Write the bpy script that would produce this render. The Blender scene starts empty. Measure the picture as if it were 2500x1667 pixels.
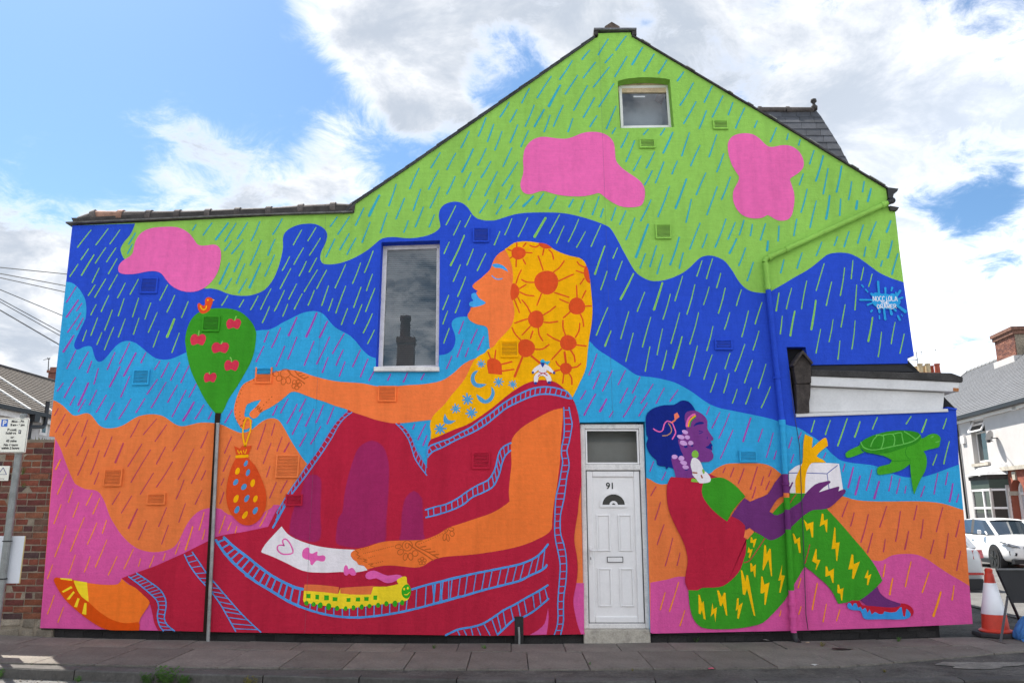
import bpy, bmesh, math, random
from mathutils import Vector, Matrix
random.seed(7)
R = math.radians
sc = bpy.context.scene
C = sc.collection

# ------------------------------------------------------------------ camera
CAM = Vector((0.0, -9.6, 1.5)); PITCH = R(12.2); FPX = 1913.0
cam = bpy.data.objects.new('camera', bpy.data.cameras.new('camera'))
C.objects.link(cam); cam.location = CAM; cam.rotation_euler = (R(90) + PITCH, 0, 0)
cam.data.sensor_width = 36.0; cam.data.lens = FPX / 2500 * 36; cam.data.clip_end = 3000; cam.data.clip_start = 0.1
sc.camera = cam
def ray(px, py):
    x = (px - 1250) / FPX; y = -(py - 833.5) / FPX
    return Vector((x, math.cos(PITCH) - y * math.sin(PITCH), math.sin(PITCH) + y * math.cos(PITCH)))
def at(px, py, Y=0.0):                       # point of the photograph on the vertical plane y = Y
    d = ray(px, py); return CAM + d * ((Y - CAM.y) / d.y)

# ------------------------------------------------------------------ sky, sun, exposure
SUN_EL, SUN_AZ = R(56), R(-40)               # azimuth from +Y towards +X: behind the house, from the left
sunv = Vector((math.sin(SUN_AZ) * math.cos(SUN_EL), math.cos(SUN_AZ) * math.cos(SUN_EL), math.sin(SUN_EL)))
sl = bpy.data.lights.new('sun', 'SUN'); sl.energy = 4.2; sl.angle = R(0.53); sl.color = (1.0, 0.95, 0.87)
so = bpy.data.objects.new('sun', sl); C.objects.link(so); so.rotation_euler = (-sunv).to_track_quat('-Z', 'Y').to_euler()
world = bpy.data.worlds.new('World'); sc.world = world; world.use_nodes = True
wn, wl = world.node_tree.nodes, world.node_tree.links
wn.clear()
def wnode(t, **k):
    n = wn.new(t)
    for a, b in k.items(): setattr(n, a, b)
    return n
def wmath(op, a, b=None, c=None, clamp=False):
    n = wnode('ShaderNodeMath', operation=op, use_clamp=clamp)
    for i, v in enumerate((a, b, c)):
        if v is None: continue
        if isinstance(v, (int, float)): n.inputs[i].default_value = v
        else: wl.new(v, n.inputs[i])
    return n.outputs[0]
def wvec(op, a, b=None, s=None):
    n = wnode('ShaderNodeVectorMath', operation=op)
    for i, v in enumerate((a, b)):
        if v is None: continue
        if isinstance(v, (tuple, list, Vector)): n.inputs[i].default_value = v
        else: wl.new(v, n.inputs[i])
    if s is not None:
        if isinstance(s, (int, float)): n.inputs['Scale'].default_value = s
        else: wl.new(s, n.inputs['Scale'])
    return n.outputs['Value'] if op == 'DOT_PRODUCT' else n.outputs[0]
def smooth(v, a, b, lo=0.0, hi=1.0):
    n = wnode('ShaderNodeMapRange', interpolation_type='SMOOTHSTEP')
    wl.new(v, n.inputs[0])
    for i, q in enumerate((a, b, lo, hi)): n.inputs[i + 1].default_value = q
    return n.outputs[0]
def wnoise(vec, scale, detail, rough, dist=0.0):
    n = wnode('ShaderNodeTexNoise'); n.inputs['Scale'].default_value = scale; n.inputs['Detail'].default_value = detail
    n.inputs['Roughness'].default_value = rough; n.inputs['Distortion'].default_value = dist; wl.new(vec, n.inputs['Vector'])
    return n.outputs[0]
SKY = 0.15; EXPO = 1.35
sky = wnode('ShaderNodeTexSky', sky_type='NISHITA', sun_disc=False, sun_elevation=SUN_EL, sun_rotation=SUN_AZ % (2 * math.pi))
sky.air_density = 1.0; sky.dust_density = 0.6; sky.ozone_density = 1.0
gen = wnode('ShaderNodeTexCoord').outputs['Generated']
dirn = wvec('NORMALIZE', gen)
sep = wnode('ShaderNodeSeparateXYZ'); wl.new(dirn, sep.inputs[0])
zc = wmath('MAXIMUM', sep.outputs[2], 0.0)
flat = wvec('SCALE', dirn, s=wmath('DIVIDE', 1.0, wmath('ADD', zc, 0.30)))
big = wnoise(flat, 2.4, 5.0, 0.56, 0.3)
fine = wnoise(wvec('ADD', flat, (3.1, 7.7, 0.4)), 9.5, 7.0, 0.70, 0.45)
shape = wmath('ADD', wmath('MULTIPLY', big, 0.50), wmath('MULTIPLY', fine, 0.66))
# cloud masses and blue gaps where the photograph has them; elsewhere broken cloud, made denser out of view
BLOBS = [(720, 10, 5, .08), (880, 60, 7, .16), (1080, 80, 8, .18), (960, 200, 6, .14), (1130, 260, 6, .14), (1330, 60, 7, .12), (1560, 60, 9, .16), (1900, 140, 11, .18), (2250, 120, 10, .16), (2080, 260, 7, .1),
         (2120, 430, 10, .2), (2300, 720, 11, .2), (2480, 330, 6, .14), (450, 440, 8, .12), (640, 430, 8, .13), (300, 380, 6, .06), (380, 240, 5, .09), (740, 370, 5, .07), (560, 330, 4, .05), (20, 560, 9, .2), (100, 700, 8, .2), (60, 880, 9, .14), (830, 450, 5, .12), (100, 260, 3, .08),
         (300, 60, 13, -.16), (60, 360, 9, -.16), (620, 160, 7, -.15), (790, 290, 5, -.12), (1230, 165, 4, -.24), (1030, 350, 4, -.10), (200, 470, 4, -.08), (2330, 430, 5, -.26), (2420, 560, 4, -.14), (2060, 90, 3, -.14)]
bias = None
for px, py, rad, wgt in BLOBS:
    d = ray(px, py).normalized()
    v = smooth(wvec('DOT_PRODUCT', dirn, d), math.cos(R(rad)), math.cos(R(rad * 0.18)), 0.0, wgt)
    bias = v if bias is None else wmath('ADD', bias, v)
clear = smooth(wvec('DOT_PRODUCT', dirn, ray(900, 500).normalized()), math.cos(R(75)), math.cos(R(30)), 0.13, 0.0)   # extra cloud added outside the view to brighten the painted wall
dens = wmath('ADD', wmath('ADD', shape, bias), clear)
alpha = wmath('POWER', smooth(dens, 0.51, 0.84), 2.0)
thick = smooth(dens, 0.62, 0.86)
lump = wnoise(wvec('ADD', flat, (1.3, 2.1, 5.0)), 4.0, 7.0, 0.64, 0.3)
grey = wmath('MULTIPLY', thick, wmath('POWER', smooth(lump, 0.30, 0.62), 0.45))
def wmix(f, a, b):
    n = wnode('ShaderNodeMix', data_type='RGBA')
    wl.new(f, n.inputs[0])
    for i, v in ((6, a), (7, b)):
        if isinstance(v, tuple): n.inputs[i].default_value = v
        else: wl.new(v, n.inputs[i])
    return n.outputs[2]
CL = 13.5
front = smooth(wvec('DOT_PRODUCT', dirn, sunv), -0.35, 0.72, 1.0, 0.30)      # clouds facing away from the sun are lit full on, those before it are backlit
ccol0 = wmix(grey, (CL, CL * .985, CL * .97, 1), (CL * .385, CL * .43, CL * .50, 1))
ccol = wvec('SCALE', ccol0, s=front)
tint = wnode('ShaderNodeMix', data_type='RGBA', blend_type='MULTIPLY'); tint.inputs[0].default_value = 1.0
wl.new(sky.outputs[0], tint.inputs[6]); tint.inputs[7].default_value = (.292, .384, .44, 1)
skyc = tint.outputs[2]
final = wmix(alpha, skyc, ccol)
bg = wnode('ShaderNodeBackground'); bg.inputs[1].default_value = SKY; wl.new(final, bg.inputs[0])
wo = wnode('ShaderNodeOutputWorld'); wl.new(bg.outputs[0], wo.inputs[0])
world.cycles.sampling_method = 'MANUAL'; world.cycles.sample_map_resolution = 512
vs = sc.view_settings
vs.view_transform = 'Standard'; vs.look = 'None'; vs.exposure = EXPO; vs.gamma = 1.0; vs.use_curve_mapping = False
try:
    sc.cycles.use_denoising = True
    sc.cycles.max_bounces = 6; sc.cycles.diffuse_bounces = 3; sc.cycles.glossy_bounces = 3; sc.cycles.transparent_max_bounces = 8
    sc.cycles.use_adaptive_sampling = True; sc.cycles.adaptive_threshold = 0.02
except Exception: pass

# ------------------------------------------------------------------ helpers
def lin(c): return tuple(((v / 255) / 12.92 if v / 255 <= .04045 else ((v / 255 + .055) / 1.055) ** 2.4) for v in c)
MATS = {}
def material(name, col, rough=.8, var=.06, vscale=6.0, bump=0.0, bscale=80.0, bdist=.004, metal=0.0, spec=.3, rnd=0.0, dirt=0.0, rampcols=None, coat=0.0, streak=0.0, spots=0.0):
    if name in MATS: return MATS[name]
    m = bpy.data.materials.new(name); m.use_nodes = True
    nt = m.node_tree; N, L = nt.nodes, nt.links
    b = N['Principled BSDF']; b.inputs['Roughness'].default_value = rough; b.inputs['Metallic'].default_value = metal
    b.inputs['Specular IOR Level'].default_value = spec; b.inputs['Coat Weight'].default_value = coat
    tc = N.new('ShaderNodeTexCoord'); src = tc.outputs['Object']
    def noise(scale, detail=4, r=.6, vec=None):
        n = N.new('ShaderNodeTexNoise'); n.inputs['Scale'].default_value = scale; n.inputs['Detail'].default_value = detail
        n.inputs['Roughness'].default_value = r; L.new(vec or src, n.inputs['Vector']); return n.outputs[0]
    def mr(v, a, b_, lo, hi):
        n = N.new('ShaderNodeMapRange'); L.new(v, n.inputs[0])
        for i, q in enumerate((a, b_, lo, hi)): n.inputs[i + 1].default_value = q
        return n.outputs[0]
    def mul(c, f):
        n = N.new('ShaderNodeVectorMath'); n.operation = 'SCALE'; L.new(c, n.inputs[0]); L.new(f, n.inputs['Scale']); return n.outputs[0]
    if rampcols:
        oi = N.new('ShaderNodeObjectInfo'); cr = N.new('ShaderNodeValToRGB'); cr.color_ramp.interpolation = 'CONSTANT'
        el = cr.color_ramp.elements
        while len(el) < len(rampcols): el.new(0.5)
        for i, q in enumerate(rampcols): el[i].position = i / len(rampcols); el[i].color = (*q, 1)
        L.new(oi.outputs['Random'], cr.inputs[0]); c = cr.outputs[0]
    else:
        rg = N.new('ShaderNodeRGB'); rg.outputs[0].default_value = (*col, 1); c = rg.outputs[0]
    if rnd:
        oi = N.new('ShaderNodeObjectInfo'); c = mul(c, mr(oi.outputs['Random'], 0, 1, 1 - rnd, 1 + rnd))
    if var: c = mul(c, mr(noise(vscale), .3, .7, 1 - var, 1 + var))
    if var: c = mul(c, mr(noise(vscale * 14, 2), .3, .7, 1 - var * .7, 1 + var * .7))
    if streak:
        mp = N.new('ShaderNodeMapping'); mp.inputs['Scale'].default_value = (3.0, 3.0, .35); L.new(src, mp.inputs[0])
        c = mul(c, mr(noise(2.2, 4, .6, mp.outputs[0]), .45, .75, 1.0, 1 - streak))
        mp2 = N.new('ShaderNodeMapping'); mp2.inputs['Scale'].default_value = (2.0, 2.0, 26.0); L.new(src, mp2.inputs[0])
        c = mul(c, mr(noise(1.6, 3, .65, mp2.outputs[0]), .3, .7, 1 - streak * .3, 1 + streak * .3))
    if dirt:
        d = mr(noise(vscale * 2.2, 5, .7), .52, .72, 0.0, dirt)
        mx = N.new('ShaderNodeMix'); mx.data_type = 'RGBA'; L.new(d, mx.inputs[0]); L.new(c, mx.inputs[6]); mx.inputs[7].default_value = (.03, .027, .022, 1); c = mx.outputs[2]
    if spots:      # trodden-in gum and oil spots
        vo = N.new('ShaderNodeTexVoronoi'); vo.inputs['Scale'].default_value = 4.5; L.new(tc.outputs['Object'], vo.inputs['Vector'])
        vo2 = N.new('ShaderNodeTexVoronoi'); vo2.inputs['Scale'].default_value = 11.0; L.new(tc.outputs['Object'], vo2.inputs['Vector'])
        c = mul(c, mr(vo.outputs[0], .07, .13, 1 - spots, 1.0)); c = mul(c, mr(vo2.outputs[0], .06, .11, 1 + spots * .9, 1.0))
    L.new(c, b.inputs['Base Color'])
    if bump:
        bp = N.new('ShaderNodeBump'); bp.inputs['Strength'].default_value = bump; bp.inputs['Distance'].default_value = bdist
        ad = N.new('ShaderNodeMath'); ad.operation = 'ADD'; L.new(noise(bscale, 2, .65), ad.inputs[0]); L.new(noise(bscale * .12, 2), ad.inputs[1])
        L.new(ad.outputs[0], bp.inputs['Height']); L.new(bp.outputs[0], b.inputs['Normal'])
    MATS[name] = m; return m
def glass(name, tint=(.02, .025, .03), refl=.16, dark=False):
    if name in MATS: return MATS[name]
    m = bpy.data.materials.new(name); m.use_nodes = True; N, L = m.node_tree.nodes, m.node_tree.links; N.clear()
    o = N.new('ShaderNodeOutputMaterial'); g = N.new('ShaderNodeBsdfGlossy'); g.inputs['Roughness'].default_value = .012; g.inputs['Color'].default_value = (.95, .97, 1, 1)
    fr = N.new('ShaderNodeFresnel'); fr.inputs[0].default_value = 1.5
    ad = N.new('ShaderNodeMath'); ad.operation = 'ADD'; ad.use_clamp = True; ad.inputs[1].default_value = refl; L.new(fr.outputs[0], ad.inputs[0])
    if dark: t = N.new('ShaderNodeBsdfDiffuse'); t.inputs[0].default_value = (*tint, 1)
    else: t = N.new('ShaderNodeBsdfTransparent'); t.inputs[0].default_value = (.8, .84, .85, 1)
    mx = N.new('ShaderNodeMixShader'); L.new(ad.outputs[0], mx.inputs[0]); L.new(t.outputs[0], mx.inputs[1]); L.new(g.outputs[0], mx.inputs[2]); L.new(mx.outputs[0], o.inputs[0])
    MATS[name] = m; return m

class MB:
    def __init__(s): s.v = []; s.f = []; s.m = []
    def add(s, vs, fs, mi=0):
        o = len(s.v); s.v += [tuple(p) for p in vs]
        for f in fs: s.f.append(tuple(i + o for i in f)); s.m.append(mi)
        return s
    def box(s, x0, y0, z0, x1, y1, z1, mi=0, M=None):
        vs = [Vector(p) for p in ((x0,y0,z0),(x1,y0,z0),(x1,y1,z0),(x0,y1,z0),(x0,y0,z1),(x1,y0,z1),(x1,y1,z1),(x0,y1,z1))]
        if M: vs = [M @ p for p in vs]
        return s.add(vs, [(0,3,2,1),(4,5,6,7),(0,1,5,4),(1,2,6,5),(2,3,7,6),(3,0,4,7)], mi)
    def bar(s, a, b, w, h, mi=0, up=Vector((0, 0, 1))):   # rectangular bar from a to b
        a, b = Vector(a), Vector(b); d = (b - a).normalized(); sd = d.cross(up)
        if sd.length < 1e-4: sd = d.cross(Vector((1, 0, 0)))
        sd.normalize(); u = sd.cross(d)
        vs = [p + sd * i * w / 2 + u * j * h / 2 for p in (a, b) for i, j in ((-1,-1),(1,-1),(1,1),(-1,1))]
        return s.add(vs, [(0,1,2,3),(7,6,5,4),(0,4,5,1),(1,5,6,2),(2,6,7,3),(3,7,4,0)], mi)
    def tube(s, path, r, n=10, mi=0, caps=True):
        P = [Vector(p) for p in path]; rr = r if isinstance(r, (list, tuple)) else [r] * len(P); rings = []; prev = None
        for i, p in enumerate(P):
            d = (P[min(i + 1, len(P) - 1)] - P[max(i - 1, 0)]).normalized()
            if prev is None: prev = d.cross(Vector((0, 0, 1))) if abs(d.z) < .95 else d.cross(Vector((1, 0, 0)))
            sd = (prev - d * prev.dot(d)).normalized(); prev = sd; u = d.cross(sd)
            rings.append([p + (sd * math.cos(2*math.pi*k/n) + u * math.sin(2*math.pi*k/n)) * rr[i] for k in range(n)])
        vs = [q for g in rings for q in g]
        fs = [(i*n+k, i*n+(k+1) % n, (i+1)*n+(k+1) % n, (i+1)*n+k) for i in range(len(P)-1) for k in range(n)]
        if caps: fs += [tuple(reversed(range(n))), tuple((len(P)-1)*n+k for k in range(n))]
        return s.add(vs, fs, mi)
    def prism(s, poly, d, mi=0):                          # 3-D polygon extruded by vector d
        n = len(poly); P = [Vector(p) for p in poly]; d = Vector(d)
        return s.add(P + [p + d for p in P], [tuple(range(n)), tuple(reversed(range(n, 2*n)))] + [(i, n+i, n+(i+1) % n, (i+1) % n) for i in range(n)], mi)
    def lathe(s, c, prof, n=24, mi=0):
        c = Vector(c); vs = [c + Vector((r*math.cos(2*math.pi*k/n), r*math.sin(2*math.pi*k/n), z)) for r, z in prof for k in range(n)]
        return s.add(vs, [(i*n+k, i*n+(k+1) % n, (i+1)*n+(k+1) % n, (i+1)*n+k) for i in range(len(prof)-1) for k in range(n)], mi)
    def mesh(s, name, mats, smooth=False, fix=True):
        me = bpy.data.meshes.new(name); me.from_pydata(s.v, [], s.f)
        for m in (mats if isinstance(mats, (list, tuple)) else [mats]): me.materials.append(m)
        me.polygons.foreach_set('material_index', s.m)
        if fix:
            bm = bmesh.new(); bm.from_mesh(me); bmesh.ops.recalc_face_normals(bm, faces=bm.faces); bm.to_mesh(me); bm.free()
        if smooth:
            me.polygons.foreach_set('use_smooth', [True] * len(me.polygons))
            if smooth is not True:
                try: me.set_sharp_from_angle(angle=R(smooth))
                except Exception: pass
        me.update(); return me
def link(name, data, parent=None, loc=None, rot=None):
    o = bpy.data.objects.new(name, data); C.objects.link(o)
    if loc is not None: o.location = loc
    if rot is not None: o.rotation_euler = rot
    if parent is not None:
        o.parent = parent
        if parent.type == 'EMPTY': o.matrix_parent_inverse = Matrix.Translation(parent.location).inverted()
    return o
def part(name, mb, mats, parent=None, smooth=False, fix=True): return link(name, mb.mesh(name, mats, smooth, fix), parent)
def tag(o, label, cat, group=None):
    o['label'] = label; o['category'] = cat
    if group: o['group'] = group
    return o
def thing(name, label, cat, loc=(0, 0, 0), group=None):
    o = bpy.data.objects.new(name, None); C.objects.link(o); o.location = loc; o.empty_display_size = .2
    return tag(o, label, cat, group)
def structure(o): o['kind'] = 'structure'; return o
def bevel(o, w, seg=2):
    m = o.modifiers.new('bevel', 'BEVEL'); m.width = w; m.segments = seg; m.limit_method = 'ANGLE'; return o
def text_mesh(body, size, name='lettering', align='CENTER', bold=0.0, spacing=1.0):
    cu = bpy.data.curves.new(name, 'FONT'); cu.body = body; cu.size = size; cu.align_x = align; cu.offset = bold; cu.space_character = spacing; cu.fill_mode = 'FRONT'
    o = bpy.data.objects.new(name, cu); C.objects.link(o); dg = bpy.context.evaluated_depsgraph_get()
    me = bpy.data.meshes.new_from_object(o.evaluated_get(dg)); bpy.data.objects.remove(o); bpy.data.curves.remove(cu); me.name = name; return me
def lettering(body, size, loc, mat, parent, align='CENTER', bold=0.0, spacing=1.0):   # stands upright, facing -Y
    me = text_mesh(body, size, 'lettering', align, bold, spacing); me.materials.clear(); me.materials.append(mat)
    me.transform(Matrix.Translation(Vector(loc)) @ Matrix.Rotation(R(90), 4, 'X')); return link('lettering', me, parent)
def zg(x, y): return 0.0026 * min(x * x, 49.0) - 0.02 * min(max(0.0, y - 2.0), 25.0)     # lie of the pavement
# ------------------------------------------------------------------ ground, road, pavement, kerb
asphalt = material('asphalt', (.125, .121, .116), .9, .22, 1.2, .9, 120, .006, dirt=.35)
asphalt_old = material('patched_asphalt', (.095, .088, .078), .95, .4, 2.5, 1.0, 60, .014, dirt=.6, spots=.5)
slabm = material('concrete_slab', (.175, .157, .134), .92, .22, 3.0, .8, 140, .004, rnd=.2, dirt=.4, spots=.4)
kerbm = material('kerb_concrete', (.088, .082, .075), .9, .2, 3.0, .8, 110, .004, rnd=.15, dirt=.5, spots=.3)
def axis(lo, hi, fine0, fine1, step, coarse):
    a = []; x = lo
    while x < hi:
        a.append(x); x += step if fine0 <= x < fine1 else coarse
    a.append(hi); return a
mb = MB(); xs = [-600, -300, -150, -80, -40] + axis(-24, 30, -14, 26, 1.0, 4) + [40, 80, 150, 300, 600]; ys = [-600, -300, -150, -80, -40] + axis(-24, 40, -12, 32, 1.0, 4) + [80, 150, 300, 900]
for y in ys:
    for x in xs: mb.v.append((x, y, zg(x, y) - .095))
n = len(xs)
for j in range(len(ys) - 1):
    for i in range(n - 1): mb.f.append((j*n+i, j*n+i+1, (j+1)*n+i+1, (j+1)*n+i)); mb.m.append(0)
structure(part('road', mb, asphalt))
OUTL = [(-30, -.3), (-14, -1.09), (-9, -1.36), (-5.5, -1.56), (-3, -1.69), (0, -1.86), (3, -2.03), (4.8, -2.12), (5.7, -1.98), (6.25, -1.55), (6.5, -.9), (6.58, 0), (6.66, 1), (6.78, 2), (7.85, 10), (10.4, 30)]
INNL = [(-30, .4), (-14, .4), (-9, .4), (-5.5, .4), (-3, .4), (0, .4), (3, .4), (4.8, .4), (5.0, .4), (5.1, .45), (5.2, .5), (5.2, .6), (5.2, 1), (5.2, 2), (6.2, 10), (8.6, 30)]
def resample(A, step):
    P = []; tot = 0.0
    for i in range(len(A) - 1):
        k = max(1, int(math.dist(A[i], A[i+1]) / step))
        for j in range(k): P.append((i, j / k))
    P.append((len(A) - 2, 1.0)); return P
def lerp2(A, i, t): return (A[i][0] + (A[i+1][0] - A[i][0]) * t, A[i][1] + (A[i+1][1] - A[i][1]) * t)
mb = MB(); prm = resample(OUTL, .45); K = 7
for i, t in prm:
    a = lerp2(OUTL, i, t); b = lerp2(INNL, i, t)
    for k in range(K + 1):
        u = k / K; x = a[0] + (b[0] - a[0]) * u; y = a[1] + (b[1] - a[1]) * u; mb.v.append((x, y, zg(x, y) - .012))
for i in range(len(prm) - 1):
    for k in range(K): mb.f.append((i*(K+1)+k, i*(K+1)+k+1, (i+1)*(K+1)+k+1, (i+1)*(K+1)+k)); mb.m.append(0)
pavement = structure(part('pavement', mb, asphalt_old))
def slab(x0, x1, ya0, ya1, yb0, yb1):          # front edge y at x0, x1; back edge y at x0, x1
    g = .003 + random.random() * .003; dz = random.uniform(-.004, .004); tx = random.uniform(-.003, .003)
    mb = MB(); c = [(x0 + g, ya0 + g), (x1 - g, ya1 + g), (x1 - g, yb1 - g), (x0 + g, yb0 - g)]
    top = [Vector((x, y, zg(x, y) + .004 + dz + tx * (1 if i in (1, 2) else -1))) for i, (x, y) in enumerate(c)]
    cx = sum((p for p in top), Vector()) / 4
    o = link('paving_slab', None if False else (lambda m: m)(mb.prism([p - cx for p in top], (0, 0, -.05)).mesh('paving_slab', slabm)), pavement, loc=cx)
    bevel(o, .003, 1); return o
def yfront(x): return -1.50 + .0 * x if x < 3.2 else -1.50 + min(.62, (x - 3.2) * .27)
x = -9.0
while x < 6.2:
    w = random.choice((.6, .6, .6, .61, .59)); s = .10 if x > -2.2 else .22      # joints lean a little
    if x + w < 6.35: slab(x, x + w, -.535, -.535, .0, .0)
    xf = x + .17
    if x + w < 6.0 and not (5.0 < x < 5.5): slab(xf, xf + w, yfront(xf), yfront(xf + w), -.54, -.54)
    x += w
# kerb stones follow the pavement's outer edge
kerb = structure(link('kerb', None)); kerb.empty_display_size = .1
pl = [lerp2(OUTL, i, t) for i, t in resample(OUTL[1:], .12)] if False else None
kp = [lerp2(OUTL[1:], i, t) for i, t in resample(OUTL[1:], .1)]
def nrm(a, b): d = Vector((b[0]-a[0], b[1]-a[1])); d.normalize(); return Vector((d.y, -d.x))
i0 = 0
while i0 < len(kp) - 12:
    i1 = i0 + 9; seg = kp[i0:i1 + 1:3]; mb = MB()
    for j, p in enumerate(seg):
        q = kp[min(i0 + j*3 + 1, len(kp)-1)]; nn = nrm(p, q); z = zg(*p) + random.uniform(-.002, .002)
        d = Vector((q[0]-p[0], q[1]-p[1])).normalized() * (.006 if j == 0 else (-.006 if j == 3 else 0))
        for off, zz in ((-.01, -.13), (-.01, .002), (.115, .0), (.125, -.012), (.128, -.12)):
            mb.v.append((p[0] + d.x + nn.x*off, p[1] + d.y + nn.y*off, z + zz))
    m = 5
    for j in range(3):
        for k in range(4): mb.f.append((j*m+k, j*m+k+1, (j+1)*m+k+1, (j+1)*m+k)); mb.m.append(0)
    mb.f += [tuple(range(5)), tuple(15 + k for k in range(5))]; mb.m += [0, 0]
    part('kerb_stone', mb, kerbm, kerb); i0 = i1
    if kp[i0][1] > 14: break
# pale worn patch of mortar on the corner, and an old iron gully by the kerb
mb = MB(); pts = []
for k in range(18):
    a = 2*math.pi*k/18; r = 1 + .25*math.sin(3*a+1) + .1*math.sin(7*a); x = 4.55 + .42*r*math.cos(a); y = -1.52 + .17*r*math.sin(a); pts.append((x, y, zg(x, y) - .006))
mb.add(pts, [tuple(range(18))])
link('mortar_patch', mb.mesh('mortar_patch', material('mortar_patch', (.2, .185, .16), .95, .3, 6, .9, 60, .006, dirt=.5)), pavement)
# ------------------------------------------------------------------ the painted house
PAINT = dict(lime=(134, 186, 86), dblue=(43, 76, 192), cyan=(52, 156, 207), oband=(216, 118, 66), oband2=(226, 126, 72), pband=(200, 84, 150), cloud=(218, 102, 168),
    teal=(56, 158, 178), leaf=(126, 186, 90), mauve=(148, 74, 170), rust=(176, 66, 92), amber=(236, 148, 44), tgreen=(58, 143, 40), apple=(196, 54, 78), dstrip=(46, 38, 34),
    skin=(230, 120, 66), skin2=(226, 116, 56), lip=(66, 156, 220), henna=(172, 88, 42), scarf=(246, 182, 14), sun=(208, 80, 40), moon=(78, 152, 200), dress=(172, 38, 62), dressr=(178, 36, 54),
    plum=(150, 42, 92), plum2=(161, 40, 77), paper=(219, 218, 224), pinkm=(216, 96, 168), rail=(76, 144, 210), tyellow=(238, 214, 48), troof=(214, 112, 66), tgreen2=(52, 160, 38), foot=(230, 116, 44),
    shoe=(204, 78, 22), bag=(201, 74, 36), spotb=(76, 140, 190), navyb=(42, 66, 150), cyan2=(50, 165, 205), hair=(26, 42, 124), purple=(114, 58, 130), purpled=(102, 50, 110), coral=(222, 118, 92),
    tan=(176, 132, 96), lilac=(190, 150, 206), limeh=(124, 178, 70), brown=(150, 78, 50), turt=(68, 156, 42), turd=(50, 134, 38), turl=(98, 180, 82), splat=(46, 152, 214), white=(222, 224, 232), lipb=(56, 140, 208), bolt=(234, 184, 20))
GAIN = (0.84, 0.90, 0.94)
def paint(n):
    c = [max(.004, v / g - .003) for v, g in zip(lin(PAINT[n]), GAIN)]
    k = min(1.0, .94 / max(c)); c = [v * k for v in c]
    return material('paint_' + n, tuple(c), .88, .06, 1.1, .8, 42, .006, spec=.08, streak=.14, dirt=.06)
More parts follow.
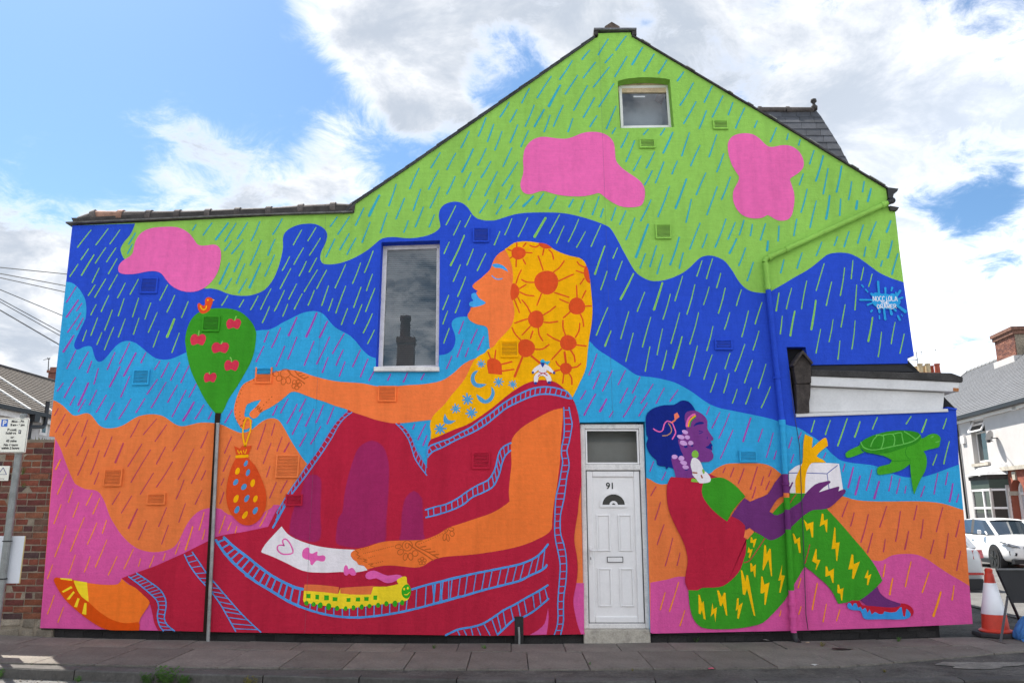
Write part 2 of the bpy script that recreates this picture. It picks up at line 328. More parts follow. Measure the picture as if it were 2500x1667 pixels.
MURAL = r'''outline -5482,175 -5583,2386 -5654,2391 -5693,5108 -4513,5165 -3455,5221 -2140,5289 -2028,5413 -1348,5918 282,7160 1137,7816 1174,7827 1175,7890 1628,7904 1637,7839 3089,6857 3551,6546 4893,5614 4906,5368 4980,5311 4986,4560 4990,4347 5020,3390 4938,3374 4930,3296 3693,3276 3676,3505 3435,3505 3481,2631 5354,2694 5350,2748 5464,2727 5418,2054 5405,1515 5372,640 5357,220 4283,175 3441,148 1630,114 1606,121 1633,2573 829,2561 837,130 849,106 -237,90 -3090,125 -3556,134
hole_window -1684,4882 -930,4908 -913,3250 -1692,3234
hole_attic 1427,7170 1491,7189 1548,7204 1689,7221 1831,7227 2000,7217 2070,7207 2133,7193 2159,6492 1442,6480
g painted_dark_blue_sky
p dblue -5693,5108! -4884,5137! -4903,5051 -4941,4966 -4994,4895 -5033,4810 -5027,4754 -4984,4669 -4899,4620 -4696,4599 -4420,4515 -4141,4376 -3918,4266 -3839,4266 -3731,4245 -3648,4210 -3553,4180 -3419,4166 -3327,4172 -3380,4166 -3275,4184 -3146,4246 -3060,4357 -3003,4496 -2961,4678 -2946,4818 -2956,4932 -2934,5010 -2877,5067 -2771,5117 -2664,5134 -2556,5131 -2459,5088 -2402,5031 -2385,4960 -2407,4861 -2449,4762 -2462,4678 -2441,4614 -2393,4586 -2312,4584 -2206,4600 -2074,4647 -1943,4717 -1839,4790 -1748,4875 -1669,4935 -1548,4953 -1440,4943 -1332,4935 -1211,4946 -1090,4974 -997,5017 -937,5074 -928,5117 -946,5203 -950,5260 -935,5332 -882,5397 -801,5431 -719,5437 -637,5412 -568,5347 -513,5260 -445,5203 -363,5181 -325,5177 -217,5181 -108,5217 27,5260 163,5282 367,5289 570,5286 733,5268 909,5224 1084,5167 1218,5110 1271,5074 1323,4989 1386,4861 1412,4801 1475,4675 1538,4549 1602,4458 1693,4396 1772,4365 1865,4362 1972,4382 2080,4421 2190,4476 2287,4553 2371,4637 2441,4686 2522,4703 2602,4693 2707,4644 2769,4574 2830,4476 2878,4379 2952,4282 3041,4227 3160,4206 3253,4210 3349,4261 3460,4324 3572,4393 3781,4511 3923,4616 4036,4708 4132,4737 4227,4742 4333,4730 4436,4680 4536,4603 4634,4519 4709,4464 4836,4401 4990,4346! 5020,3390! 4938,3374! 4930,3296! 3693,3276! 3676,3505! 3435,3505! 3481,2631! 5354,2694! 5350,2748! 5464,2727! 5418,2054! 5405,1515! 5372,640! 5357,220! 4283,175! 3441,148! 1630,114! 1606,121! 1633,2573! 829,2561! 837,130! 849,106! -237,90! -3090,125! -3556,134! -5482,175! -5583,2386! -5654,2391!
g painted_cyan_sky
p cyan -5683,4351! -5616,4342 -5537,4293 -5467,4210 -5410,4114 -5382,3991 -5379,3882 -5405,3787 -5445,3679 -5478,3572 -5481,3518 -5454,3476 -5415,3476 -5359,3505 -5302,3518 -5261,3505 -5236,3452 -5212,3385 -5176,3329 -5136,3316 -5092,3339 -5035,3412 -4979,3492 -4920,3552 -4857,3579 -4792,3581 -4710,3552 -4626,3492 -4526,3412 -4443,3361 -4350,3343 -4260,3351 -4159,3392 -4065,3438 -3681,3612 -3216,3713 -3059,3727 -2957,3774 -2906,3809 -2792,3870 -2677,3931 -2573,3962 -2467,3965 -2386,3931 -2316,3856 -2260,3789 -2192,3735 -2111,3694 -2031,3647 -1949,3567 -1886,3489 -1841,3442 -1787,3396 -1734,3372 -1700,3364! -1692,3234! -913,3250! -908,3400! -835,3410 -771,3444 -726,3510 -708,3604 -729,3698 -759,3779 -751,3840 -699,3881 -633,3894 -554,3897 -237,3915 290,3861 683,3725 963,3584 1020,3524 1084,3464 1174,3404 1277,3337 1392,3258 1494,3192 1415,3239 1516,3167 1593,3137 1722,3124 1877,3095 2018,3055 2132,2996 2244,2925 2344,2847 2443,2782 2557,2737 2684,2711 2811,2685 2938,2659 3064,2633 3190,2601 3278,2569 3390,2524 3503,2499 3601,2437 3698,2374 3757,2323 3816,2266 3874,2196 3944,2133 3992,2102 4116,2071 4305,2052 4429,2027 4537,1970 4646,1927 4770,1898 4896,1902 4985,1908 5116,1946 5274,2002 5422,2052! 5405,1515! 5372,640! 5357,220! 4283,175! 3441,148! 1630,114! 1606,121! 1633,2573! 829,2561! 837,130! 849,106! -237,90! -3090,125! -3556,134! -5482,175! -5583,2386! -5654,2391!
g painted_orange_hills
p oband -5658,2836! -5615,2819 -5531,2768 -5445,2690 -5389,2648 -5337,2648 -5275,2668 -5225,2675 -5178,2658 -5127,2606 -5068,2536 -5000,2497 -4922,2489 -4834,2501 -4748,2536 -4664,2594 -4579,2639 -4478,2660 -4376,2660 -4284,2639 -4202,2587 -4121,2536 -4042,2514 -3953,2529 -3853,2555 -3764,2561 -3661,2555 -3544,2529 -3451,2485 -3358,2446 -3294,2434 -3206,2459 -3133,2517 -3073,2568 -2998,2606 -2922,2613 -2862,2587 -2814,2529 -2760,2445 -2690,2331 -2592,2191 -2524,2103 -2477,2053 -2322,1878 -1689,1816 655,1816 781,1804! 831,1804! 837,130! 849,106! -237,90! -3090,125! -3556,134! -5482,175! -5583,2386! -5654,2391!
p oband 1621,1894! 1673,1870 1735,1832 1810,1814 1873,1820 2113,1826 2370,1926 2449,1988 2514,2025 2592,2057 2681,2066 2821,2067 2986,2067 3098,2048 3184,2000 3255,1938 3494,1764 3965,1678 4077,1642 4201,1623 4388,1614 4576,1614 4827,1616 5015,1609 5175,1587 5296,1550 5407,1513! 5372,640! 5357,220! 4283,175! 3441,148! 1630,114! 1606,121!
g painted_pink_ground
p pband -5574,2361! -5532,2300 -5493,2237 -5450,2149 -5400,2048 -5342,1936 -5280,1836 -5250,1810 -5139,1758 -5033,1748 -4955,1707 -4878,1584 -4810,1441 -4724,1319 -4641,1218 -4527,1118 -4418,1058 -4291,1028 -4188,1028 -4086,1048 -4007,1088 -3953,1168 -3902,1299 -3848,1400 -3772,1482 -3692,1522 -3589,1539 -3483,1522 -3395,1461 -3163,1420 -2959,1492 -2879,1543 -2798,1573 -2369,1380 -1206,760 516,675 761,675! 845,675! 837,130! 849,106! -237,90! -3090,125! -3556,134! -5482,175!
p pband 1626,680! 1814,712 2037,747 2548,647 3178,883 3929,1003 4247,937 4308,925 4383,931 4461,973 4538,997 4637,1005 4749,1003 4845,979 4938,925 5052,842 5166,765 5269,706 5373,640! 5357,220! 4283,175! 3441,148! 1630,114! 1606,121!
g painted_rain
r teal -4865,5008,-4939,4855,19 -4889,4855,-4939,4728,19 -4091,5123,-4132,5044,19 -3887,5144,-3988,4977,19 -3676,5147,-3822,4916,26 -3574,5140,-3701,4895,19 -3426,5154,-3546,4926,19 -3268,5163,-3361,4902,19 -2980,5201,-3090,4987,19 -3617,4902,-3695,4772,19 -3470,4916,-3601,4725,19 -3447,4770,-3552,4487,19 -3231,4905,-3351,4574,19 -3057,4923,-3134,4704,19 -3050,4711,-3154,4425,19 -3621,4603,-3724,4325,27 -3421,4592,-3511,4330,19 -3220,4603,-3341,4272,27 -3576,4400,-3648,4256,19 -3380,4394,-3473,4206,19
r teal -2269,5227,-2354,5095,19 -2109,5232,-2251,4989,19 -1928,5350,-2027,5110,19 -1731,5528,-1856,5239,35 -1839,5156,-1932,4879,19 -2285,4927,-2388,4682,19 -2103,5000,-2214,4780,19 -2013,4939,-2120,4716,19 -1517,5681,-1603,5380,19 -1402,5487,-1505,5199,19 -1623,5282,-1699,5010,19 -1345,5177,-1398,5017,19 -1193,5611,-1284,5314,19 -1153,5364,-1252,5088,19 -1008,5260,-1072,5088,19 -944,5640,-1067,5350,19
r teal -1224,5905,-1340,5616,19 -949,6128,-1066,5912,19 -966,5872,-1091,5608,19 -743,6120,-855,5887,19 -512,6181,-659,5850,25 -745,5791,-853,5543,19 -536,5850,-632,5637,19 -452,5721,-568,5463,19 -570,6432,-675,6195,19 -349,6629,-448,6361,20 -244,6534,-326,6282,20 -132,6432,-228,6162,19 -342,6187,-450,5946,19 -278,6003,-405,5772,19 -192,5858,-355,5516,19 -39,6854,-161,6637,20 67,6748,-28,6564,20 77,6527,-25,6270,20 -3,6195,-117,5929,19 76,5995,-130,5655,19 235,7059,130,6843,20 298,6813,174,6500,20 220,6444,118,6210,19 430,6748,299,6500,28 653,7109,493,6794,34 510,6667,427,6425,20 686,6813,553,6503,20 1019,7101,825,6736,20 1109,6920,953,6634,20 812,6619,744,6425,20 1135,6657,1037,6496,20 1375,7132,1165,6787,20 1394,6797,1256,6467,20 1382,6485,1331,6399,19 -168,5564,-225,5419,19 10,5667,-79,5474,19 -313,5463,-421,5282,19 98,5521,-34,5344,19 -132,5390,-206,5265,19 280,5514,146,5373,30 414,5553,317,5402,19 580,5511,489,5340,19 800,5470,741,5364,25 951,5458,887,5294,19 1136,5511,1042,5256,19 1190,5344,1150,5222,19 1350,5357,1287,5179,19 1481,5311,1394,5124,19 1593,5213,1469,4918,19 1813,5463,1666,5170,19 1547,6417,1443,6196,19 1629,6300,1502,5998,19 1705,6080,1599,5872,19 1846,5872,1738,5670,19 1815,6462,1747,6384,19 1886,6140,1767,5905,19
r teal 1316,7803,1172,7559,20 1563,7848,1415,7630,20 1058,7633,950,7491,20 1374,7573,1264,7439,20 1780,7673,1629,7412,27 822,7478,644,7193,20 1134,7451,962,7212,20 1565,7538,1389,7232,20 1936,7574,1787,7315,20 2103,7483,1981,7282,20 1322,7378,1097,7077,20 531,7240,338,6919,20 889,7256,715,6973,20 2325,7306,2231,7170,20 2448,7142,2253,6810,20 2700,7095,2578,6853,20 2470,6864,2287,6543,20 2836,6950,2675,6636,20 2603,6734,2492,6469,20 2964,6853,2890,6669,20 3116,6772,2975,6475,20 3274,6586,3230,6487,20 3522,6484,3425,6279,19 2037,6477,1973,6377,19 2139,6419,1998,6119,26 2361,6415,2242,6078,19 2721,6385,2602,6064,19 2491,6231,2352,5937,19 2798,6112,2692,5852,19 2004,5996,1880,5698,19 2182,6008,2102,5823,19
r teal 2290,5756,2125,5341,25 2548,5841,2406,5532,19 2867,5781,2733,5467,19 2062,5651,1892,5226,19 2341,5471,2255,5151,19 2688,5649,2531,5255,19 1764,5128,1589,4676,31 2158,4950,2024,4577,24 2437,5144,2285,4785,19 2521,4994,2447,4809,19 2775,5200,2613,4813,19 2894,5154,2786,4922,19 3008,5183,2935,4979,19 2898,4929,2792,4731,24 3113,5126,3076,4969,19 3285,5136,3203,4912,19 3456,5104,3428,4898,19 3300,4898,3278,4770,32 3694,5197,3638,4969,19 3005,4806,2903,4567,19 3093,4613,2997,4365,19 1861,4837,1765,4553,19 1714,4731,1637,4532,19 1939,4714,1852,4455,19 2202,4742,2139,4528,19 3862,5613,3755,5288,19 3969,5450,3856,5080,19 4148,5522,4073,5197,30 4160,5903,4066,5544,19 4342,5937,4241,5570,25 3828,5827,3764,5671,19 4453,5719,4389,5464,19 4288,5476,4254,5247,19 3993,4886,3904,4700,19 3728,4742,3646,4529,19 3486,4644,3431,4469,19 4201,4959,4148,4837,19 4356,5026,4274,4820,19 4503,5450,4476,5334,33
r teal 3673,6401,3646,6313,19 3826,6313,3797,6231,19 3997,6160,3923,5964,19 4112,6083,3983,5724,25 4619,5721,4582,5573,19 4698,5621,4637,5439,26 4550,5118,4452,4867,19 4722,5163,4600,4906,19 4910,5176,4840,5018,26 4741,4906,4667,4673,19 4902,4902,4818,4669,24 4554,4820,4518,4690,19
r teal 4957,4730,4851,4450,21 4749,4634,4719,4559,21
r leaf -5443,5047,-5591,4813,15 -5224,5066,-5359,4845,15 -5069,5051,-5179,4859,15 -5444,4796,-5527,4644,15 -5225,4810,-5338,4599,15 -5095,4806,-5196,4616,15 -5365,4714,-5496,4437,20 -5558,4585,-5643,4423,15 -5064,4662,-5156,4457,15 -5280,4536,-5349,4342,15 -5037,4448,-5126,4245,15 -5182,4390,-5294,4147,15 -5306,4314,-5379,4172,15 -4926,4337,-5005,4142,15 -4765,4386,-4850,4187,15 -4385,4311,-4465,4109,15 -4280,4176,-4361,3953,15 -4103,4094,-4170,3882,15 -5118,4172,-5191,3961,15 -5264,4053,-5318,3916,15 -4919,4132,-4970,3905,15 -4736,4138,-4788,3892,15 -4575,4076,-4628,3862,15 -4482,3950,-4569,3693,15 -5053,3984,-5121,3720,15 -5227,3882,-5287,3653,15 -5347,3720,-5381,3579,14 -5153,3690,-5199,3536,14 -5011,3760,-5096,3468,14 -4877,3869,-4939,3632,14 -4704,3878,-4754,3666,15 -4257,3866,-4329,3632,32 -4434,3713,-4489,3502,14 -4179,3686,-4250,3433,14 -3606,4172,-3675,4043,15 -3400,4117,-3451,4018,15
r leaf -3223,4166,-3307,3983,15 -3064,4263,-3179,3990,15 -3068,4029,-3146,3816,15 -2893,4239,-3002,3968,15 -2840,4057,-2894,3900,15 -2828,4531,-2948,4263,15 -2854,4689,-2936,4503,15 -2682,4807,-2794,4582,15 -2720,5048,-2816,4844,15 -2536,5085,-2632,4901,15 -2471,4939,-2600,4706,15 -2504,4671,-2592,4482,15 -2636,4624,-2718,4429,15 -2488,4510,-2640,4224,15 -2743,4326,-2831,4122,15 -2665,4194,-2753,3992,15 -2513,4239,-2581,4043,15 -2369,4510,-2483,4263,15 -2335,4301,-2409,4040,15 -2273,4132,-2320,3972,15 -2129,4586,-2251,4271,15 -2116,4297,-2226,3941,15 -2079,4003,-2148,3793,15 -1939,4605,-2031,4329,15 -1920,4283,-2004,4013,15 -1900,4054,-1989,3802,15 -1784,4765,-1884,4475,15 -1782,4454,-1850,4235,15 -1743,4267,-1850,3961,15 -1763,3934,-1868,3685,15 -1729,3724,-1808,3548,14 -808,4885,-874,4727,15 -614,4977,-787,4568,24 -497,4790,-579,4572,15 -337,4731,-445,4499,15 -660,4582,-750,4357,15 -591,4419,-691,4157,15 -804,4175,-876,3986,15 -657,4109,-717,3945,15 -812,3969,-870,3800,15 -789,3745,-855,3553,14 -732,5383,-854,5117,15 -668,5174,-756,4977,15 -533,5256,-610,5088,15
r leaf -3,5203,-94,4981,15 203,5217,81,4957,15 438,5217,290,4953,35 618,5258,486,5003,15 674,5103,572,4868,15 865,5196,727,4889,15 950,5028,830,4811,15 1150,5117,1018,4825,15 -155,5028,-229,4844,15
r leaf 1195,4833,1058,4451,23 1358,4806,1294,4664,15 1413,4628,1319,4379,15 1215,4493,1127,4246,15 1552,4461,1375,4120,27 1686,4216,1582,3962,15 1212,4014,1059,3655,15 1476,3962,1363,3608,15 1751,3888,1632,3504,15 1523,3685,1417,3320,14 1726,3510,1656,3196,14 1244,3712,1162,3513,20
r leaf 1917,4342,1794,3983,29 2011,4190,1904,3861,15 2177,4428,2064,4099,15 2329,4317,2208,3926,15 2435,4633,2358,4425,15 2573,4661,2479,4393,15 2666,4466,2602,4272,15 2509,4285,2425,4051,15 2712,4271,2607,3939,15 2916,4248,2840,4038,15 3168,4083,3062,3800,15 3392,4206,3338,3969,20 3556,4268,3469,3994,15 3756,4365,3661,3997,15 3998,4595,3866,4237,15 4072,4351,3978,4039,15
r leaf 1893,3740,1811,3405,14 2119,3947,1991,3549,15 2357,3947,2226,3541,15 1935,3461,1862,3209,14 2135,3639,2002,3233,20 2322,3521,2199,3134,14 2529,3771,2434,3458,14 2750,3947,2672,3731,15 2989,3973,2883,3636,15 3104,3709,3013,3465,14 2722,3425,2649,3226,14 2916,3541,2771,3196,14 2499,3405,2379,3095,14 2998,3336,2881,3051,14 3163,3288,3046,2983,14 2545,3171,2452,2935,14 2698,3167,2615,2927,14 2786,2973,2715,2799,14 2963,2992,2878,2786,14 3199,3003,3068,2743,14
r leaf 4255,4540,4166,4169,15 4371,4638,4325,4391,15 4499,4545,4447,4373,15 4599,4454,4539,4290,15 4388,4311,4335,3982,15 3852,4109,3762,3727,26 3574,3968,3493,3647,24 4218,4054,4139,3758,15 4049,3859,3972,3569,14 3881,3733,3797,3426,14 4111,3585,4064,3347,14 4325,3846,4249,3476,14 4549,3886,4464,3576,24 4643,3697,4569,3379,14 4827,3823,4749,3545,14 4926,3673,4844,3422,14 3411,3904,3368,3670,15
r leaf 3712,2587,3659,2444,15 3905,2587,3828,2412,15 4114,2610,3967,2275,19 4268,2574,4183,2380,18 4485,2623,4409,2478,15 4900,2636,4829,2544,15 5088,2601,5010,2441,21 5333,2610,5276,2485,15 5334,2329,5234,2058,15 5164,2174,5098,2043,15
r mauve -5546,4290,-5645,4084,17 -5498,4114,-5621,3889,23 -5447,4070,-5505,3971,17 -5446,3943,-5584,3693,17 -5409,3878,-5474,3727,17 -5501,3653,-5607,3441,26 -4790,3561,-4889,3292,17
r mauve -5452,3460,-5538,3229,17 -5293,3444,-5386,3228,17 -4960,3437,-5034,3218,17 -5238,3327,-5276,3179,17 -4698,3430,-4820,3135,24 -4574,3434,-4624,3304,17 -5146,3234,-5179,3034,17 -4879,3255,-4980,3002,23 -4745,3133,-4829,2875,17 -4388,3327,-4445,3218,17 -4275,3307,-4355,3117,17 -4138,3307,-4232,3083,17 -4015,3278,-4103,3054,17 -5415,3120,-5527,2867,17 -5559,3050,-5622,2947,17 -5249,3051,-5343,2774,27 -5135,2960,-5204,2777,17 -5398,2887,-5442,2774,17 -5009,2901,-5111,2686,17 -5260,2845,-5332,2694,17 -4898,2804,-4991,2594,17 -4700,2852,-4825,2603,17 -4530,2858,-4622,2684,17 -4396,3096,-4509,2910,17 -4285,3061,-4438,2742,17 -4143,3024,-4244,2809,17 -4030,2960,-4174,2630,17 -3911,3041,-3987,2874,17 -3918,2813,-4035,2583,27 -3795,2780,-3889,2604,17 -3689,2690,-3725,2604,17 -3442,2713,-3520,2558,17 -3058,3705,-3105,3567,17 -2910,3752,-3007,3497,17 -3104,3517,-3188,3317,17 -2845,3517,-2937,3258,17 -2893,2768,-2937,2651,17
r mauve -2714,3888,-2805,3651,25 -2466,3945,-2583,3634,28 -2325,3836,-2414,3627,25
r mauve -2699,3634,-2796,3349,18 -2480,3580,-2587,3270,18 -2288,3634,-2434,3287,18 -2107,3678,-2243,3420,18 -2110,3469,-2190,3272,18 -2295,3373,-2357,3181,18 -2080,3319,-2144,3134,18 -1895,3469,-1984,3253,18 -1796,3353,-1881,3127,18 -1711,3204,-1775,3079,18 -1506,3162,-1542,3082,18 -1299,3177,-1347,3063,22 -1087,3168,-1128,3092,18 -2763,2851,-2843,2678,18 -2889,2769,-2940,2650,18 -2543,2853,-2613,2699,18 -2646,2788,-2758,2550,18 -2321,2779,-2402,2560,18 -2193,2749,-2267,2541,18 -2572,2669,-2684,2416,18 -2436,2724,-2528,2515,18 -2342,2513,-2455,2299,18 -2510,2429,-2587,2271,18 -1191,2541,-1215,2481,18 -1057,2544,-1148,2352,18 -1040,2400,-1082,2280,18
r mauve -610,3840,-669,3675,16 -436,3732,-514,3551,16 -352,3642,-429,3466,16 -607,3591,-685,3377,16 -543,3494,-583,3381,16 -750,3390,-815,3229,16 -1088,3170,-1125,3093,16 1061,3417,954,3150,16 1095,3176,1002,2976,16 1245,3205,1118,2949,16 1410,3208,1314,3028,16 1589,3124,1485,2923,16
r mauve 914,2955,847,2847,16 1033,2913,886,2650,21 1167,2851,1079,2695,26 1432,2987,1333,2803,16 1748,3037,1588,2796,16 1529,2892,1366,2627,15 1668,2803,1557,2640,15 1244,2699,1197,2627,15
r mauve 1886,2990,1775,2795,14 2053,2964,1946,2821,14 2432,2758,2389,2659,14 2557,2687,2447,2490,14 2673,2672,2523,2367,14 2931,2617,2818,2329,22 3067,2482,3003,2327,14 2704,2471,2529,2121,14 3194,2435,3088,2137,14 3218,2219,3179,2116,14 3421,2381,3369,2251,14 3537,2441,3496,2361,14 3425,2175,3381,2072,14
r mauve 1862,1965,1808,1866,14 1719,2091,1668,1969,14 3816,2195,3783,2132,14
r mauve 4036,2061,4002,1968,14 4135,2020,4049,1775,22 4206,1914,4128,1691,24 4356,1989,4265,1743,14 4431,1852,4351,1646,24 4592,1918,4535,1737,14 4686,1887,4624,1706,14 4749,1796,4725,1712,14 4973,1796,4912,1669,14 5150,1946,5075,1700,14 5272,1958,5227,1811,14 5316,1825,5250,1611,21 5371,1701,5334,1605,14
r rust -5582,2735,-5620,2649,13 -5487,2664,-5581,2440,13 -5421,2545,-5484,2408,13 -5315,2570,-5435,2266,13 -5203,2594,-5256,2389,13 -5045,2466,-5101,2258,13 -5198,2383,-5284,2159,13 -4883,2389,-4955,2145,13 -5151,2231,-5250,1923,13 -5020,2222,-5095,1932,13 -4737,2309,-4811,2073,23 -4568,2594,-4659,2379,13 -4360,2606,-4505,2412,13 -4229,2536,-4354,2329,13 -4509,2300,-4654,2027,13 -4219,2265,-4311,2057,13 -4398,2228,-4597,1836,13 -4001,2459,-4126,2215,13 -3717,2453,-3789,2249,13 -3871,2239,-4031,1871,13 -4115,2086,-4283,1784,13 -3739,2149,-3867,1827,13 -3424,2389,-3495,2186,13 -3424,2165,-3494,1970,13 -3704,1983,-3751,1867,13 -3477,1886,-3506,1807,13 -4997,1958,-5038,1817,13 -3014,2549,-3101,2231,13 -2905,2551,-2938,2402,13 -2805,2389,-2858,2212,13 -2937,2309,-3016,2063,13 -2931,2033,-2965,1902,13
r rust -2714,2318,-2771,2204,20 -2843,1841,-2911,1655,15 -2712,1863,-2785,1715,15 -3464,1720,-3504,1588,15
r rust -4716,1727,-4794,1578,13 -4570,1680,-4675,1477,13 -4486,1526,-4571,1299,21 -4362,1390,-4439,1168,12 -4139,1543,-4215,1319,13 -4097,1339,-4159,1118,12 -3917,1590,-3977,1370,13 -3732,1748,-3801,1578,13 -3468,1727,-3499,1594,13 -3957,1872,-4033,1641,13 -4335,1951,-4471,1697,13
r rust 1737,1789,1668,1681,14 1782,1604,1708,1398,14 1815,1345,1723,1112,14 2584,2017,2551,1954,14 2689,2015,2638,1903,14 2811,2007,2730,1826,14 2974,2025,2871,1755,15 3139,1992,3101,1909,14 3042,1909,3002,1805,14 3110,1857,3057,1752,14 2939,1789,2887,1653,14
r rust 1911,1189,1808,869,12 1990,1020,1948,874,12
r rust 4033,1617,3946,1434,14 4094,1482,4036,1324,14 4263,1464,4143,1139,14 4492,1560,4384,1314,14 4650,1501,4556,1149,14 4856,1568,4800,1397,14 5164,1546,5054,1260,14 4913,1406,4858,1185,14 5346,1395,5276,1200,14
r rust 4293,1245,4209,1018,14 4435,1173,4399,1029,14 4724,1267,4655,1056,17 5015,1168,4953,1009,14 5194,1243,5112,955,14 5316,1041,5242,816,14
r amber -5480,2112,-5524,1993,19 -5385,1939,-5467,1697,13 -5286,1758,-5324,1604,13 -5406,1578,-5466,1354,13 -5198,1604,-5247,1431,13 -5050,1713,-5106,1567,13 -4953,1651,-5015,1467,13 -5111,1427,-5231,1034,12 -4841,1396,-4876,1242,12 -4954,1364,-5040,1114,12 -5318,1333,-5409,972,12 -4812,1168,-4915,853,12 -4486,1064,-4576,835,12 -5423,883,-5464,724,12 -5168,994,-5224,774,12 -4991,978,-5039,799,12 -4672,978,-4754,766,12 -4391,952,-4408,863,12 -4235,988,-4278,855,12 -4104,1014,-4123,934,12 -3944,1148,-3985,1004,12 -3806,1323,-3870,1052,19 -3683,1492,-3728,1279,13 -3658,1289,-3680,1174,12 -3429,1447,-3486,1244,13 -3351,1370,-3387,1275,12 -3281,1323,-3296,1248,12 -2925,1502,-3007,1325,13 -5360,540,-5415,330,12 -5234,408,-5282,238,12
r amber 1796,570,1729,375,13 1958,686,1836,360,14 2016,372,1951,198,13 3399,732,3356,621,14 3587,674,3504,378,18 3674,442,3618,242,13 3376,413,3341,326,13 3138,370,3118,306,13 3825,378,3775,253,13
r amber 4407,889,4368,747,16 4715,919,4617,633,16 4479,729,4424,545,20 4911,794,4808,570,16 5027,576,4908,305,27 5189,647,5148,486,16
g painted_pink_cloud
p cloud -5025,4487 -5035,4543 -5017,4599 -4969,4648 -4906,4690 -4871,4739 -4865,4810 -4853,4895 -4814,4980 -4740,5044 -4635,5080 -4474,5091 -4338,5087 -4241,5051 -4154,4987 -4093,4909 -4048,4852 -3993,4835 -3912,4841 -3846,4850 -3791,4835 -3749,4782 -3733,4697 -3738,4585 -3762,4473 -3820,4362 -3894,4286 -3982,4235 -4087,4217 -4195,4231 -4291,4272 -4363,4328 -4423,4397 -4468,4453 -4524,4485 -4592,4494 -4671,4487 -4763,4466 -4855,4453 -4948,4453 -4996,4466
g painted_pink_cloud
p cloud 152,6095 166,6169 208,6244 277,6312 375,6349 472,6349 583,6331 707,6324 805,6349 903,6394 1001,6420 1126,6422 1223,6397 1304,6342 1351,6259 1362,6154 1366,6050 1391,5976 1471,5887 1579,5806 1672,5733 1724,5652 1739,5564 1724,5463 1688,5390 1619,5364 1510,5357 1401,5376 1307,5426 1227,5484 1174,5535 1127,5557 1065,5538 955,5514 819,5509 682,5518 573,5538 478,5567 410,5586 342,5572 259,5543 191,5543 137,5579 109,5652 116,5725 144,5813 151,5917 145,6006
g painted_pink_cloud
p cloud 2856,6205 2868,6280 2921,6355 3006,6393 3104,6404 3200,6388 3280,6333 3344,6258 3397,6213 3465,6208 3550,6228 3647,6232 3728,6202 3799,6138 3840,6041 3844,5952 3814,5886 3740,5819 3661,5768 3648,5731 3666,5658 3686,5556 3681,5439 3653,5309 3620,5230 3570,5187 3501,5173 3434,5183 3369,5223 3316,5252 3260,5219 3178,5204 3083,5212 2991,5252 2927,5324 2892,5411 2881,5512 2904,5614 2957,5702 2980,5783 2945,5849 2897,5952 2863,6086
g painted_tree
p tgreen -4098,3585 -4094,3693 -4065,3814 -4008,3909 -3920,3971 -3817,3998 -3686,4007 -3553,3998 -3431,3957 -3333,3882 -3254,3787 -3214,3693 -3210,3631 -3211,3551 -3222,3430 -3264,3284 -3321,3166 -3400,3008 -3492,2852 -3545,2709 -3570,2671! -3642,2671! -3715,2748 -3802,2865 -3893,3021 -3985,3192 -4055,3390 -4086,3524
apple apple -3505,3801,184,135 -3935,3597,194,148 -3649,3494,216,140 -3491,3269,180,139 -3745,3117,156,125
s leaf 14.7 -3495,3847 -3479,3901;-3936,3658 -3932,3714;-3643,3544 -3628,3577;-3495,3317 -3497,3344 -3516,3371;-3759,3163 -3760,3185
g painted_bird
p sun -3980,4046 -3975,4066! -3955,4073! -3927,4048 -3902,4038 -3885,4059 -3892,4107 -3871,4142 -3832,4147 -3794,4124 -3791,4080 -3804,4032 -3822,3977 -3865,3943 -3911,3934 -3948,3957 -3973,4005
p scarf -3794,4125! -3768,4111! -3795,4098!
s scarf 16.1 -3943,4035 -3926,4002 -3895,3984 -3870,4005 -3866,4035
e scarf -3855,4111,11,11,0
g painted_face
p skin -101,4773! -148,4745 -201,4696 -241,4626 -261,4563 -287,4507 -327,4465 -400,4396 -479,4333 -503,4292 -485,4264 -436,4228! -454,4205 -424,4147 -371,4079 -450,4024 -522,4017! -531,3969 -557,3928 -554,3881 -514,3833 -434,3793 -355,3779 -309,3745 -295,3658 -288,3577 -281,3494! -105,3457 39,3725 93,4133 27,4549 -60,4766
p lip -515,4188 -491,4202 -458,4202 -431,4147 -371,4106 -334,4079 -351,4058 -397,4038 -463,4021 -516,4024 -542,4044 -540,4076 -516,4092 -487,4103 -514,4140
p lip -254,4570 -241,4588 -187,4593 -120,4570 -67,4521 -51,4482! -94,4507 -147,4532 -214,4538
s lip 15.0 -256,4433 -220,4398 -173,4384 -124,4396
g painted_raised_arm
p skin -3320,2496! -3370,2573 -3408,2650 -3419,2740 -3403,2844 -3372,2948 -3333,3026 -3277,3066 -3215,3096 -3178,3121 -3075,3142 -2986,3164 -2910,3197 -2820,3213 -2716,3210 -2611,3187 -2491,3145 -2360,3108 -2190,3072 -2046,3059 -1891,3050 -1786,3033 -1669,3007 -1539,3000 -1410,3011 -1281,3024 -1113,3033 -945,3059 -830,3099 -714,3184 -625,3270 -534,3329 -430,3367! -491,2961 -872,2599 -1000,2592! -1141,2576 -1268,2560 -1396,2550 -1486,2554 -1589,2573 -1693,2599 -1784,2631 -1875,2660 -1966,2691 -2045,2727 -2175,2764 -2306,2815 -2437,2854 -2556,2899 -2635,2929 -2700,2942 -2751,2922 -2799,2876 -2885,2805 -2984,2740 -3059,2702 -3095,2676 -3124,2631 -3168,2609 -3201,2624 -3225,2650 -3212,2695 -3152,2753 -3094,2840! -3170,2825 -3233,2799 -3269,2773 -3284,2702 -3285,2637 -3246,2622 -3199,2599 -3185,2573 -3194,2522 -3223,2490 -3267,2473
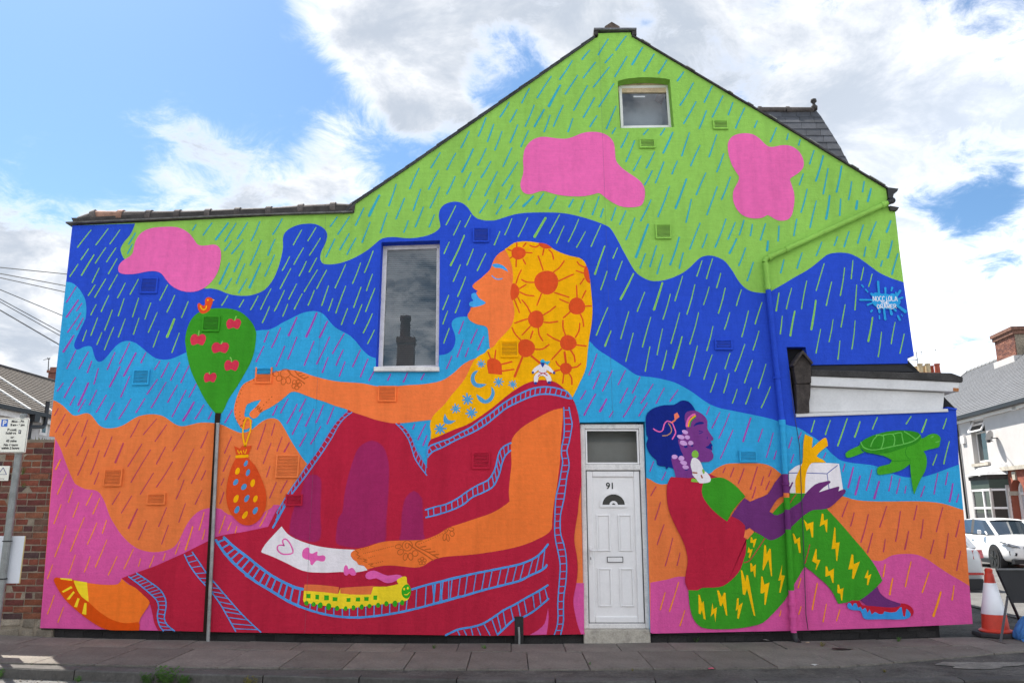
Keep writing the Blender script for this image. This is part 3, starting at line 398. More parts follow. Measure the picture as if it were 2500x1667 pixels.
o henna -2931,3164,39,32,20 -2889,3108,36,34,-20 -2831,3068,29,39,10 -2773,3082,29,42,-15 -2815,3171,62,53,0 -2634,3026,28,29,0 -2662,2994,28,26,0 -2698,3011,26,29,0 -2694,3059,28,26,0 -2653,3063,26,26,0 -2664,3032,16,16,0
s henna 11.8 -2787,3208 -2738,3151 -2644,3099 -2566,3040;-2700,3204 -2647,3142 -2569,3097;-2655,3168 -2607,3176;-2627,3137 -2576,3150;-2586,3103 -2527,3124
dots henna -3204,3092,-3258,3063,2,8 -3301,3040,-3331,3000,2,8 -3347,2959,-3357,2919,2,8 -3373,2873,-3391,2812,2,8 -3400,2766,-3404,2715,2,8 -3400,2663,-3389,2612,2,8 -3363,2567,-3362,2565,1,8 -2965,2876,-3057,2777,4,8 -3344,2686,-3336,2599,3,8
s henna 11.6 -3156,2738 -3121,2769 -3137,2715 -3094,2753 -3116,2695 -3067,2727 -3103,2686 -3071,2695;-3327,2509 -3313,2528 -3300,2515;-3299,2573 -3282,2596
g painted_head_scarf
p scarf -94,4787! -40,4823 27,4872 135,4893 242,4889 350,4872 444,4855 524,4794 631,4738 751,4696 858,4672 924,4626 962,4535 993,4382 1009,4188 1018,3997 1003,3806 970,3618 947,3457 924,3258 882,3139 842,3061 801,2972 742,2860! 541,2831 26,2831 -486,2471 -988,2331! -993,2381 -990,2445 -1005,2522 -993,2586 -963,2650 -900,2715 -824,2792 -749,2896 -660,3000 -583,3105 -533,3210 -495,3290 -456,3356 -391,3404 -339,3430 -301,3477 -235,3504 -170,3591 -79,3685 -7,3779 26,3888 30,3997 7,4106 -7,4202 7,4326 13,4437 0,4549 -27,4647 -60,4731
e sun 83,4734,94,87,0 439,4344,153,159,0 820,4031,106,112,0 303,3861,100,115,0 176,3490,110,117,0 703,3557,105,100,0 670,3232,74,73,0
p sun 339,4869 390,4869 444,4855 514,4807 470,4794 417,4794 363,4823
p sun 950,4563 978,4493 996,4330! 959,4347 927,4409 915,4479 929,4535
p sun 7,4326 47,4324 86,4271 93,4202 66,4147 20,4113 -3,4113 -20,4188 -13,4257
p sun -306,3337! -248,3364 -182,3344 -130,3284 -123,3152! -292,3166! -312,3271
s sun 17.9 61,4816 61,4872;141,4816 182,4872;175,4742 258,4737;141,4654 174,4584;56,4647 51,4549;7,4689 -27,4664;-7,4766 -56,4785;343,4837 296,4813 229,4837;410,4790 393,4706;470,4780 517,4731 533,4650;398,4504 362,4619 335,4696;527,4479 602,4535 670,4630;593,4361 693,4409 785,4451;538,4209 624,4181 723,4147;374,4195 345,4120 315,4040;286,4344 186,4347 120,4382;936,4542 863,4577 834,4621;914,4465 818,4500;920,4396 868,4319
s sun 17.6 51,4326 80,4423 118,4507;93,4260 180,4315;100,4216 186,4175 279,4166;73,4147 109,4072;30,4113 66,4024 95,3945;825,4144 821,4306;888,4133 939,4237;926,4031 1005,4033;860,3928 890,3861 901,3766;740,3962 646,3877;715,4072 603,4122;238,3935 185,4038 126,4113;396,3915 489,3976 552,4031;402,3823 474,3817 579,3833;331,3752 341,3658 386,3584;237,3777 125,3655;204,3867 132,3847 33,3809
s sun 18.6 118,3584 39,3671 0,3755;229,3611 263,3709;281,3477 379,3477 465,3537;669,3658 642,3752 643,3847;793,3624 841,3712 853,3809;798,3531 929,3516;732,3464 776,3390 785,3314;621,3484 495,3344;603,3577 524,3611 440,3669;-267,3357 -300,3441;-215,3351 -203,3464;-130,3284 0,3317;-123,3199 26,3221;598,3258 566,3284 547,3324;741,3242 806,3251 859,3295;708,3166 739,3113 742,3028;643,3163 628,3047;598,3212 539,3202 467,3166
s sun 27.7 241,3390 352,3298;130,3375 32,3126;65,3514 -89,3517;671,3300 656,3441
p moon -418,3204! -468,3197 -506,3145 -508,3066 -466,3007 -388,2990 -313,3033! -375,3040 -434,3046 -464,3092 -457,3151
p moon -439,2909! -419,2844 -361,2799 -296,2799 -238,2844 -213,2922 -233,2981 -259,3000! -252,2935 -277,2870 -329,2838 -374,2870
p moon -824,2669! -840,2612 -833,2560 -794,2541 -743,2547 -686,2586! -743,2583 -789,2599
star moon -384,3287,55 -165,3063,62 9,3033,54 -548,2844,77 -691,2730,62 -498,2678,71 -880,2483,74
g painted_dress
p dress -4590,730! -4432,790 -4233,859 -4075,928 -3877,1018 -3758,1078 -3620,1148 -3520,1198 -3398,1228 -3193,1259 -2906,1319! -2822,1502! -2759,1594 -2690,1705 -2609,1829 -2552,1928 -2477,2053 -2388,2179 -2319,2305 -2248,2432 -2189,2522 -2128,2599 -2055,2676 -2016,2717! -1966,2691 -1875,2660 -1784,2631 -1693,2599 -1589,2573 -1486,2554 -1422,2550! -1364,2552! -1331,2515 -1265,2458 -1212,2356 -1157,2229 -1091,2128 -1032,2022! -1028,2116 -1030,2217 -1013,2318 -982,2359! -919,2381 -830,2420 -716,2471 -563,2528 -461,2586 -359,2657 -244,2740 -142,2825 -39,2909 52,2974 155,3033 259,3072 376,3088 492,3076 583,3033 672,2948 742,2863 785,2766 815,2650 825,2570! 833,2445! 836,2318! 839,2191 838,2003 838,1841 831,1767 803,1631 788,1481 760,1335 742,1214 744,1118 765,998 775,879 769,760 749,642 722,525 718,431 737,315 765,200 800,109! 836,107! -237,90! -3090,125! -3556,134! -4104,149! -4151,215 -4178,292 -4208,389 -4257,476 -4368,564 -4458,642
p plum2 -1709,2346 -1865,2261 -1934,2091 -1988,1878 -2017,1692 -2036,1486 -2077,1420 -2097,1238 -2087,1124 -1981,1088 -1795,1076 -1623,1127 -1500,1151 -1494,1359 -1485,1604 -1479,1754 -1483,2003 -1508,2141 -1568,2274
p plum -1708,2337 -1858,2255 -1927,2091 -1981,1878 -2011,1692 -2026,1486 -2071,1420 -2087,1238 -2080,1132 -1981,1094 -1795,1079 -1623,1130 -1512,1154 -1507,1359 -1496,1604 -1491,1754 -1493,2003 -1517,2141 -1578,2267
p plum2 -2413,1937 -2499,1884 -2545,1705 -2594,1604 -2645,1420 -2657,1244 -2634,1226 -2544,1172 -2285,1159 -2286,1481 -2290,1702 -2307,1891
p plum -2413,1928 -2491,1878 -2533,1705 -2581,1604 -2633,1420 -2645,1244 -2622,1229 -2532,1178 -2295,1166 -2296,1481 -2303,1702 -2316,1884
p plum2 -1183,1744 -1275,1668 -1302,1604 -1321,1481 -1328,1238 -1328,1151 -1046,1168 -1047,1238 -1061,1481 -1077,1653
p plum -1182,1736 -1262,1668 -1289,1604 -1311,1481 -1316,1238 -1317,1156 -1056,1172 -1057,1238 -1071,1481 -1090,1653
p pband 421,396! 426,292 415,188 400,104! 206,100! 303,154 377,223 402,304
g painted_sleeve_arm
p skin2 624,2737! 514,2715 398,2663 282,2599 154,2522 64,2445 6,2369 -13,2280 -10,2166 -6,2053 -19,1941 -32,1816 -38,1717 -29,1612! -125,1542 -250,1475 -412,1420 -599,1359 -760,1305 -868,1238 -979,1190 -1078,1166 -1301,1160 -1450,1154 -1574,1136 -1696,1094 -1819,1064 -1868,1052 -1904,1022 -1905,986 -1876,944 -1838,920 -1811,884 -1749,873 -1742,849 -1704,829! -1613,855 -1503,873 -1391,873 -1268,861 -1144,851 -1046,869 -949,932 -826,968 -678,983 -470,998 -248,1028 -37,1064 149,1112 311,1178 423,1238 473,1299 480,1384 488,1481 508,1616 542,1791 562,1941 583,2091 592,2255 600,2381 614,2509 627,2676
o henna -1349,1091,37,23,-10 -1320,1028,37,31,-30 -1261,974,25,41,10 -1199,976,27,41,-15 -1146,1012,35,33,30 -1241,1100,60,60,0 -1244,1103,22,31,0 -1060,950,20,19,0 -1033,932,20,19,0 -1044,902,19,18,0 -1078,902,19,18,0 -1091,932,19,18,0 -799,1202,21,43,10 -762,1190,17,39,-10 -713,1238,25,31,-20 -726,1290,35,19,10 -784,1272,16,16,0
s henna 13.4 -1220,1124 -1175,1082 -1049,1010 -930,932;-1065,1160 -1121,1148 -1145,1118 -1126,1088 -1000,1028 -869,956;-1082,1084 -1020,1094;-1032,1055 -964,1064;-994,1025 -911,1034;-944,994 -864,1000
s henna 9.7 -1855,1046 -1817,1016 -1841,998 -1797,980 -1827,956 -1777,950;-1765,950 -1709,938 -1761,924 -1711,912;-1694,890 -1633,896 -1675,873 -1619,857
dots henna -1794,1058,-1702,1079,4,6 -1755,1010,-1411,1094,17,6 -1691,962,-1624,983,4,6 -1602,902,-1529,920,4,6 -1102,1118,-831,1238,11,6
g painted_paper
p paper -2746,1323! -2672,1238 -2569,1178 -2417,1124 -2266,1088 -2067,1064 -1858,1054! -1901,1024 -1907,983 -1875,940 -1837,917 -1811,881 -1747,869 -1704,822! -1845,795 -2030,801 -2177,793 -2399,801 -2524,837 -2677,908 -2829,974 -2930,1010 -2969,1034 -2925,1118 -2844,1214
s pinkm 17.1 -2701,1100 -2732,1106 -2773,1100 -2780,1058 -2732,1010 -2658,1001 -2593,1019 -2610,1082 -2651,1148 -2693,1178 -2723,1160 -2715,1124 -2701,1100
p pinkm -2484,998 -2475,1052 -2427,1082 -2401,1064 -2396,1022 -2361,1010 -2313,1034 -2300,1022 -2305,998 -2285,983 -2236,992 -2204,968 -2215,926 -2257,920 -2301,932 -2331,908 -2354,879 -2379,890 -2388,932 -2432,944 -2470,962
p pinkm -1982,843 -1965,879 -1940,867 -1926,831 -1896,849 -1865,837 -1832,784 -1855,760 -1893,766 -1918,784 -1942,760 -1979,778
g painted_rail_tracks
l rail 11.1 24 -2814,1478 -2736,1631 -2656,1767 -2575,1891 -2477,2053 -2388,2179 -2318,2293 -2248,2420 -2177,2535 -2104,2624 -2024,2702|-2821,1398 -2748,1520 -2686,1643 -2617,1742 -2500,1903 -2383,2078 -2277,2242 -2195,2381 -2125,2522 -2052,2618 -1966,2686
s rail 22.1 -2850,1305 -2784,1432 -2717,1567 -2638,1715
s rail 17.3 -2748,1520 -2686,1643 -2617,1742 -2500,1903 -2383,2078 -2277,2242
l rail 11.5 11 -1364,2547 -1292,2477 -1225,2381 -1184,2280 -1130,2166 -1065,2078 -1032,2015|-1422,2547 -1343,2471 -1263,2356 -1215,2229 -1180,2128 -1114,2028 -1029,1922
l rail 16.4 32 -1035,2166 -1012,2261 -905,2312 -765,2362 -639,2432 -512,2496 -385,2586 -257,2676 -129,2779 0,2863 129,2929 259,2981 388,3000 504,2994 608,2968 685,2935 735,2863|-1028,2135 -966,2204 -840,2261 -701,2337 -549,2407 -422,2471 -295,2554 -180,2650 -64,2740 64,2805 193,2863 323,2903 452,2909 581,2889 671,2863 741,2851
l rail 15.3 19 -10,2312 -102,2267 -153,2204 -178,2116 -196,2028 -228,1953 -290,1866 -416,1804 -541,1729 -665,1643 -790,1582 -914,1551 -1039,1514|-15,2223 -83,2154 -120,2066 -145,1965 -189,1853 -239,1779 -352,1717 -477,1662 -577,1582 -689,1526 -788,1490 -912,1453 -1031,1426
l rail 12.9 32 637,2747 639,2637 640,2509 632,2381 604,2255 603,2154 615,2091 594,1965 567,1816 534,1692 520,1579 512,1420 508,1262 521,1142 551,998 568,879 560,736 545,583 535,431 536,292 522,188 491,105|701,2747 719,2637 736,2547 722,2445 695,2318 668,2217 685,2116 690,2028 663,1903 642,1754 628,1665 608,1579 581,1457 573,1323 584,1214 614,1118 637,998 644,879 640,760 626,642 606,525 600,385 596,234 564,105
l rail 26.5 15 -3427,1198 -3283,1078 -3109,958 -3021,890 -2892,801 -2764,725 -2637,666 -2537,624 -2450,607|-3518,1168 -3402,1018 -3247,869 -3052,721 -2982,675 -2803,577 -2626,478 -2469,410
l rail 15.6 22 -1156,607 -980,660 -735,719 -958,660 -713,730 -468,778 -222,825 25,873 148,908 272,962 359,1034 422,1106|-1162,379 -974,426 -731,490 -952,426 -709,490 -465,560 -221,624 -37,666 86,701 209,760 308,801 395,855
s rail 13.1 -2355,443 -2358,379;-2269,431 -2277,356;-2176,408 -2173,338;-2078,396 -2074,309;-1981,402 -1974,304;-1898,408 -1893,298;-1801,408 -1797,292;-1707,420 -1702,298;-1609,431 -1607,309;-1518,443 -1518,317;-1427,455 -1425,333;-1317,466 -1320,350;-1226,490 -1235,362
s rail 25.5 -3152,992 -3021,890 -2892,801 -2764,725 -2637,666 -2537,624 -2444,607
s rail 25.3 -3136,766 -2982,675 -2803,577 -2626,478 -2426,396 -2227,338 -2031,304 -1811,292 -1581,309 -1338,344 -1096,396 -853,460 -609,525 -587,525 -343,595 -98,654 86,701 209,760 333,813 395,855 410,884
s rail 25.2 -1175,604 -980,660 -674,730 -468,778 -222,825 25,873 148,908 272,962 359,1034 428,1118
l rail 12.1 17 -4510,750 -4378,662 -4246,564 -4156,486 -4124,408 -4129,311 -4100,215 -4042,142|-4422,790 -4258,691 -4127,603 -4056,505 -4037,408 -4046,292 -4009,215 -3911,142
l rail 12.2 15 -3875,998 -3803,879 -3689,740 -3588,642 -3510,564 -3397,427 -3306,292 -3203,138|-3785,1028 -3681,898 -3589,780 -3455,642 -3322,505 -3168,350 -3038,234 -2909,130
s rail 22.4 -769,96 -703,128 -607,165 -461,188 -340,223 -219,292 -98,373 24,431 171,513 306,583 423,654
s rail 22.4 -170,101 -97,165 24,269 134,298 268,373 428,501
s rail 13.0 -631,142 -606,98;-558,154 -527,98;-473,171 -454,98;-401,177 -364,98;-322,211 -254,98;-231,263 -170,101;-171,315 -127,148;-104,362 -73,200;-18,408 18,263;67,455 97,309;141,484 171,344;245,536 262,396;319,583 336,449;386,613 416,501
g painted_train
p pinkm -1726,760 -1697,801 -1624,817 -1549,790 -1462,760 -1364,772 -1289,754 -1361,701 -1459,674 -1533,701 -1596,730 -1657,719 -1706,725
p tyellow -2437,595! -2265,589 -2031,560! -2015,613! -2004,566! -1895,548 -1651,554! -1635,624 -1605,636 -1470,636 -1333,666! -1355,707 -1313,736 -1277,751 -1240,742 -1232,677 -1200,642 -1186,572 -1208,501 -1257,472 -1402,449 -1585,431 -1767,408 -1949,387 -2072,402 -2232,431 -2380,449 -2436,466 -2440,536
p troof -2434,660! -2244,654 -2028,630! -2037,554! -2240,577 -2443,589!
p troof -2015,621! -1838,633 -1624,644! -1651,548! -1834,546 -2009,560!
e tgreen2 -1238,581,55,80,0 -2401,451,24,26,0 -2316,439,24,26,0 -2239,428,29,33,0 -2139,414,29,38,0 -2040,394,24,28,0 -1941,391,21,26,0 -1849,401,22,28,0 -1755,410,24,29,0 -1663,420,23,24,0 -1563,429,24,27,0 -1467,446,24,28,0 -1367,446,27,35,0 -1283,457,24,29,0
q tgreen2 -2382,531,49,47 -2278,519,43,53 -2169,511,55,53 -2068,495,55,44 -1911,487,43,44 -1800,492,49,44 -1701,499,51,44 -1600,513,43,49
e tyellow -1264,609,11,15,0 -1222,619,11,15,0
s tyellow 9.6 -1259,548 -1228,546 -1201,572
g painted_foot
p foot -5141,711! -4994,681 -4787,658 -4624,666 -4589,726! -4501,662 -4415,622 -4282,515 -4231,456 -4268,379 -4320,292 -4334,224! -4538,234 -4747,292 -4967,447
p shoe -5387,711 -5360,740 -5318,734 -5141,711! -5110,622 -5037,525 -4938,456 -4815,359 -4663,273 -4497,230 -4346,244! -4323,215 -4326,149! -4610,151! -4733,167 -4905,253 -5103,389 -5239,505 -5335,622
p tyellow -5314,734! -5173,724! -5164,701! -5302,717!
p tyellow -5151,705! -4991,685! -4945,466! -5037,525 -5110,622
p tyellow -5273,583! -5174,642! -5151,622! -5257,568!
p tyellow -5207,495! -5137,587! -5120,568! -5176,490!
p tyellow -5110,412! -5081,509! -5055,501! -5074,404!
p tyellow -5009,334! -4993,456! -4968,451! -4957,321!
g painted_spotted_bag
s scarf 19.0 -3249,2265 -3284,2397 -3284,2524 -3249,2620 -3208,2588 -3196,2482 -3225,2354 -3249,2265
p bag -3351,2126! -3214,2137! -3112,2039 -3028,1893 -2966,1748 -2947,1625 -2960,1502 -3016,1400 -3095,1343 -3178,1335 -3263,1370 -3353,1461 -3415,1584 -3436,1727 -3427,1872 -3396,2018
p bag -3383,2274! -3311,2244! -3277,2280! -3248,2259! -3213,2274! -3167,2280! -3205,2160! -3343,2160!
s scarf 33.7 -3348,2145 -3205,2154
s scarf 10.6 -3335,2223 -3315,2181 -3296,2219 -3281,2181;-3267,2223 -3243,2181 -3229,2232
e spotb -3224,2064,21,38,20 -3191,1955,23,42,15 -3330,1841,27,41,30 -3227,1785,29,41,35 -3183,1649,25,45,25 -3291,1516,27,45,20 -3071,1506,27,45,25
e scarf -3318,1972,27,42,15 -3125,1831,27,46,10 -3311,1645,27,49,20 -3079,1645,25,41,15 -3190,1455,25,49,30
g painted_karate_figure
p paper 247,3192! 280,3238 338,3278 362,3287! 380,3242! 406,3284! 455,3265 507,3205 530,3185! 509,3168! 468,3192 429,3212 429,3185 474,3139 492,3074! 434,3061! 415,3120 376,3139 331,3126 321,3061! 272,3058! 272,3120 299,3166 331,3185 327,3212 279,3172!
p navyb 354,3308! 406,3308! 403,3278 380,3242! 360,3278
p cyan2 352,3308! 362,3340 397,3344 413,3317 472,3324 458,3295 440,3275 411,3302!
e navyb 260,3179,13,16,0 522,3176,14,16,0 291,3046,19,18,0 460,3053,22,18,0
s dressr 10.5 338,3185 383,3168 431,3185;324,3133 383,3172 439,3139
g painted_hair
p hair 1642,2404 1638,2481 1638,2583 1648,2648 1691,2706 1770,2748 1874,2774 1990,2777 2056,2815 2108,2832 2172,2818 2221,2770 2251,2712 2280,2660 2270,2455 2207,2201 2099,2076 1956,1998! 1894,2025! 1867,1990! 1856,2028! 1793,2032 1756,2051 1751,2101 1696,2151 1648,2227 1636,2303 1660,2366
p purple 2119,2641 2153,2693 2244,2706 2319,2673 2369,2628 2394,2570 2387,2494 2416,2430 2453,2372 2449,2345 2419,2332! 2439,2277 2434,2220! 2426,2212 2446,2164 2430,2111 2378,2082 2315,2082 2250,2051 2191,1891! 1977,1894! 1961,1975 1930,2120 1975,2138 2038,2126 2080,2151 2055,2214 2038,2277 2025,2341 2077,2417 2132,2455 2121,2558
p hair 2219,2510 2249,2551 2301,2570 2346,2560 2345,2542 2300,2538 2254,2526
s hair 8.9 2283,2455 2336,2445 2284,2423
e hair 2381,2372,6,15,0 2114,2267,23,15,0 2191,2277,15,11,0 2108,1990,20,10,0
p hair 2352,2258 2388,2277 2418,2309 2441,2281 2426,2262 2434,2224 2402,2236
s cloud 21.8 2136,2510 2152,2583 2189,2635 2246,2663
s scarf 16.6 2156,2509 2171,2570 2208,2615 2253,2645
s tgreen2 11.5 2174,2509 2186,2558 2213,2596 2253,2628
p coral 2031,2684! 2054,2628! 1994,2583! 1988,2660!
s cloud 15.4 1955,2560 1904,2577 1864,2538 1846,2474 1810,2445 1759,2462 1728,2483
s cloud 15.4 1965,2551 1990,2481 1998,2430 1953,2356
s tan 12.8 1916,2551 1946,2494 1944,2443 1897,2404 1836,2398
s coral 18.0 2001,2590 1968,2568 1948,2555
e lilac 2114,2443,38,24,20 2060,2383,47,25,15 2139,2380,32,25,10 2088,2309,47,30,20 2177,2310,33,27,0 1973,2144,36,26,0 2054,2126,36,30,0 2079,2072,43,25,15 2101,2019,38,25,10
g painted_shirt
p dress 1920,1903! 2053,1894 2191,1893 2371,1944! 2482,1898! 2566,1381! 2619,1442! 2704,1402 2775,1335! 2774,1274! 2752,1200! 2787,1166! 2781,1177 2768,1026 2738,943 2694,836 2628,753 2525,670 2424,629 2227,621 2177,594 2067,594! 2039,659 2033,717 2053,824 2073,919 2063,1038 2025,1159 1963,1291 1895,1449 1863,1579 1858,1702 1865,1789 1887,1851
g painted_trousers
p tgreen 3108,1469! 3230,1591 3329,1663 3339,1711! 3543,1715! 3496,1628 3325,1518 3170,1453
p tgreen 2783,1173! 2882,1258! 3076,1183 3205,1255 3600,1518 3766,1528! 3901,1376 4046,1195 4179,1026 4287,860 4351,706! 4286,641 4173,553 4069,488 4007,473! 3986,488! 3908,459 3809,444! 3789,494 3758,565 3692,659 3601,741 3521,812 3449,865! 3365,741 3268,600 3186,483 3107,401 3015,314 2912,233 2789,198 2617,172 2459,164 2301,167 2205,183 2135,239 2091,331 2072,448 2067,597! 2177,594 2227,621 2424,629 2525,670 2628,753 2694,836 2738,943 2768,1026
s dress 11.0 3001,1183 2920,1074 2838,967 2786,919 2738,909;3530,1113 3496,1003 3457,899
s dress 10.0 3413,1696 3372,1653 3337,1598
g painted_shirt_sleeve
p tgreen 2482,1897 2557,1888 2643,1838 2726,1764 2802,1671! 2729,1604 2662,1530 2608,1457 2566,1381! 2470,1451 2375,1542 2305,1641 2283,1715 2290,1789 2322,1851 2393,1882
g painted_gift_box
p paper 3345,1963! 3426,2025 3517,2057 3632,2069 3835,2069 3961,2061! 3970,1950 3980,1776 3983,1739! 3540,1708! 3333,1712!
s navyb 8.8 3339,1950 3572,1950 3805,1941;3805,1941 3866,1988 3940,2041;3805,1941 3810,1851 3814,1752
p scarf 3577,2417! 3669,2372! 3646,2246! 3728,2315 3796,2366 3835,2366 3846,2277! 3772,2227 3696,2151 3763,2113 3807,2073! 3709,2076 3632,2069 3576,2000 3542,1888 3521,1711! 3408,1711! 3414,1863 3459,1963 3519,2076 3535,2201 3551,2328
g painted_holding_arms
p purpled 2789,1653! 2855,1610! 2958,1653 3075,1702 3159,1826 3255,1936! 3337,1941! 3335,1789 3371,1838 3389,1832 3345,1752 3339,1711! 3210,1659 3142,1591 3079,1497! 3111,1473 3170,1453 3326,1530 3457,1610 3499,1665 3541,1721 3649,1814 3753,1845 3829,1857 3834,1832 3747,1776 3688,1721! 3808,1758 3924,1789 3938,1776 3923,1733! 3985,1758 4011,1746 3999,1708 3910,1628 3802,1542 3700,1518 3600,1512 3495,1457 3335,1323 3203,1214 3100,1166 3038,1172 2955,1226 2883,1268 2829,1305! 2778,1284! 2775,1335 2704,1402 2619,1442! 2701,1555
p oband2 2829,1305! 2880,1260! 2796,1172! 2754,1196! 2771,1268!
g painted_sandal_foot
p purpled 4069,485! 4173,553! 4286,639! 4309,565 4377,506 4459,471 4536,448! 4526,413 4427,399 4306,407 4148,419!
p dressr 3907,448 3970,477 4056,477 4088,430 4209,419 4427,403 4527,419 4542,450 4614,438 4665,401 4681,355 4663,320 4624,302 4321,314 4176,326 4059,378 3952,413 3911,430
p lipb 3911,424 3926,453 3956,453 3971,415 3992,448 4023,448 4037,401 4068,413 4083,378 4122,401 4141,343 4169,384 4188,326 4227,355 4274,331 4323,334 4338,360 4398,349 4471,355 4511,389 4544,407 4552,314 4576,308 4597,389 4630,355 4644,320 4610,285 4536,271 4317,273 4110,273 4078,320 4058,366 3985,372 3926,389
g painted_lightning
p bolt 2181,547! 2199,541! 2218,448! 2238,477! 2252,268! 2228,279! 2215,378! 2194,326! 2174,337!
p bolt 2341,459! 2349,384! 2390,407! 2363,239! 2353,343! 2311,302!
p bolt 2401,594! 2422,594! 2455,518! 2482,570! 2500,565! 2506,311! 2490,320! 2463,459! 2443,415! 2425,424!
p bolt 2631,506! 2650,506! 2645,424! 2696,459! 2636,276! 2618,285! 2636,389! 2607,366!
p bolt 2694,824! 2712,818! 2741,694! 2758,767! 2776,765! 2832,308! 2814,314! 2754,611! 2725,541! 2701,553!
p bolt 2929,753! 2947,747! 2960,659! 3023,684! 2960,430! 2945,436! 2960,576! 2928,559! 2910,565!
p bolt 2990,1110! 3009,1104! 3011,1003! 3049,1068! 3065,1062! 3058,753! 3046,753! 3028,943! 2958,818! 2950,824!
p bolt 3185,883! 3170,765! 3209,759! 3143,567! 3129,570! 3160,712! 3126,700!
p bolt 2835,1201! 2853,1195! 2857,1165! 2905,1183! 2868,1080! 2856,1086! 2862,1134! 2827,1134!
p bolt 2803,1086! 2819,1056! 2851,1062! 2810,955! 2795,967! 2811,1020! 2786,1020!
p bolt 2809,901! 2828,901! 2838,860! 2877,889! 2861,741! 2849,747! 2841,812! 2809,800!
p bolt 3335,1243! 3353,1237! 3379,1171! 3419,1201! 3417,1020! 3396,1017! 3383,1134! 3351,1122!
p bolt 3481,1403! 3524,1352! 3595,1379! 3577,1197! 3559,1197! 3545,1304! 3505,1270!
p bolt 3703,1474! 3721,1468! 3721,1389! 3766,1407! 3747,1255! 3735,1261! 3724,1352! 3665,1322!
p bolt 3839,1316! 3851,1304! 3840,1134! 3886,1140! 3839,925! 3827,931! 3830,1068! 3784,1060!
p bolt 3598,1068! 3607,1062! 3600,943! 3642,937! 3581,822! 3575,830! 3593,895! 3542,925!
p bolt 3695,865! 3714,865! 3727,806! 3792,842! 3775,676! 3760,682! 3742,765! 3685,747!
p bolt 4016,1003! 4034,997! 4030,889! 4107,921! 4015,723! 3994,729! 4013,836! 3961,830!
p bolt 4191,824! 4196,812! 4185,759! 4227,779! 4178,653! 4162,656! 4176,729! 4142,735!
p bolt 3819,659! 3837,659! 3845,606! 3886,623! 3858,480! 3846,483! 3843,559! 3807,567!
g painted_kneeling_figure
e limeh 2224,2174,42,47,0
p limeh 2158,1848 2179,1888 2241,1866 2254,1841 2201,1841
p paper 2184,2123 2213,2132 2247,2120 2279,2086 2305,2019 2316,1982 2359,1950 2396,1888 2385,1845 2327,1830 2258,1830 2228,1870 2180,1926 2179,1950 2176,1975 2161,2051
s brown 17.6 2184,1954 2235,1950;2284,1923 2295,1891
e limeh 2313,1969,14,30,-10
g painted_turtle
p turt 4048,2159 4058,2196 4119,2234 4225,2279! 4256,2209 4294,2209! 4228,2178 4123,2140 4065,2131
p turt 4284,2234! 4381,2181 4505,2156 4602,2106! 4571,2058 4442,2027 4412,1983 4414,1939 4444,1927 4534,1939 4650,1964 4743,2002 4818,2058! 4815,1946 4818,1821 4826,1716 4837,1707 4877,1784 4932,1883 4992,1970 5026,2071 5026,2159 5000,2209! 5085,2234 5177,2253 5205,2279! 5216,2323 5228,2367 5195,2412 5139,2425 5079,2406 5024,2374 4985,2367! 4904,2323 4512,2222
p turd 4225,2279 4268,2336 4349,2380 4455,2418 4586,2450 4728,2463 4867,2457 4955,2437 4994,2386 4956,2329 4875,2285 4769,2253 4638,2209 4507,2178 4406,2178 4306,2196 4246,2241
s turl 12.7 4248,2323 4274,2260 4360,2228 4462,2234 4644,2272 4774,2298 4906,2342 4983,2406;4363,2266 4396,2336 4453,2399;4488,2241 4522,2323 4529,2399 4441,2406;4645,2279 4665,2348 4646,2418 4530,2406;4768,2304 4758,2386 4750,2437 4646,2418;4920,2355 4850,2412 4790,2450
s turd 8.9 4802,2260 4776,2196 4795,2140 4830,2108;4600,2089 4727,2096 4817,2102;4823,2102 4822,2058
e turl 5125,2386,23,11,-30
s turl 11.4 5158,2317 5211,2333
g painted_signature
e splat 4732,4091,183,99,0 4650,4139,93,62,20 4829,4139,60,55,0
r splat 4654,4153,4658,4353,29 4731,4153,4743,4270,27 4816,4232,4831,4274,27 4848,4125,4932,4235,29 4879,4111,4949,4143,24 4841,4057,4969,3954,37 4770,4016,4787,3920,32 4698,4016,4701,3855,29 4633,4029,4638,3947,29 4571,4077,4493,4043,24 4581,4109,4403,4111,24 4622,4125,4556,4191,34 4467,4277,4447,4304,21 4515,4212,4491,4249,21 4526,3954,4548,3975,24 4630,3907,4630,3863,18 4865,3904,4883,3850,29 4911,3920,4921,3899,13 4810,4016,4845,3968,29 4873,4180,4870,4208,21
w white NOCCiOLA 4570,4157,313,60
w white THE 4665,4091,109,38
w white DRAWER 4612,4050,251,49
g bare_wall_strip
p dstrip -3643,2676! -3571,2676! -3579,2524! -3576,2080! -3540,1058! -3515,123! -3580,128! -3594,662! -3614,1461! -3633,2291! -3642,2588!'''
house = thing('end_terrace_house', 'end terrace house with its whole gable wall covered by a bright mural', 'house', (0, 0, 0))
def xz(t): a, b = t.split(','); return float(a) / 1000, float(b) / 1000
def catmull(P, closed, sub):
    n = len(P); out = []
    rng = range(n if closed else n - 1)
    for i in rng:
        p1, c1 = P[i]; p2, c2 = P[(i+1) % n]
        p0 = P[(i-1) % n][0] if (closed or i > 0) and not c1 else p1
        p3 = P[(i+2) % n][0] if (closed or i < n-2) and not c2 else p2
        out.append(p1)
        if c1 and c2: continue
        k = max(2, min(6, int(math.dist(p1, p2) / sub)))
        for j in range(1, k):
            t = j / k; t2 = t*t; t3 = t2*t
            out.append(tuple(.5*((2*p1[d]) + (-p0[d]+p2[d])*t + (2*p0[d]-5*p1[d]+4*p2[d]-p3[d])*t2 + (-p0[d]+3*p1[d]-3*p2[d]+p3[d])*t3) for d in (0, 1)))
    if not closed: out.append(P[-1][0])
    return out
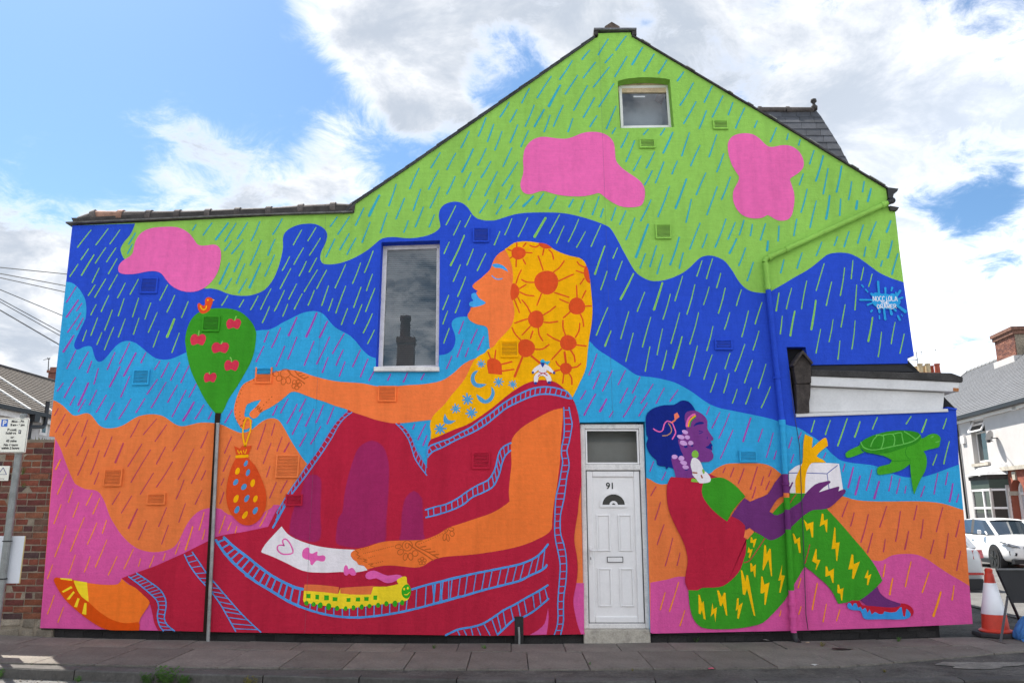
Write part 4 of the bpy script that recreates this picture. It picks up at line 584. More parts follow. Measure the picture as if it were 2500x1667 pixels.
def parse(toks): return [(xz(t.rstrip('!')), t.endswith('!')) for t in toks]
LAY = [0.0010]
class Sheet:
    def __init__(s, name): s.name = name; s.mb = MB(); s.mats = []; s.fills = []
    def mi(s, c):
        if c not in s.mats: s.mats.append(c)
        return s.mats.index(c)
    def poly(s, P, c, y): s.mb.add([(a, -y, b) for a, b in P], [tuple(range(len(P)))], s.mi(c))
    def stroke(s, P, w, c, y, w1=None):
        w1 = w if w1 is None else w1; n = len(P); L_, R_ = [], []
        for i in range(n):
            a = P[max(0, i-1)]; b = P[min(n-1, i+1)]; dx, dz = b[0]-a[0], b[1]-a[1]; l = math.hypot(dx, dz) or 1; nx, nz = -dz/l, dx/l
            h = (w + (w1 - w) * i / (n-1)) / 2 * random.uniform(.9, 1.1)
            L_.append((P[i][0]+nx*h, P[i][1]+nz*h)); R_.append((P[i][0]-nx*h, P[i][1]-nz*h))
        dx, dz = P[-1][0]-P[-2][0], P[-1][1]-P[-2][1]; l = math.hypot(dx, dz) or 1; e = (P[-1][0]+dx/l*w1*.4, P[-1][1]+dz/l*w1*.4)
        dx, dz = P[0][0]-P[1][0], P[0][1]-P[1][1]; l = math.hypot(dx, dz) or 1; b0 = (P[0][0]+dx/l*w*.4, P[0][1]+dz/l*w*.4)
        V = [b0] + L_ + [e] + R_[::-1]; N = len(V); fs = [(0, 1, N-1), (n, n+1, n+2)]
        for i in range(n-1): fs.append((1+i, 2+i, N-2-i, N-1-i))
        s.mb.add([(a, -y, b) for a, b in V], fs, s.mi(c))
    def ell(s, cx, cz, rx, rz, rot, c, y, n=22, wob=.03):
        ph = random.random()*6; ca, sa = math.cos(R(rot)), math.sin(R(rot)); P = []
        for k in range(n):
            a = 2*math.pi*k/n; w = 1 + wob*math.sin(3*a+ph); u, v = rx*math.cos(a)*w, rz*math.sin(a)*w; P.append((cx+u*ca+v*sa, cz-u*sa+v*ca))
        s.poly(P, c, y)
    def build(s, parent):
        me = s.mb.mesh(s.name, [paint(c) for c in s.mats], fix=False)
        return link(s.name, me, parent)
def holed(loops, y, name):      # flat sheet with holes (loops of (x, z)), triangulated
    bm = bmesh.new(); es = []
    for lp in loops:
        vs_ = [bm.verts.new((a, y, b)) for a, b in lp]
        es += [bm.edges.new((vs_[i], vs_[(i+1) % len(vs_)])) for i in range(len(vs_))]
    bmesh.ops.triangle_fill(bm, use_beauty=True, use_dissolve=False, edges=es, normal=(0, -1, 0))
    for f in bm.faces:
        if f.normal.y > 0: f.normal_flip()
    me = bpy.data.meshes.new(name); bm.to_mesh(me); bm.free(); return me
LET = {'N': [[(0, 1), (.05, 0), (.9, 1), (1, .02)]], 'O': [[(.5, 0), (.1, .2), (0, .55), (.2, .95), (.6, 1), (.95, .75), (.98, .35), (.7, .03), (.5, 0)]], 'C': [[(.95, .12), (.5, .02), (.1, .3), (.05, .7), (.4, 1), (.95, .92)]],
       'i': [[(.5, .3), (.5, 1)], [(.5, .0), (.5, .06)]], 'L': [[(.1, 0), (.1, 1), (.95, .95)]], 'A': [[(0, 1), (.5, 0), (1, 1)], [(.2, .66), (.82, .64)]], 'T': [[(0, .05), (1, 0)], [(.5, .02), (.48, 1)]],
       'H': [[(.05, 0), (.05, 1)], [(.95, 0), (.95, 1)], [(.05, .52), (.95, .48)]], 'E': [[(.95, 0), (.08, .03), (.08, 1), (1, .97)], [(.08, .5), (.8, .48)]], 'D': [[(.08, 0), (.05, 1), (.6, .95), (1, .55), (.7, .1), (.08, 0)]],
       'R': [[(.05, 1), (.08, 0), (.75, .03), (.9, .28), (.6, .5), (.1, .55)], [(.45, .53), (1, 1)]], 'W': [[(0, 0), (.25, 1), (.5, .3), (.75, 1), (1, 0)]]}
outline = hole_w = hole_a = None; wall = None; sheet = None; sheets = []
def finish():
    if sheet and sheet.mb.v: sheets.append(sheet)
for ln in MURAL.strip().split('\n'):
    k = ln.split(); op = k[0]
    if op == 'outline': outline = [xz(t) for t in k[1:]]; continue
    if op == 'hole_window': hole_w = [xz(t) for t in k[1:]]; continue
    if op == 'hole_attic': hole_a = [xz(t) for t in k[1:]]; continue
    if op == 'g':
        finish(); sheet = Sheet(k[1]); continue
    LAY[0] += .00004; y = LAY[0]
    if sheet.name == 'painted_lightning' and sheet.mb.v: finish(); sheet = Sheet('painted_lightning')
    if op == 'p':
        P = catmull(parse(k[2:]), True, .05)
        if sheet.name == 'painted_dark_blue_sky': sheet.fills.append((P, k[1], y))
        else: sheet.poly(P, k[1], y)
        if sheet.name == 'painted_dark_blue_sky': sheets.append(sheet)
    elif op == 's':
        for sg in ln.split(None, 3)[3].split(';'):
            P = catmull(parse(sg.split()), False, .03); LAY[0] += .00001; sheet.stroke(P, float(k[2])/1000, k[1], LAY[0])
    elif op == 'l':
        w = float(k[2])/1000; n = int(k[3]); a, b = ln.split(None, 4)[4].split('|')
        PA = catmull(parse(a.split()), False, .03); PB = catmull(parse(b.split()), False, .03)
        sheet.stroke(PA, w*1.15, k[1], y); sheet.stroke(PB, w*1.15, k[1], y + .00001); LAY[0] += .00002
        def cum(P):
            L_ = [0.0]
            for i in range(1, len(P)): L_.append(L_[-1] + math.dist(P[i-1], P[i]))
            return L_
        LA, LB = cum(PA), cum(PB)
        def pick(P, L_, u):
            d = u * L_[-1]
            for i in range(1, len(P)):
                if L_[i] >= d:
                    t = (d - L_[i-1]) / ((L_[i] - L_[i-1]) or 1); return (P[i-1][0] + (P[i][0]-P[i-1][0])*t, P[i-1][1] + (P[i][1]-P[i-1][1])*t)
            return P[-1]
        for i in range(n):
            u = (i + .5 + random.uniform(-.12, .12)) / n; LAY[0] += .000005; sheet.stroke([pick(PA, LA, u), pick(PB, LB, u)], w*.8, k[1], LAY[0])
    elif op == 'r':
        for t in k[2:]:
            x1, z1, x2, z2, w = [float(q)/1000 for q in t.split(',')]; LAY[0] += .000002
            bx, bz = (x1+x2)/2, (z1+z2)/2; l = math.dist((x1, z1), (x2, z2)); bo = random.uniform(-.035, .02) * l; nx, nz = (z2-z1)/l, -(x2-x1)/l
            P = [(x1, z1), (x1*.55+x2*.45+nx*bo*.5, z1*.55+z2*.45+nz*bo*.5), (bx*.4+x2*.6+nx*bo*.3, bz*.4+z2*.6+nz*bo*.3), (x2, z2)]
            sheet.stroke(P, w*.82, k[1], LAY[0], w*1.1)
    elif op == 'e':
        for t in k[2:]:
            v = [float(q) for q in t.split(',')]; LAY[0] += .000004; sheet.ell(v[0]/1000, v[1]/1000, v[2]/1000, v[3]/1000, v[4], k[1], LAY[0])
    elif op == 'o':
        for t in k[2:]:
            v = [float(q) for q in t.split(',')]; cx, cz, rx, rz = [q/1000 for q in v[:4]]; ca, sa = math.cos(R(v[4])), math.sin(R(v[4])); LAY[0] += .00002
            P = [(cx+rx*math.cos(a)*ca+rz*math.sin(a)*sa, cz-rx*math.cos(a)*sa+rz*math.sin(a)*ca) for a in [2*math.pi*j/14 for j in range(15)]]
            sheet.stroke(P, .009, k[1], LAY[0])
    elif op == 'q':
        for t in k[2:]:
            cx, cz, w, h = [float(q)/1000 for q in t.split(',')]; r_ = lambda: random.uniform(-.1, .1)
            sheet.poly([(cx-w/2*(1+r_()), cz-h/2*(1+r_())), (cx+w/2*(1+r_()), cz-h/2*(1+r_())), (cx+w/2*(1+r_()), cz+h/2*(1+r_())), (cx-w/2*(1+r_()), cz+h/2*(1+r_()))], k[1], y)
    elif op == 'apple':
        for t in k[2:]:
            cx, cz, w, h = [float(q)/1000 for q in t.split(',')]; w /= 2; h /= 2
            P = [((cx+u*w, cz+v*h), False) for u, v in ((0, .62), (.3, .95), (.75, .9), (1, .35), (.9, -.4), (.65, -.95), (.25, -.85), (0, -.68), (-.3, -.85), (-.7, -.95), (-.95, -.4), (-1, .3), (-.75, .9), (-.3, .95))]
            sheet.poly(catmull(P, True, .01), 'apple', y)
    elif op == 'star':
        for t in k[2:]:
            cx, cz, r = [float(q)/1000 for q in t.split(',')]; a0 = random.random()
            for j in range(8):
                a = a0 + j*math.pi/4; rr = r*random.uniform(.8, 1.05); LAY[0] += .00001; sheet.stroke([(cx, cz), (cx+rr*math.cos(a), cz+rr*math.sin(a))], r*.34, k[1], LAY[0], r*.24)
    elif op == 'dots':
        for t in k[2:]:
            v = [float(q) for q in t.split(',')]; n = int(v[4])
            for j in range(n):
                u = j/max(1, n-1); LAY[0] += .000005; sheet.ell((v[0]+(v[2]-v[0])*u)/1000, (v[1]+(v[3]-v[1])*u)/1000, v[5]/1000, v[5]/1000, 0, k[1], LAY[0], 8)
    elif op == 'w':
        x0, z0, w, h = [float(q)/1000 for q in k[3].split(',')]; cw = w/len(k[2])
        for j, chx in enumerate(k[2]):
            for stz in LET[chx]:
                P = [((x0+cw*(j+.08+.78*u), z0-h*(v+.05*math.sin(j*2))), False) for u, v in stz]; LAY[0] += .00001
                sheet.stroke(catmull(P, False, .006), .0085, k[1], LAY[0])
finish()
# rendered wall: holed front face, reveals and edges going back
DEPTH = .15
me = holed([outline, hole_w, hole_a], 0.0, 'gable_wall'); bm = bmesh.new(); bm.from_mesh(me)
for lp in (outline, hole_w, hole_a):
    n = len(lp); a = [bm.verts.new((p[0], 0, p[1])) for p in lp]; b = [bm.verts.new((p[0], DEPTH, p[1])) for p in lp]
    for i in range(n): bm.faces.new((a[i], a[(i+1) % n], b[(i+1) % n], b[i]))
# colours of the reveals follow the mural: face material by height and place
bm.to_mesh(me); bm.free()
for c in ('lime', 'dblue', 'cyan', 'pband', 'dress', 'oband'): me.materials.append(paint(c))
for p in me.polygons:
    if abs(p.normal.y) > .5: continue
    cx, _, cz = p.center
    if -1.75 < cx < -.85 and 3.2 < cz < 5: p.material_index = 1
    elif cz > 4.4 and cx > -5.6: p.material_index = 0
    elif cx < -5.4: p.material_index = 1 if cz > 4.2 else (2 if cz > 2.9 else 3)
    elif .7 < cx < 1.75 and cz > 2.3: p.material_index = 2
    elif cx > 3.3 and cz > 2.5: p.material_index = 1
    elif cz < .4: p.material_index = 4 if cx < .85 else 3
    elif cx > 5.2: p.material_index = 1 if cz > 2.05 else (2 if cz > 1.5 else (5 if cz > .64 else 3))
    else: p.material_index = 4 if cx < 1.2 else 2
wall = link('gable_wall', me, house)
seen = set()
for s in sheets:
    if id(s) in seen: continue
    seen.add(id(s))
    if s.fills:
        P, c, y = s.fills[0]; m2 = holed([P, hole_w], -y, s.name); m2.materials.append(paint(c)); link(s.name, m2, wall)
    else:
        o = s.build(wall)
        if s.name in ('painted_rain',): o['kind'] = 'stuff'
# fine vertical render joints, drawn as thin dark strips
wmax = LAY[0]
for x0, z0, x1, z1 in ((-2.415, 5.25, -2.40, .12), (1.19, 7.75, 1.235, 2.60)):
    mb = MB().add([(x0-.001, -wmax-.0005, z0), (x0+.001, -wmax-.0005, z0), (x1+.001, -wmax-.0005, z1), (x1-.001, -wmax-.0005, z1)], [(0, 1, 2, 3)])
    part('render_joint', mb, material('joint_dark', (.09, .1, .14), .9), wall, fix=False)

# vents
def vent(x0, z0, x1, z1, c):
    col = c.split('/'); ms = [paint(q) for q in col] + [material('vent_gap_shade', (.22, .2, .2), .9)]
    mb = MB(); w = x1-x0; h = z1-z0; f = .018; yb = -.004; yo = -.026
    def mi(z): return 1 if len(col) > 1 and z > z0 + h*.52 else 0
    mb.box(x0, yo, z0, x0+f, yb, z1); mb.box(x1-f, yo, z0, x1, yb, z1); mb.box(x0+f, yo, z0, x1-f, yb, z0+f); mb.box(x0+f, yo, z1-f, x1-f, yb, z1, mi(z1))
    mb.box(x0+f, -.0075, z0+f, x1-f, yb+.001, z1-f, len(col))  # dark backing stands in for the shade behind the slats
    o = part('vent', mb, ms, house)
    m2 = MB(); k = max(5, int((h-2*f)/.0165)); st = (h-2*f)/k
    for i in range(k):
        z = z0+f+st*i; a = [(x0+f, -.0225, z+st*.05), (x1-f, -.0225, z+st*.05), (x1-f, -.0095, z+st*.8), (x0+f, -.0095, z+st*.8)]
        m2.prism(a, (0, -.002, st*.2), mi(z))
    part('slats', m2, ms, o); return o
for v in [(-4723, 4197, -4503, 4404, 'dblue'), (-4702, 3021, -4495, 3216, 'cyan'), (-3895, 3700, -3674, 3903, 'tgreen'), (-504, 4878, -294, 5081, 'dblue'), (-3183, 3042, -2975, 3243, 'skin/cyan'), (-1654, 2815, -1427, 3011, 'skin'), (-2858, 1893, -2575, 2172, 'oband2'), (-2715, 1563, -2512, 1699, 'dress'), (-4926, 1793, -4702, 1998, 'oband'), (-4379, 1573, -4156, 1711, 'oband'), (-483, 1997, -266, 2204, 'dress'), (-144, 3371, 78, 3580, 'scarf'), (1687, 6186, 1897, 6317, 'lime'), (2675, 6457, 2876, 6590, 'lime'), (1851, 4923, 2055, 5126, 'lime'), (2537, 3465, 2757, 3599, 'dblue'), (2757, 2078, 2970, 2217, 'cyan')]: vent(v[0]/1000, v[1]/1000, v[2]/1000, v[3]/1000, v[4])

# dark plinth set back under the render, its bricks black with bitumen
bit = material('bitumen_brick', (.022, .02, .02), .75, .4, 5, .8, 90, .006, rnd=.4, dirt=.2)
def plinth(x0, x1):
    mb = MB(); mb.box(x0, .075, -.12, x1, .3, .35); pl = part('plinth', mb, bit, house)
    base = MB().box(-.109, -.004, -.034, .106, .02, .031).mesh('brick', bit)
    for r in range(3):
        x = x0 + .11 + (.11 if r % 2 else 0)
        while x < x1 - .1:
            z = zg(x, 0) + .035 + r*.075
            link('brick', base, pl, loc=(x, .074 + random.uniform(-.002, .002), z), rot=(0, 0, random.uniform(-.02, .02))); x += .224
plinth(-5.45, .86); plinth(1.60, 5.0)

# ---- windows
upvc = material('white_upvc', (.79, .765, .75), .38, .03, 4, spec=.45, dirt=.06); upvc_old = material('weathered_white_frame', (.72, .69, .66), .6, .12, 5, .3, 60, .002, dirt=.25)
pane_m = glass('window_glass', refl=.02); dark_in = material('room_dark', (.05, .05, .052), .95); blindm = material('blind_slats', (.17, .2, .22), .6)
rm = MB(); rm.box(-1.8, 1.6, 3.1, -.8, 1.62, 5.1)
def window(quad, yf, fw, name='window', label=None, mat=upvc_old):
    # quad: bl, br, tr, tl in (x, z); frame mitred, pane behind its front face
    cx = sum(p[0] for p in quad)/4; cz = sum(p[1] for p in quad)/4
    def inset(d):
        out = []
        for i in range(4):
            p = Vector(quad[i]); a = (Vector(quad[i-1])-p).normalized(); b = (Vector(quad[(i+1) % 4])-p).normalized(); out.append(tuple(p + a*d + b*d))
        return out
    inn = inset(fw); mb = MB()
    for i in range(4):
        j = (i+1) % 4; P = [quad[i], quad[j], inn[j], inn[i]]
        mb.prism([(p[0], yf, p[1]) for p in P], (0, .06, 0))
    o = part(name, mb, mat, house); bevel(o, .006, 2)
    g = MB().add([(p[0], yf+.024, p[1]) for p in inn], [(0, 1, 2, 3)]); part('pane', g, pane_m, o, fix=False)
    return o, inn
def room(quad, y0, y1, parent, m):
    mb = MB(); a = [(p[0], y0, p[1]) for p in quad]; b = [(p[0], y1, p[1]) for p in quad]
    mb.add(a + b, [(0, 1, 5, 4), (1, 2, 6, 5), (2, 3, 7, 6), (3, 0, 4, 7), (4, 5, 6, 7)]); part('room', mb, m, parent, fix=False)
bl, br, tr, tl = hole_w[3], hole_w[2], hole_w[1], hole_w[0]
q = [(bl[0]-.004, bl[1]-.004), (br[0]+.004, br[1]-.004), (tr[0]+.004, tr[1]+.004), (tl[0]-.004, tl[1]+.004)]
win, inn = window(q, .149, .058)
room([(p[0], p[1]) for p in inn], .21, .9, win, dark_in)
mb = MB(); z = inn[0][1] + .01
while z < inn[2][1] - .01: mb.add([(inn[0][0]+.005, .215, z), (inn[1][0]-.005, .215, z), (inn[1][0]-.005, .226, z+.0235), (inn[0][0]+.005, .226, z+.0235)], [(0, 1, 2, 3)]); z += .0265
part('blind', mb, blindm, win, fix=False)
mb = MB(); mb.box(bl[0]-.02, -.055, bl[1]-.045, br[0]+.012, .12, bl[1]+.012); bevel(part('sill', mb, upvc_old, win), .008)
# attic window under a shallow arch
q = [(lambda v: (v.x, v.z))(at(px, py, .15)) for px, py in ((1515.5, 314), (1640, 312), (1632.5, 207.5), (1510.5, 209.5))]
att, inn = window(q, .149, .04, mat=upvc)
room(inn, .21, .5, att, material('attic_board', (.3, .35, .38), .8))
mb = MB().box(1.66, .166, 7.02, 1.82, .17, 7.045); part('sticker', mb, material('sticker', (.5, .52, .55), .5), att)
mb = MB().box(1.40, .156, 7.09, 2.13, .2, 7.26); part('arch_filler', mb, material('flaking_cream', (.55, .42, .28), .9, .25, 6, .5, 40, .004), att)

# ---- front door, number 91
DX0, DX1 = .83, 1.628
door = link('door', MB().box(DX0+.02, .07, .155, DX1-.02, .075, .16).mesh('door', upvc), house)
mb = MB(); T = 2.55; B = .16; fy = .045
def frame(mb, x0, z0, x1, z1, w, y0, y1):
    mb.box(x0, y0, z0, x0+w, y1, z1); mb.box(x1-w, y0, z0, x1, y1, z1); mb.box(x0+w, y0, z0, x1-w, y1, z0+w); mb.box(x0+w, y0, z1-w, x1-w, y1, z1)
frame(mb, DX0+.008, B, DX1-.010, T-.005, .058, fy, .14)
mb.box(DX0+.066, fy+.002, 1.985, DX1-.068, .14, 2.055)
bevel(part('frame', mb, upvc_old, door), .008, 2)
mb = MB(); frame(mb, DX0+.07, 2.058, DX1-.072, T-.067, .022, fy+.012, .13); bevel(part('transom_frame', mb, upvc, door), .006)
trans = glass('obscured_glass', refl=.0); part('transom_pane', MB().add([(DX0+.09, .085, 2.08), (DX1-.092, .085, 2.08), (DX1-.092, .085, T-.089), (DX0+.09, .085, T-.089)], [(0, 1, 2, 3)]), trans, door, fix=False)
mb = MB(); mb.add([(DX0+.06, .3, 1.9), (DX1-.06, .3, 1.9), (DX1-.06, .3, 2.6), (DX0+.06, .3, 2.6)], [(0, 1, 2, 3)]); mb.box(DX0+.08, .24, 2.0, DX0+.42, .26, 2.2)
part('room', mb, material('hall_grey', (.32, .31, .29), .9), door, fix=False)
mb = MB(); frame(mb, DX0+.075, B+.062, DX1-.077, 1.978, .072, fy+.016, .12); bevel(part('leaf_frame', mb, upvc, door), .01, 2)
gap_m = material('door_gap_shade', (.1, .1, .1), .8); mb = MB(); frame(mb, DX0+.069, B+.057, DX1-.071, 1.983, .008, fy+.012, .05+fy); part('gap_shade', mb, gap_m, door)  # dark strip put in for the shade in the gap round the leaf
mb = MB(); mb.box(DX0+.147, fy+.036, B+.134, DX1-.149, .11, 1.906); part('leaf_panel', mb, upvc, door)
ly = fy+.036; LX0, LX1 = DX0+.147, DX1-.149; LW = LX1-LX0
def raised(x0, z0, x1, z1):
    mb = MB(); frame(mb, x0, z0, x1, z1, .022, ly-.012, ly+.002); bevel(part('panel_moulding', mb, upvc, door), .007, 2)
    part('panel', MB().box(x0+.03, ly-.004, z0+.03, x1-.03, ly+.002, z1-.03), upvc, door)
cm = (LX0+LX1)/2
for x0, x1 in ((LX0+.035, cm-.045), (cm+.045, LX1-.035)):
    raised(x0, 1.03, x1, 1.46); raised(x0, .40, x1, .84)
# fanlight in the door leaf
zc_, r1, r0 = 1.575, .165, .135
def arc(r, n=18, z0=zc_): return [(cm + r*math.cos(math.pi*i/n), z0 + r*.92*math.sin(math.pi*i/n)) for i in range(n+1)]
mb = MB(); A1, A0 = arc(r1), arc(r0)
for i in range(18): mb.prism([(A1[i][0], ly-.018, A1[i][1]), (A1[i+1][0], ly-.018, A1[i+1][1]), (A0[i+1][0], ly-.018, A0[i+1][1]), (A0[i][0], ly-.018, A0[i][1])], (0, .02, 0))
mb.box(cm-r1, ly-.018, zc_-.03, cm+r1, ly+.002, zc_); part('fanlight_frame', mb, upvc, door)
part('fanlight_pane', MB().add([(a, ly-.006, b) for a, b in A0], [tuple(range(19))]), glass('dark_glass', (.012, .014, .015), .0, True), door, fix=False)
S1, S0 = arc(.05, 12), arc(.02, 12); mb = MB()
for i in range(12): mb.prism([(S1[i][0], ly-.0175, S1[i][1]), (S1[i+1][0], ly-.0175, S1[i+1][1]), (S0[i+1][0], ly-.0175, S0[i+1][1]), (S0[i][0], ly-.0175, S0[i][1])], (0, .018, 0))
part('fanlight_hub', mb, upvc, door)
black = material('black_plastic', (.02, .02, .022), .45, .1); chrome = material('satin_steel', (.5, .5, .5), .35, metal=1.0)
lettering('91', .105, (cm-.035, ly-.004, 1.765), material('number_black', (.02, .025, .02), .5), door, bold=.002)
mb = MB(); frame(mb, cm-.095, .905, cm+.095, .97, .006, ly-.014, ly); part('letterbox_frame', mb, black, door)
part('letterbox_flap', MB().box(cm-.089, ly-.010, .911, cm+.089, ly, .964), upvc, door)
mb = MB(); mb.box(DX0+.093, fy-.002, .89, DX0+.118, fy+.016, 1.09); mb.tube([(DX0+.105, fy-.004, 1.045), (DX0+.105, fy-.05, 1.045), (DX0+.12, fy-.055, 1.045), (DX0+.215, fy-.055, 1.045)], .0095, 8); bevel(part('handle', mb, upvc, door, smooth=40), .003)
part('keyhole', MB().box(DX0+.101, fy-.004, .935, DX0+.11, fy-.001, .965), black, door)
stone = material('painted_stone_step', (.44, .40, .335), .9, .2, 4, .7, 60, .006, dirt=.35)
mb = MB(); mb.box(DX0+.005, .01, -.08, DX1-.02, .3, .158); bevel(part('doorstep', mb, stone, house), .012)

# ---- roof edges
slate = material('roof_slate', (.06, .062, .068), .6, .25, 6, .5, 60, .004, rnd=.25, dirt=.2); verge = material('dark_weathered_verge', (.05, .045, .042), .85, .4, 8, .7, 60, .006)
tile_m = material('ridge_tile_clay', (.1, .085, .078), .85, .45, 5, .7, 50, .006, rnd=.35); tile_red = material('ridge_tile_red', (.3, .17, .12), .85, .4, 7, .6, 50, .006)
brown_wall = material('dark_brick_back', (.12, .07, .055), .9, .25, 4)
Lp = [outline[6], outline[7], outline[8], outline[9], outline[10]]; Rp = [outline[14], outline[15], outline[16], outline[17]]
# body of the house behind the wall, closed, so that it shades the street
mb = MB(); body = [(-2.1, -.1), (4.75, -.1), (4.75, 5.45), (1.62, 7.75), (1.2, 7.75), (-2.1, 5.2)]
mb.prism([(a, 1.7, b) for a, b in body], (0, 7.5, 0)); part('house_body', mb, brown_wall, house)
mb = MB(); mb.prism([(a, .16, b) for a, b in ((-2.05, 5.15), (.25, 7.0), (1.2, 7.75), (1.6, 7.75), (3.1, 6.7), (4.75, 5.5), (4.75, 5.25), (3.1, 6.4), (1.6, 7.45), (1.2, 7.45), (.25, 6.7), (-2.05, 4.9))], (0, 1.54, 0)); part('roof_underside', mb, brown_wall, house)
mb = MB()
for x0, x1, z0, z1 in ((-2.1, -2.0, -.1, 5.1), (4.65, 4.75, 3.6, 5.4)): mb.box(x0, .16, z0, x1, 1.7, z1)
mb.box(-5.55, .3, 0, -2.1, 5.0, 4.95); part('rear_wing_body', mb, brown_wall, house)
def slope(P, ymin, ymax, th, up):
    mb = MB()
    for i in range(len(P)-1):
        a, b = Vector((P[i][0], 0, P[i][1])), Vector((P[i+1][0], 0, P[i+1][1])); n = Vector((-(b-a).z, 0, (b-a).x)).normalized()
        if n.z < 0: n = -n
        mb.prism([a + n*up + Vector((0, ymin, 0)), b + n*up + Vector((0, ymin, 0)), b + n*(up+th) + Vector((0, ymin, 0)), a + n*(up+th) + Vector((0, ymin, 0))], (0, ymax-ymin, 0))
    return mb
roof = part('roof', slope(Lp, -.03, 9.2, .014, .0), slate, house)
part('verge_board', slope(Rp, -.03, .4, .02, .0), verge, roof)
part('roof_right', slope(Rp, .4, 9.2, .03, .0), slate, roof)
def along(P, step):
    out = []
    for i in range(len(P)-1):
        k = max(1, round(math.dist(P[i], P[i+1])/step))
        for j in range(k): out.append((lerp2(P, i, j/k), lerp2(P, i, (j+1)/k)))
    return out
for a, b in along(Lp, .175):
    A, B_ = Vector((a[0], 0, a[1])), Vector((b[0], 0, b[1])); n = Vector((-(B_-A).z, 0, (B_-A).x)).normalized(); mb = MB()
    e = (B_-A).normalized()*.05; y0 = -.045 + random.uniform(-.006, .006)
    mb.prism([A - e + n*.0145 + Vector((0, y0, 0)), B_ + n*.015 + Vector((0, y0, 0)), B_ + n*.022 + Vector((0, y0, 0)), A - e + n*.030 + Vector((0, y0, 0))], (0, .34, 0)); part('slate', mb, slate, roof)
lichen = material('lichen_mortar', (.3, .3, .28), .95, .4, 10, .8, 60, .006)
for a, b in along(Rp, .33):
    if random.random() < .55:
        u0, u1 = sorted((random.uniform(.1, .5), random.uniform(.5, .95))); A, B_ = Vector((a[0], 0, a[1])), Vector((b[0], 0, b[1])); n = Vector((-(B_-A).z, 0, (B_-A).x)).normalized()
        mb = MB().bar(A.lerp(B_, u0) + n*.022 + Vector((0, -.028, 0)), A.lerp(B_, u1) + n*.022 + Vector((0, -.028, 0)), .03, .008); part('mortar_patch', mb, lichen, roof)
# capped stub at the apex
p = at(1449, 77); q_ = at(1553, 75); mb = MB(); mb.box(p.x, -.05, p.z-.006, q_.x, .5, p.z+.024); bevel(part('apex_coping', mb, material('lead_cap', (.13, .13, .135), .6, .3, 8, .4, 40, .004), roof), .005)
mb = MB(); mb.box(p.x+.0, -.03, p.z-.07, p.x+.06, .3, p.z-.008); mb.box(q_.x-.06, -.03, p.z-.07, q_.x, .3, p.z-.008); part('coping_corbel', mb, verge, roof)
a = [at(px, py) for px, py in ((1475, 74), (1476, 67), (1493, 56), (1512, 67), (1513, 74))]
part('ridge_end', MB().prism([(v.x, -.02, v.z) for v in a], (0, .6, 0)), material('mossy_brick', (.1, .075, .06), .95, .5, 12, .9, 50, .01), roof)
# rear wing: drip board, dark verge band and half-round ridge tiles
mb = MB(); e0, e1, e2 = at(165, 548), at(600, 529), at(862, 521)
for a, b in ((e0, e1), (e1, e2)): mb.bar(a + Vector((0, .05, .008)), b + Vector((0, .05, .008)), .2, .018)
part('drip_board', mb, material('weathered_board', (.12, .115, .11), .8, .4, 14, .5, 40, .003), roof)
band = [(178, 546), (196, 533), (400, 522), (600, 513), (845, 503), (862, 517), (600, 527)]
part('verge_band', MB().prism([(lambda v: (v.x, -.02, v.z))(at(px, py)) for px, py in band], (0, .3, 0)), verge, roof)
cols = [(205, 525), (236, 528), (300, 527), (370, 524), (441, 522), (515, 520), (587, 517), (662, 512), (738, 505), (818, 499)]
cols = [(197, 533), (238, 519), (302, 520), (371, 520), (441, 519), (515, 517), (587, 514), (663, 511), (741, 505), (819, 501), (866, 503)]
for i in range(len(cols)-1):
    a, b = at(*cols[i], .06), at(*cols[i+1], .06); a.z -= .055; b.z -= .055; ex = (b-a).normalized()
    mb = MB(); mb.tube([a, b - ex*.02], .075, 14); mb.tube([b - ex*.055, b + ex*.015], .092, 14)
    part('ridge_tile', mb, tile_red if i in (1,) else tile_m, roof, smooth=40)
a = [at(px, py) for px, py in ((177, 534), (192, 534), (192, 546), (182, 545))]; part('gutter_end', MB().prism([(v.x, -.03, v.z) for v in a], (0, .2, 0)), verge, roof)
# slated hip of the bay roof behind the right-hand slope
rows = [95, 150, 200, 262, 325, 390, 455, 525, 600]; rx_ = [1150, 1195, 1225, 1265, 1305, 1345, 1385, 1425, 1466]; lx_ = [600, 700, 790, 900, 1000, 1100, 1200, 1310, 1420]
def pr(u, v, i): Y = 2.3 - i*.12; return at(1700 + u/3.92, 250 + v/3.92, Y)
hip = part('bay_roof', MB().add([pr(560, 80, 0), pr(1140, 80, 0), pr(1480, 620, 8), pr(1200, 620, 8)], [(0, 1, 2, 3)]).add([pr(1140, 80, 0), pr(1480, 620, 8), pr(1480, 620, 8) + Vector((0, 3, 0)), pr(1140, 80, 0) + Vector((0, 2, 0))], [(0, 1, 2, 3)]), slate, house, fix=False)
for v_ in hip.data.vertices: v_.co.y += .02
for i in range(8):
    x = lx_[i] + (70 if i % 2 else 0) - 60
    while x < rx_[i+1] - 10:
        x1 = min(x + 138, rx_[i] + (rx_[i+1]-rx_[i])*.5)
        if x1 - x < 25: break
        xr = min(x + 138, rx_[i+1]); top = min(x + 136, rx_[i])
        P = [pr(x+2, rows[i]-12, i), pr(top, rows[i]-12, i), pr(xr, rows[i+1], i+1), pr(x+2, rows[i+1], i+1)]
        off = Vector((0, -.012, .004)); P[2] = P[2] + off*1.6; P[3] = P[3] + off*1.6
        part('slate', MB().prism(P, (0, .012, .0)), slate, hip); x += 138
a, b = pr(590, 75, 0), pr(1125, 78, 0); L_ = (b-a)
